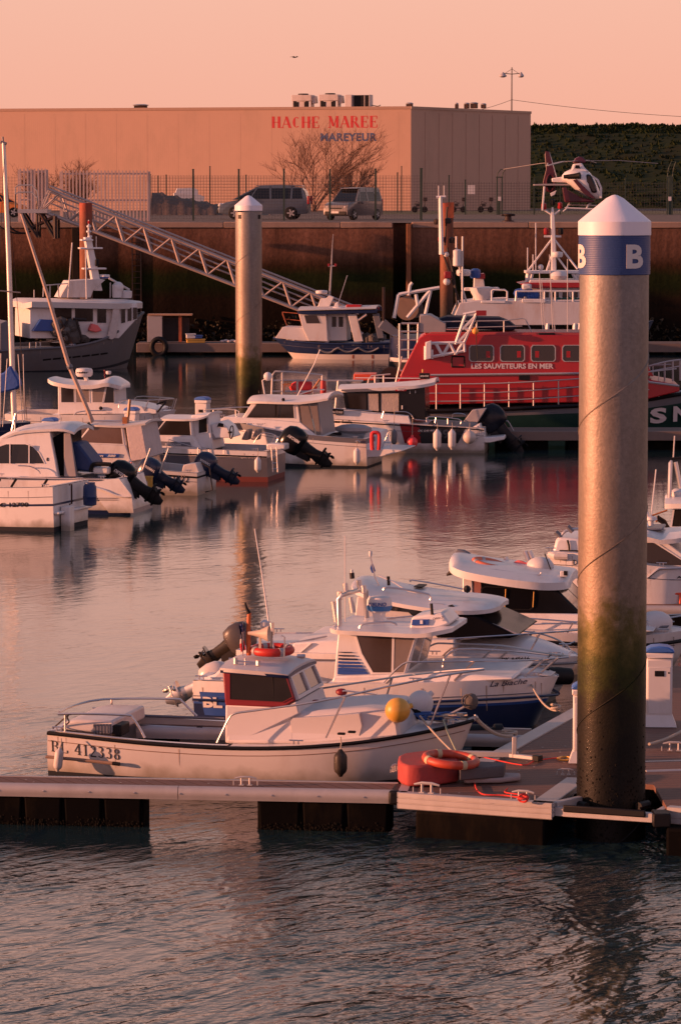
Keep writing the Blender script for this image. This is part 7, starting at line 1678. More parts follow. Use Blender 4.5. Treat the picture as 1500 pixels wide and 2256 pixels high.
for v in F.X: z = v.z - .12; pr.append((v.x, sf(v.x, z) - .002, z))
ln.tube(pr[:-3], .005, 4).build('coach_line', M('brown_line', (.20, .12, .09), .6), t)
F.text(t, 'BL 412338', (106, 1659.5), (262, 1676.5), 25.5, 0, M('number_ink', (.03, .028, .03), .5, var=.1), surf=sf, serif=True, k=.12, depth=.0015)
TRK = M('trunk_white', (.58, .54, .535), .5, var=.04, scale=2, bump=.12, bscale=6, dirt=(.56, .48, .43), damt=.4)
F.prof(t, 'trunk', [(495, 1640), (495, 1572), (660, 1570), (800, 1562), (852, 1566), (876, 1596), (882, 1628), (700, 1642)], .28, 1.82, TRK, .20, bev=.05)
F.prof(t, 'access_panel', [(643, 1632), (640, 1590), (646, 1582), (720, 1578), (792, 1572), (797, 1600), (790, 1622)], .292, .33, TRK, .20, bev=.012)
F.prof(t, 'wheelhouse_base', [(496, 1638), (496, 1553), (624, 1560), (652, 1546), (660, 1574), (520, 1640)], .30, 1.80, TRK, .03)
RW = M('red_window_surround', (.20, .007, .013), .45, var=.12)
F.prof(t, 'wheelhouse', [(496, 1555), (488, 1474), (630, 1488), (650, 1545), (624, 1560)], .31, 1.79, RW, .05)
z0 = F.Q(624, 1560, .31).z
F.win(t, [(507, 1541), (506, 1481), (628, 1490), (644, 1536), (622, 1547)], .31, M('side_glass', (.02, .017, .016), .08, var=.5, scale=2), k=.05, z0=z0, far=1.79, frame=RW, fw=.012)
F.path(t, 'window_divider', [(600, 1488, .325), (604, 1546, .315)], .008, BLACK, 4)
F.across(t, (631, 1489), (651, 1544), .36, 1.74, off=.05, mat=M('screen_perspex', (.17, .12, .105), .1, var=.35, scale=2), y0b=.40, y1b=1.70, panes=2, frame=TRK, fw=.045, edge=1)
F.path(t, 'wiper', [(645, 1500, .75), (660, 1530, .8)], .008, BLACK, 4)
F.shell(t, 'wheelhouse_roof', [(484, 1472, .74, .05), (520, 1475, .80, .07), (600, 1482, .80, .07), (634, 1487, .76, .05)], yc, TRK, th=.05, sub=4, bev=.0)
F.shell(t, 'roof_edge_trim', [(485, 1477, .748, .03), (600, 1486, .806, .03), (636, 1490, .766, .03)], yc, NAVY, th=.035, sub=2)
# things on the roof
det(F, t, [(548, 1444, .9), (547, 1395, .9), (549, 1350, .9)], [.032, .03, .026], M('orange_mast', (.55, .12, .03), .5, var=.25), 'mast', 10)
det(F, t, [(549, 1352, .9), (543, 1340, .9), (540, 1328, .9)], [.03, .02, .012], BLACK, 'masthead_light', 8)
det(F, t, [(605, 1440, 1.1), (592, 1370, 1.1), (578, 1270, 1.1), (561, 1165, 1.1)], [.014, .011, .009, .007], GEL, 'whip_antenna', 6)
fl = MB(); flm = [M('flag_blue', (.02, .03, .12), .8), M('flag_white', (.5, .42, .40), .8), M('flag_red', (.45, .02, .03), .8)]
for i in range(6):
    for j in range(6):
        def fp(i, j): return F.Q(536 - i * 1.6 + j * .8 + 1.5 * math.sin(j * 1.1 + i), 1370 + j * 10 + i * 1.5, .86 + .04 * math.sin(i * 1.7 + j * .6))
        fl.quad(fp(i, j), fp(i + 1, j), fp(i + 1, j + 1), fp(i, j + 1), (0 if j < 2 else 1 if j < 4 else 2))
fl.build('furled_flag', flm, t)
det(F, t, [(535, 1446, .86), (535, 1372, .86)], .008, STEEL, 'flag_staff')
hl = F.Q(573, 1396, .8); MB().lathe([(.02, -.16), (.03, -.1), (.05, 0), (.10, .10), (.105, .12), (.01, .08)], tuple(hl), 14, axis='x').box((hl.x, hl.y, hl.z - .12), (.03, .03, .24)).build('loudhailer', M('cream_horn', (.52, .42, .33), .5), t)
MB().lathe([(.02, 0), (.06, .03), (.06, .09), (.02, .12)], tuple(F.Q(583, 1386, 1.0)), 12).build('camera_dome', WHITEP, t)
det(F, t, [(626, 1448, .7), (627, 1404, .7), (620, 1401, .7)], .010, STEEL, 'hook_stay'); det(F, t, [(597, 1440, 1.1), (598, 1392, 1.1)], .02, GREYP, 'antenna_base')
hr = MB()
for x0, x1, y in ((514, 575, 1452),):
    a = F.Q(514, 1456, .45); b_ = F.Q(574, 1461, .45)
    hr.tube([a, b_], .012, 6).tube([b_ - Vector((.03, 0, .03)), b_ - Vector((.03, 0, -.03))], .03, 6).tube([a + Vector((.03, 0, .04)), a - Vector((-.03, 0, .04))], .03, 8).tube([F.Q(540, 1450, .45), F.Q(540, 1466, .45)], .01, 5)
hr.build('twin_horn', STEEL, t)
det(F, t, [(655, 1446, 1.4), (672, 1446, 1.4)], .03, STEEL, 'roof_lamp')
c = F.Q(600, 1437, 1.0); lr = lifering(F.world(c + Vector((0, 0, .03))), .235, .055, R(3), 0, 'red horseshoe life ring lying on the wheelhouse roof of the boat BL 412338', None, GALV, M('red_orange_vinyl', (.46, .022, .012), .45, var=.12), .95)
# rails
rails(F, t, [(128, 1574, .1), (180, 1573, .08), (278, 1576, .06), (292, 1582, .06), (306, 1602, .06), (319, 1626, .06)], [(144, 1574, 144, 1612, .1), (246, 1575, 246, 1575, .06)], .016)
rails(F, t, [(131, 1569, 1.0), (160, 1556, 1.6), (228, 1541, 2.02), (380, 1540, 2.03), (400, 1545, 2.03), (415, 1560, 2.03), (434, 1578, 2.03)], [(246, 1542, 247, 1570, 2.02)], .016)
rails(F, t, [(478, 1637, .05), (490, 1612, .06), (502, 1588, .06), (516, 1573, .06), (560, 1566, .06), (700, 1546, .07), (860, 1512, .25), (980, 1488, .65), (1066, 1475, 1.05)], [(760, 1535, 718, 1626, .1), (992, 1486, 948, 1598, .7)], .014, k=4)
rails(F, t, [(690, 1520, 2.0), (800, 1503, 1.95), (900, 1488, 1.7), (1000, 1478, 1.35), (1066, 1474, 1.05)], [(864, 1494, 848, 1546, 1.85)], .014, k=4)
# gear in the cockpit
F.prof(t, 'stern_deck', [(138, 1610), (140, 1592), (170, 1586), (250, 1588), (252, 1618)], .35, 1.8, GEL2, bev=.03)
sl = MB()
for i in range(6): p = F.Q(208 + i * 7, 1606, .335); sl.box((p.x, p.y, p.z), (.022, .02, .12))
sl.build('locker_slats', GREYP, t)
MB().box(tuple(F.Q(266, 1606, .55)), (.13, .4, .15)).build('engine_opening', BLACK, t, bev=.02)
F.path(t, 'inner_rod', [(308, 1598, 1.75), (420, 1604, 1.75), (496, 1607, 1.75)], .014, STEEL, 6); MB().tube([F.Q(434, 1605, 1.75), F.Q(446, 1606, 1.75)], .03, 8).build('rod_grip', BLACK, t)
F.path(t, 'inner_shelf', [(280, 1576, 1.9), (494, 1584, 1.9)], .02, GREYP, 5)
F.path(t, 'stern_rope', [(117, 1605, .2), (125, 1598, .3), (150, 1576, .1), (148, 1582, .05), (152, 1592, .2), (134, 1604, .2)], .010, DARKS, 5, 3)
F.path(t, 'stern_cleat', [(210, 1573, 1.9), (216, 1568, 1.9), (222, 1573, 1.9), (228, 1568, 1.9)], .010, STEEL, 5)
F.path(t, 'boarding_pole', [(101, 1668, -.05), (180, 1675, -.03), (252, 1683, -.03)], .022, M('weathered_pole', (.26, .16, .11), .7, var=.3), 7); F.path(t, 'pole_grip', [(248, 1682.5, -.03), (264, 1684.5, -.03)], .026, BLACK, 7)
F.path(t, 'handrail', [(755, 1524, .5), (758, 1522, .5), (828, 1530, .5), (830, 1528, .5)], .012, STEEL, 5); MB().sphere(tuple(F.Q(752, 1525, .55)), .06, 10, sc=(1.3, 1, .8)).build('red_lamp', RW, t)
MB().sphere(tuple(F.Q(697, 1545, .45)), .035, 8, sc=(1.6, 1, .6)).build('red_vent', RW, t)
for x, y in ((752, 1617), (775, 1613)): MB().box(tuple(F.Q(x, y, .08)), (.10, .05, .03)).build('deck_cleat', BLACK, t, bev=.01)
hp = MB(); rn = random.Random(2)
for k in range(9):
    P_ = [F.Q(915 + rn.uniform(0, 95), 1583 + rn.uniform(-14, 4), rn.uniform(.7, 1.3)) for _ in range(5)]; hp.tube(smoothpath(P_, 4), .012, 5)
hp.build('blue_rope_heap', ROPEB, t)
hp = MB()
for k in range(7):
    P_ = [F.Q(940 + rn.uniform(0, 90), 1588 + rn.uniform(-16, 2), rn.uniform(.7, 1.3)) for _ in range(4)]; hp.tube(smoothpath(P_, 4), .011, 5)
hp.build('rope_heap', ROPE, t)
MB().sphere(tuple(F.Q(1038, 1546, yc)), .085, 10, sc=(1.1, 1, 1.3)).tube(smoothpath([F.Q(1030 + 12 * math.cos(a), 1545 + 14 * math.sin(a), yc - .06) for a in [i * .9 for i in range(9)]], 3), .012, 5).build('anchor_bundle', M('bundled_netting'), t)
F.path(t, 'stem_fitting', [(1030, 1590, yc - .1), (1044, 1584, yc), (1050, 1578, yc)], .035, GALV, 7)
F.path(t, 'anchor_stock', [(980, 1580, yc - .1), (1034, 1552, yc)], .016, GALV, 6)
ballfender(F.Q(876, 1565, .30), .16, YEL, 'round yellow buoy resting on the foredeck of the boat BL 412338', F, 0, 'buoy', 'yellow_buoy').rotation_euler = (0, R(75), .3)
o = ballfender(F.Q(926, 1550, 1.45), .17, WHITEP, 'round white buoy with a dark patch behind the yellow buoy on the foredeck', F, 0, 'buoy', 'white_buoy'); o.rotation_euler = (0, R(50), .3)
MB().sphere((.04, -.02, -.10), .125, 12, sc=(1, 1, .8)).build('dark_patch', BLACK, o)
f_ = fender(F.world(F.Q(129, 1674, -.12)), .058, .27, mat=M('grey_white_fender', (.50, .46, .44), .5, var=.2, dirt=(.2, .15, .12), damt=.5, dscale=8), label='small grey white fender hanging at the transom corner of BL 412338', rope=.12, tilt=.12)
f_ = fender(F.world(F.Q(750, 1682, -.13)), .085, .30, mat=M('dirty_black_fender', (.03, .025, .022), .45, var=.5, dirt=(.12, .09, .07), damt=.5, dscale=9), label='dirty black fender hanging amidships against the white hull of BL 412338', rope=.16)
rope('mooring_rope', F.world(F.Q(925, 1578, .6)), G(999, 1658, .56), .02, .014, ROPE, 'orange lit mooring rope, left of the pair running down to the life ring')
rope('mooring_rope', F.world(F.Q(976, 1586, .7)), G(1005, 1655, .56), .02, .012, M('greenish_rope', (.30, .32, .22), .9, var=.3), 'greenish mooring rope, right of the pair running down to the life ring')
rope('mooring_rope', F.world(F.Q(1046, 1580, yc)), G(1128, 1622, .55), .08, .026, ROPE, 'thick grey mooring rope from the bow of BL 412338 to the second finger')
kn = G(1122, 1622, .53); o = MB().tube(smoothpath([Vector((.09 * math.cos(i * 1.3), .07 * math.sin(i * 1.3), .02 + i * .006)) for i in range(9)], 3), .022, 6).build('rope_knot', ROPE, loc=kn); tag(o, 'knot of thick grey rope on the walkway edge beyond the life ring', 'rope')
kn = G(1224, 1568, .53); o = MB().tube(smoothpath([Vector((.06 * math.cos(i * 1.3), .06 * math.sin(i * 1.3), .02 + i * .01)) for i in range(9)], 3), .018, 6).build('rope_knot', ROPE, loc=kn); tag(o, 'small rope knot on the walkway edge below the La Biache bow', 'rope')
fr_ = G(1055, 1640, .35); t2 = empty('fender', (fr_.x, fr_.y + .35, .42), R(8), 'black roll fender lying along the second finger pontoon behind the life ring', 'fender')
MB().lathe([(.05, -.36), (.13, -.34), (.14, -.3), (.14, .12), (.10, .14), (.10, .2), (.14, .22), (.14, .32), (.05, .36)], axis='x', n=18).build('fender_body', BLACK, t2)

# ---- things on the platform
RF = M('red_foam_block', (.36, .045, .040), .75, var=.12, scale=5, dirt=(.24, .06, .05), damt=.5, dscale=4, bump=.25)
o_ = G(940, 1742, .5); s_ = (o_ - G(941, 1742, .5)).length
def slab(pts, z0_, z1_, nm, mat, lab, cat, bev=.03):
    P_ = [G(x, y, z0_) for x, y in pts]; o0 = P_[0].copy(); o = MB().prism([(p.x - o0.x, p.y - o0.y, 0) for p in P_], [(p.x - o0.x, p.y - o0.y, z1_ - z0_) for p in P_]).build(nm, mat, loc=(o0.x, o0.y, z0_ + .004), bev=bev, ang=60); tag(o, lab, cat); return o
slab([(876, 1722), (882, 1729), (896, 1734), (920, 1735), (955, 1733), (1010, 1724), (1012, 1712), (998, 1700), (940, 1699), (890, 1706), (878, 1712)], .5, .755, 'red_float_block', RF, 'curved red foam float block at the left end of the boarded platform', 'float')
slab([(1012, 1722), (1110, 1714), (1114, 1706), (1020, 1702)], .56, .70, 'grey_foam_block', M('grey_foam', (.10, .09, .095), .85, var=.25, scale=5, dirt=(.05, .04, .04), damt=.5, bump=.3), 'dark grey foam block right of the red float block', 'block', .02)
slab([(1022, 1728), (1100, 1727), (1146, 1722), (1146, 1715), (1060, 1712), (1024, 1716)], .5, .56, 'pale_foam_slab', M('pinkish_foam', (.34, .27, .26), .8, var=.2, scale=6, bump=.3), 'flat pale foam slab lying under the dark grey block', 'slab', .02)
lifering(Vector(G(993, 1674, .785)), .30, .052, R(4), R(5), 'orange life ring lying on top of the red float block', None, M('yellowed_band', (.50, .42, .25), .7), M('scuffed_orange', (.46, .055, .025), .5, var=.2, scale=7, dirt=(.42, .2, .14), damt=.6, dscale=5, bump=.15), 1.0)
# timber offcuts and bracket
bt = G(1133, 1673, .5); t2 = empty('steel_bracket', bt, R(-8), 'pale L shaped bracket standing on the platform behind the life ring', 'bracket')
MB().box((-.38, .04, .05), (.85, .07, .07)).box((.05, -.02, .04), (.55, .07, .05), rz=-.5).build('beam', GALV, t2, bev=.008); MB().box((0, 0, .15), (.055, .05, .26)).build('upright', GALV, t2, bev=.008); MB().box((.3, -.15, .04), (.10, .10, .075), rz=-.5).build('end_cap', BLACK, t2, bev=.008)
def grope(pts, r, mat, nm, lab):
    P_ = [G(x, y, .5 + r) for x, y in pts]; o0 = P_[0].copy(); o = MB().tube(smoothpath([p - o0 for p in P_], 4), r, 6).build(nm, mat, loc=o0); tag(o, lab, 'rope'); return o
grope([(1036, 1700), (1044, 1720), (1050, 1740), (1062, 1750), (1080, 1752), (1110, 1753), (1140, 1757), (1160, 1760), (1150, 1752), (1136, 1750), (1112, 1746), (1118, 1738)], .009, ROPER, 'red_rope', 'loose red rope wandering over the boards in front of the grey blocks')
grope([(1010, 1660), (1060, 1668), (1150, 1686), (1180, 1676), (1232, 1670)], .008, ROPER, 'red_rope', 'thin red rope running from the life ring towards the hidden pedestal')
grope([(1228, 1672), (1240, 1668), (1256, 1670), (1250, 1675), (1232, 1675)], .014, YEL, 'yellow_rope', 'short coil of yellow rope at the foot of the hidden pedestal')
def cleat_at(px, py, rz, lab, s_=1.0): return cleat(G(px, py, .505), R(rz), lab, s_)
cleat_at(541, 1731, -5, 'cleat near the middle of the nearest finger pontoon', 1.1); cleat_at(940, 1748, -20, 'cleat on the platform edge in front of the red float block', 1.3)
c = cleat_at(1152, 1762, -18, 'cleat on the platform edge wrapped in red rope', 1.1)
cr = G(1152, 1759, .56); o = MB().tube([(.055 * math.cos(a), .02 * math.sin(a * 2), .045 * math.sin(a)) for a in [2 * PI * i / 16 for i in range(16)]], .014, 6, closed=True).tube([(.05 * math.cos(a), .05 * math.sin(a), .0) for a in [2 * PI * i / 16 for i in range(16)]], .014, 6, closed=True).build('red_rope_loop', ROPER, loc=cr); tag(o, 'loop of red rope wound on the platform edge cleat', 'rope')
cleat_at(868, 1700, 70, 'cleat at the hinge between the finger and the red float block', .9)
cleat_at(1246, 1708, 0, 'low cleat left of the pile on the boards', .8); cleat_at(1485, 1655, -5, 'cleat on the finger at the right edge of the picture', 1.2)
rope('mooring_rope', G(1430, 1640, .6), G(1520, 1600, .62), .03, .02, ROPE, 'rope tied along the right finger pontoon behind the pile')

# ---- back pontoon things
p = G(352, 752, .55); Yp = 172.2
t2 = empty('dock_cabinet', (W(352, 750, Yp).x, Yp, .56), 0, 'open fronted grey dock cabinet on the far pontoon right of the trawler', 'cabinet')
k = Yp / FPX
MB().box((-.22 * 1, 0, .65), (.7, .7, 1.25)).build('cabinet_body', M('grey_panel'), t2, bev=.01); MB().box((.75, .2, .6), (1.3, .1, 1.1)).build('rear_panel', DARKS, t2); MB().box((.5, 0, 1.32), (2.1, .8, .07)).build('top_shelf', M('worn_wood_top', (.40, .22, .13), .7, var=.3), t2); MB().box((.98, -.2, .65), (.14, .14, 1.25)).build('post', RUST, t2)
t2 = empty('tyre', tuple(W(350, 764, 170.75)), 0, 'big black tyre hanging on the edge of the far pontoon', 'tyre'); MB().tube([(.33 * math.cos(a), 0, .38 * math.sin(a)) for a in [2 * PI * i / 24 for i in range(24)]], .13, 10, closed=True).build('tyre_ring', BLACK, t2)
def crate(px, py, w_, h_, mat, lab, nm='fish_crate', dz=0, Y=171.8):
    p = W(px, py, Y); t2 = empty(nm, (p.x, Y, .56 + dz), .1, lab, 'crate')
    MB().box((0, 0, h_ / 2), (w_, .5, h_)).build('box', mat, t2, bev=.02); MB().box((0, 0, h_), (w_ + .05, .55, .04)).build('rim', mat, t2); return t2
crate(431, 752, .85, .16, YEL, 'yellow fish crate on the far pontoon, under the white box'); crate(420, 750, .42, .2, WHITEP, 'white box stacked on the yellow crate on the far pontoon', dz=.21); crate(437, 750, .35, .13, BLUE, 'blue crate stacked on the yellow crate beside the white box', dz=.21)
o = MB()
for i in range(5): o.sphere((i * .16, .05 * (i % 2), .06 + .03 * (i % 2)), .1, 8, sc=(1.3, 1, .7))
o = o.build('sack_pile', M('pale_canvas'), loc=(W(490, 750, 171.8).x, 171.8, .56)); tag(o, 'pale rolled sacks lying on the far pontoon behind the distant pile', 'sacks')

# ================================================================ vehicles
def car(loc, rz, L, Wd, Hh, body, glass, pillars, col, lab, nm='parked_car', wx=(.8, -.85), wr=.33, rear_lamp=True, gr='cars parked on the quay', plate=True, face=1):
    """body: side outline (x forward, z) of lower body; glass: greenhouse outline; all metres"""
    t = empty(nm, loc, rz, lab, 'car', gr)
    bd = MB(); hw = Wd / 2
    def ring(pts, y, k=0, z_=0): return [(x, y, z) for x, z in pts]
    # body cut in three slices so the ends round off in plan
    n = len(body); xs = [p[0] for p in body]; xm = max(xs); xn = min(xs)
    def sh(p, f): x = p[0]; return (x * (1 - .035 * f) , p[1])
    R_ = [[(sh(p, 1)[0], -hw, p[1]) for p in body], [(sh(p, .3)[0], -hw + .06, p[1]) for p in body], [(p[0], -hw * .6, p[1]) for p in body], [(p[0], hw * .6, p[1]) for p in body], [(sh(p, .3)[0], hw - .06, p[1]) for p in body], [(sh(p, 1)[0], hw, p[1]) for p in body]]
    R_[0] = [(x * .985, y + .035 * (0 if .35 < z < .75 else 1), z) for x, y, z in R_[0]]; R_[-1] = [(x * .985, y - .035 * (0 if .35 < z < .75 else 1), z) for x, y, z in R_[-1]]
    v = [p for r_ in R_ for p in r_]; f = []
    for i in range(len(R_) - 1):
        for j in range(n): f.append((i * n + j, i * n + (j + 1) % n, (i + 1) * n + (j + 1) % n, (i + 1) * n + j))
    f += [tuple(range(n)), tuple(range((len(R_) - 1) * n, len(R_) * n))[::-1]]
    bd.add(v, f).build('body', col, t, ang=45)
    zb = min(z for x, z in glass); zt = max(z for x, z in glass)
    def tp(x, z, s): return (x, s * (hw - .05 - .22 * (z - zb) / (zt - zb) * 1.0), z)
    MB().prism([tp(x, z, -1) for x, z in glass], [tp(x, z, 1) for x, z in glass]).build('cabin_glass', GLASS, t)
    pl = MB()
    for q in pillars:
        for s in (-1, 1):
            a = [Vector(tp(x, z, s)) + Vector((0, s * .012, 0)) for x, z in q]; b_ = [Vector(tp(x, z, s)) - Vector((0, s * .03, 0)) for x, z in q]; pl.prism(a, b_)
    # windscreen pillars and roof
    top = [p for p in glass if p[1] > zt - .14]; x0, x1 = min(p[0] for p in top), max(p[0] for p in top)
    rf = MB(); a = [(x0 - .05, zt - .03), (x0, zt + .02), ((x0 + x1) / 2, zt + .05), (x1, zt + .02), (x1 + .08, zt - .03)]
    rf.prism([(x, -(hw - .26), z) for x, z in a], [(x, (hw - .26), z) for x, z in a]).build('roof', col, t, bev=.02)
    pl.build('window_pillars', col, t)
    for i, x in enumerate(wx):
        for s in (-1, 1):
            MB().lathe([(.02, -.02), (wr * .62, 0), (wr * .66, -.02), (wr * .95, -.02), (wr, .02), (wr, .18), (wr * .9, .2), (.02, .2)], (x, s * (hw - .01), wr) if s < 0 else (x, s * (hw - .19), wr), 24, axis='y').build('wheel', BLACK, t)
            w_ = t.children[-1]; r_ = MB()
            for q in range(5):
                a = q * 2 * PI / 5; y = s * (hw + .014)
                r_.prism([(x + .04 * math.cos(a - 1), y, wr + .04 * math.sin(a - 1)), (x + wr * .6 * math.cos(a - .2), y, wr + wr * .6 * math.sin(a - .2)), (x + wr * .6 * math.cos(a + .2), y, wr + wr * .6 * math.sin(a + .2)), (x + .04 * math.cos(a + 1), y, wr + .04 * math.sin(a + 1))],
                         [(x + .04 * math.cos(a - 1), y - s * .03, wr + .04 * math.sin(a - 1)), (x + wr * .6 * math.cos(a - .2), y - s * .03, wr + wr * .6 * math.sin(a - .2)), (x + wr * .6 * math.cos(a + .2), y - s * .03, wr + wr * .6 * math.sin(a + .2)), (x + .04 * math.cos(a + 1), y - s * .03, wr + .04 * math.sin(a + 1))])
            r_.build('rim', GALV, w_)
    fx = L / 2
    for s in (-1, 1):
        MB().sphere((fx - .16, s * (hw - .26), .72), .15, 10, sc=(.9, 1.1, .75)).build('headlight', M('headlamp_lens', (.62, .55, .52), .15), t)
        MB().box((-fx + .03, s * (hw - .10), .98), (.12, .14, .42)).build('tail_light', REDP, t, bev=.03)
        MB().sphere((fx - 1.5, s * (hw + .09), 1.0), .12, 8, sc=(.6, .8, .7)).build('door_mirror', col, t)
    MB().box((fx - .0, 0, .40), (.06, Wd * .82, .20)).build('bumper_grille', BLACK, t, bev=.02)
    MB().box((fx - .02, 0, .66), (.05, Wd * .5, .08)).build('grille', BLACK, t, bev=.01)
    if plate: MB().box((fx + .04, 0, .44), (.02, .5, .11)).build('number_plate', WHITEP, t)
    return t
k = 1.09
bodyA = [(-2.28, .30), (-2.32, .55), (-2.30, .85), (-2.26, 1.05), (-1.0, 1.04), (.9, 1.02), (1.35, .98), (1.9, .86), (2.2, .72), (2.3, .55), (2.28, .32), (1.9, .24), (1.75, .3), (-1.9, .28)]
glassA = [(-2.22, 1.02), (-2.12, 1.42), (-1.95, 1.60), (-1.2, 1.68), (-.2, 1.70), (.35, 1.62), (1.0, 1.30), (1.55, 1.0)]
pilA = [[(-.35, 1.0), (-.43, 1.0), (-.40, 1.68), (-.32, 1.68)], [(-1.38, 1.0), (-1.48, 1.0), (-1.5, 1.66), (-1.42, 1.67)], [(.72, 1.0), (.66, 1.0), (.25, 1.62), (.32, 1.62)], [(-2.24, 1.0), (-2.02, 1.0), (-1.92, 1.58), (-2.0, 1.58)],
        [(1.55, 1.0), (1.45, 1.0), (.32, 1.58), (.35, 1.64)], [(-2.2, 1.56), (-2.0, 1.58), (.4, 1.57), (.36, 1.64), (-.2, 1.72), (-1.2, 1.70)]]
blu = M('blue_grey_car_paint', (.08, .10, .125), .35, metal=.2, var=.1, coat=.5); slv = M('silver_brown_car_paint', (.15, .125, .12), .35, metal=.2, var=.1, coat=.5); yll = M('orange_yellow_car_paint', (.70, .20, .02), .3, var=.1, coat=.5)
Yc = 214; pc_ = W(583, 480, Yc); c1 = car((pc_.x, Yc, ZQ), PI - .08, 4.66, 1.85, 1.7, bodyA, glassA, pilA, blu, 'blue grey people carrier parked side on behind the mesh fence', wx=(1.42, -1.42)); c1.scale = (1.16,) * 3
bodyB = [(-2.05, .30), (-2.1, .6), (-2.08, 1.08), (.7, 1.08), (1.0, 1.08), (1.7, .98), (1.98, .85), (2.07, .6), (2.06, .32), (1.8, .24), (-1.85, .26)]
glassB = [(-2.05, 1.05), (-2.0, 1.7), (-1.8, 1.80), (.1, 1.82), (.45, 1.70), (1.1, 1.05)]
pilB = [[(-.3, 1.05), (-.42, 1.05), (-.42, 1.8), (-.3, 1.8)], [(-1.25, 1.05), (-1.35, 1.05), (-1.35, 1.8), (-1.25, 1.8)], [(.66, 1.05), (.58, 1.05), (.3, 1.72), (.4, 1.72)], [(-2.07, 1.05), (-1.85, 1.05), (-1.85, 1.78), (-1.97, 1.78)], [(1.1, 1.05), (.98, 1.05), (.33, 1.70), (.45, 1.74)], [(-2.0, 1.62), (.5, 1.62), (.42, 1.76), (.1, 1.84), (-1.85, 1.83)]]
pc_ = W(778, 482, 210); c2 = car((pc_.x, 210, ZQ), R(180 + 60), 4.12, 1.68, 1.82, bodyB, glassB, pilB, slv, 'silver brown small van parked facing left behind the mesh fence', wx=(1.3, -1.38), wr=.32); c2.scale = (1.0,) * 3
pc_ = W(3, 466, 236); c3 = car((pc_.x - .5, 236, ZQ), .05, 4.3, 1.8, 1.6, bodyA, glassA, pilA, yll, 'orange yellow car half out of the picture at the left edge', wx=(1.35, -1.35)); c3.scale = (.98,) * 3

# ================================================================ helicopter
Yh = 262; s_ = Yh / FPX
F = Fr(1285, 455, 0, Y=Yh); F.O.z = ZQ; F.zw = ZQ
t = F.root('helicopter', 'white and maroon helicopter standing behind the fence in front of the embankment', 'helicopter')
MAR = M('maroon_paint', (.07, .007, .018), .35, var=.15); HW = M('helicopter_white', (.72, .68, .67), .3, var=.06, coat=.4)
# fuselage: nose to the right and towards us, loft of sections
secs = [(1238, 394, 385, .35), (1244, 398, 378, .75), (1256, 408, 372, 1.0), (1270, 420, 371, 1.08), (1285, 430, 372, 1.1), (1298, 436, 378, 1.06), (1308, 438, 392, .9), (1316, 438, 410, .6), (1322, 436, 424, .2)]
vs_ = []; fs = []; n_ = 18; mi = []
for x, yb, yt, hw in secs:
    a = F.Q(x, yb, 1.2); b_ = F.Q(x, yt, 1.2); cz = (a.z + b_.z) / 2; hz = (b_.z - a.z) / 2
    for j in range(n_):
        q = 2 * PI * j / n_; vs_.append((a.x, 1.2 - hw * math.copysign(abs(math.cos(q)) ** .8, math.cos(q)), cz + hz * math.copysign(abs(math.sin(q)) ** .85, math.sin(q))))
for i in range(len(secs) - 1):
    for j in range(n_): fs.append((i * n_ + j, i * n_ + (j + 1) % n_, (i + 1) * n_ + (j + 1) % n_, (i + 1) * n_ + j)); mi.append(0)
m_ = MB(); m_.v = vs_; m_.f = fs + [tuple(range(n_)), tuple(range((len(secs) - 1) * n_, len(secs) * n_))]; m_.m = mi + [0, 0]
fus = m_.build('fuselage', HW, t, ang=80)
F.prof(t, 'belly', [(1240, 412), (1256, 420), (1280, 434), (1310, 440), (1310, 445), (1246, 445)], .35, 2.05, MAR, bev=.1)
F.prof(t, 'maroon_sweep', [(1262, 396), (1270, 394), (1300, 424), (1312, 436), (1304, 436), (1285, 424)], .08, .2, MAR, bev=.02)
F.prof(t, 'cockpit_glass', [(1292, 382), (1302, 384), (1313, 408), (1316, 424), (1304, 424), (1290, 400)], .12, 2.28, GLASS, .0, bev=.12)
F.prof(t, 'nose_frame', [(1304, 388), (1306, 386), (1318, 394), (1326, 412), (1326, 436), (1321, 436), (1321, 412), (1314, 397)], .5, .62, HW)
F.prof(t, 'engine_fairing', [(1252, 378), (1260, 372), (1264, 360), (1282, 358), (1288, 368), (1298, 378)], .5, 1.9, HW, .15, bev=.08); F.prof(t, 'engine_intake', [(1266, 370), (1268, 363), (1276, 363), (1278, 370)], .48, .52, BLACK, .1, 0)
e_ = F.Q(1273, 387, .0); MB().tube([e_ + Vector((-1.0, .3, -.05)), e_ + Vector((-.2, .1, 0)), e_ + Vector((.15, -.05, .05))], [.14, .2, .24], 10).build('exhaust_duct', BLACK, t)
F.prof(t, 'rotor_head', [(1262, 358), (1268, 348), (1276, 344), (1284, 345), (1292, 354), (1290, 358)], .7, 1.7, MAR, .2, bev=.08); det(F, t, [(1275, 350, 1.2), (1275, 364, 1.2)], .2, DARKS, 'rotor_mast', 10)
hub = F.Q(1275, 353, 1.2)
for (px, py, yl, dr_) in ((1448, 359, 2.5, 0), (1110, 372, 3.8, 0), (1205, 364, -3.6, 0), (1310, 358, 6.0, 0)):
    e_ = F.Q(px, py, yl); d = e_ - hub; L = d.length; dn = d.normalized(); sd = Vector((-dn.y, dn.x, 0)).normalized() * .14; up = Vector((0, 0, .02))
    P0 = hub + dn * .2; P1 = hub + dn * L * .5 + Vector((0, 0, .12)); P2 = e_
    bl = MB()
    for a, b_ in ((P0, P1), (P1, P2)): bl.prism([a - sd - up, a + sd - up, a + sd + up, a - sd + up], [b_ - sd - up, b_ + sd - up, b_ + sd + up, b_ - sd + up])
    bl.build('rotor_blade', M('rotor_blade_grey', (.30, .27, .26), .45, var=.1), t)
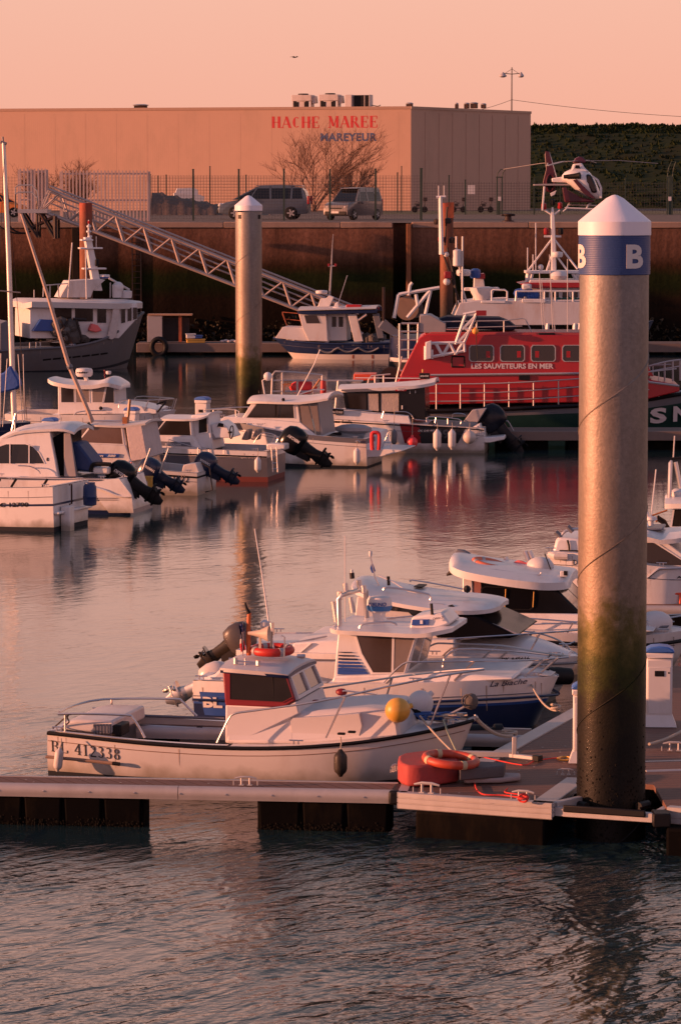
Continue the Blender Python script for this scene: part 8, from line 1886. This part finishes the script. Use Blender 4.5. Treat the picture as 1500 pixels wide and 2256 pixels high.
F.prof(t, 'tail_boom', [(1215, 392), (1216, 400), (1250, 402), (1256, 386), (1240, 388)], 1.5, 2.1, HW, bev=.06); F.prof(t, 'tail_fin', [(1200, 340), (1202, 332), (1210, 333), (1226, 396), (1222, 425), (1200, 420), (1196, 400), (1203, 372)], 1.7, 1.95, MAR, bev=.03)
det(F, t, [(1209, 334, 1.8), (1226, 392, 1.8)], .05, HW, 'fin_edge'); tf_ = F.Q(1212, 402, 1.68); MB().tube([tf_ + Vector((.28 * math.cos(a), -.03, .62 * math.sin(a))) for a in [2 * PI * i / 20 for i in range(20)]], .07, 8, closed=True).build('tail_rotor_ring', MAR, t); MB().lathe([(.01, 0), (.5, 0), (.5, .05), (.01, .05)], tuple(tf_ + Vector((0, -.06, 0))), 18, axis='y', sc=(.5, 1.1)).build('tail_rotor', BLACK, t)
F.prof(t, 'stabiliser', [(1176, 408), (1176, 405), (1200, 404), (1270, 404), (1270, 408)], .9, 1.8, M('grey_panel'), bev=.02); F.prof(t, 'stabiliser_plate', [(1212, 425), (1226, 418), (1222, 428), (1214, 432)], .9, 1.0, HW)
MB().tube([F.Q(1244, 457, .3), F.Q(1340, 461, .3)], .06, 6).tube([F.Q(1240, 465, .3), F.Q(1250, 457, .3)], .05, 6).build('skid', GEL, t); MB().tube([F.Q(1250, 450, 2.0), F.Q(1335, 453, 2.0)], .06, 6).build('skid', GEL, t)
for x in (1256, 1300): F.path(t, 'skid_leg', [(x - 8, 457, .3), (x, 444, .9), (x, 444, 1.6), (x, 450, 2.0)], .06, GEL, 6)
F.prof(t, 'rear_door', [(1239, 412), (1248, 412), (1252, 440), (1246, 444)], .2, .3, MAR); F.prof(t, 'letter_patch', [(1205, 359), (1207, 357), (1207, 363), (1205, 364)], 1.68, 1.7, HW, 0, 0)
# ================================================================ small fittings on every boat
rg = random.Random(77)
for F_, root_ in BOATS:
    X = F_.X; yc_ = F_.yc; n_ = len(X); big = root_.name.startswith(('trawler', 'stern_trawler', 'lifeboat'))
    L_ = X[-1].x - X[0].x; sc_ = 1.6 if big else 1.0
    for fr_ in ((.06, .5, .86) if F_.sgn > 0 else (.14, .5, .94)):
        v = X[min(n_ - 1, int(fr_ * (n_ - 1)))]
        if v.y < .15: continue
        for sg in (1, -1):
            x, y, z = v.x, yc_ - sg * (v.y - .06), v.z + .012
            MB().tube([(x - .09 * sc_, y, z + .05 * sc_), (x + .09 * sc_, y, z + .05 * sc_)], .010 * sc_, 6).box((x - .03 * sc_, y, z + .024 * sc_), (.016 * sc_, .02, .05 * sc_)).box((x + .03 * sc_, y, z + .024 * sc_), (.016 * sc_, .02, .05 * sc_)).build('deck_cleat', STEEL, root_)
    if not big:
        # skin fitting outlets with rust weep, and a moulded coach line
        for fr_ in (() if 'BL 412338' in root_['label'] else (.30, .62)):
            v = X[int(fr_ * (n_ - 1))]; z = .34; y = F_.surf(v.x, z)
            MB().lathe([(.012, -.004), (.026, -.003), (.026, .006), (.012, .008)], (v.x, y - .004, z), 10, axis='y').build('drain_outlet', DARKS, root_)
        P_ = [(v.x, F_.surf(v.x, v.z - .22) - .002, v.z - .22) for v in X if v.y > .35]
        if len(P_) > 4 and root_['label'].find('BL 412338') < 0: MB().tube(P_, .007, 4).build('coach_line', M('grey_coach_line', (.12, .12, .15), .5), root_)
        w_ = X[int(.55 * (n_ - 1))]
# stern lines from the left boats to the walkway, one rope each, sagging
for (bx, by, dx_, dy_, lab) in ((-5.3, 95.5, -6.4, 97.2, 'bow rope of the grey hulled cabin boat running to the hidden walkway'), (-1.2, 111.4, -2.9, 108.0, 'bow rope of the pilothouse boat running to the hidden walkway')):
    rope('mooring_rope', Vector((bx, by, 1.0)), Vector((dx_, dy_, .6)), .12, .014, ROPE, lab)
# algae skirt on the near floats and bolts along the pontoon edges
for t_ in [o for o in COL.objects if o.type == 'EMPTY' and o.name.startswith('finger_pontoon')][:1]:
    for i in range(9):
        MB().lathe([(.010, 0), (.010, -.006), (.001, -.008)], (i * L1 / 9 + .2, -.013, ZD - .075), 8, axis='y').build('bolt', STEEL, t_)
# stains: short run-off streaks below the gunwales, each with its own shape
stn = M('runoff_stain', (.42, .33, .27), .6, var=.3, scale=6)
for F_, root_ in BOATS:
    if root_.name.startswith('lifeboat'): continue
    X = F_.X; m_ = MB()
    for i in range(4 if 'BL 412338' in root_['label'] else 11):
        v = X[rg.randint(1, len(X) - 3)]; u = X[min(len(X) - 1, X.index(v) + 1)]; x = v.x + (u.x - v.x) * rg.random()
        if v.y < .3: continue
        zt = v.z - .05 - rg.random() * .05; L_ = rg.uniform(.08, .38); w_ = rg.uniform(.004, .013); vs_ = []
        for k_ in range(5):
            z = zt - L_ * k_ / 4; ww = w_ * (1 - .8 * (k_ / 4)); y = F_.surf(x, z) - .0025; vs_ += [(x - ww, y, z), (x + ww, y, z)]
        m_.add(vs_, [(2 * k_, 2 * k_ + 1, 2 * k_ + 3, 2 * k_ + 2) for k_ in range(4)])
    o_ = m_.build('runoff_stains', stn, root_, smooth=False); o_['kind'] = 'stuff'
# weed fringe where the near floats meet the water, droppings on the boards
wf = MB(); a_ = G(-40, 1727, ZD); b_ = G(866, 1744, ZD); dd_ = (b_ - a_).normalized(); nn_ = Vector((dd_.y, -dd_.x, 0))
for i in range(600):
    u = rg.random(); L2 = (b_ - a_).length
    x = u * L2
    if not (x < .392 * L2 or .67 * L2 < x < .99 * L2): continue
    z = abs(rg.gauss(0, .05)); s_ = rg.uniform(.004, .012); c = Vector((a_.x, a_.y, 0)) + dd_ * x + nn_ * (-.055 - z * .05) + Vector((0, 0, z))
    wf.add([c - dd_ * s_, c + dd_ * s_, c + nn_ * s_ + Vector((0, 0, s_)), c + nn_ * s_ * .6 - Vector((0, 0, s_ * 1.8))], [(0, 1, 2), (0, 3, 1), (0, 2, 3), (1, 3, 2)])
o_ = wf.build('float_weed', M('pile_weed'), smooth=False); tag(o_, 'dark weed growing along the waterline of the nearest floats', 'weed', kind='stuff')
dr_ = MB()
for i in range(60):
    p = G(rg.uniform(20, 840), rg.uniform(1716, 1727), ZD) if i < 25 else G(rg.uniform(900, 1240), rg.uniform(1745, 1765) - 0, ZD + .001) if i < 40 else G(rg.uniform(1120, 1255), rg.uniform(1640, 1700), ZD)
    r_ = rg.uniform(.006, .018); z = ZD + .0005; n_ = 7
    dr_.add([(p.x + r_ * math.cos(2 * PI * k_ / n_) * rg.uniform(.6, 1.3), p.y + r_ * math.sin(2 * PI * k_ / n_) * rg.uniform(.6, 1.3), z) for k_ in range(n_)], [tuple(range(n_))])
o_ = dr_.build('bird_droppings', M('dropping_white', (.45, .42, .38), .8), smooth=False); tag(o_, 'pale bird droppings spotting the boards of the near pontoons', 'droppings', kind='stuff')
# quay wall ladder and cast joints
lx = W(301, 560, YQ); t_ = empty('wall_ladder', (lx.x, YQ - .06, 0), 0, 'dark ladder fixed on the quay wall below the middle of the gangway', 'ladder')
for s_ in (-.22, .22): MB().box((s_, 0, 3.4), (.06, .06, 4.2)).build('ladder_rail', DARKS, t_)
for i in range(13): MB().tube([(-.22, 0, 1.5 + i * .3), (.22, 0, 1.5 + i * .3)], .018, 5).build('rung', DARKS, t_)
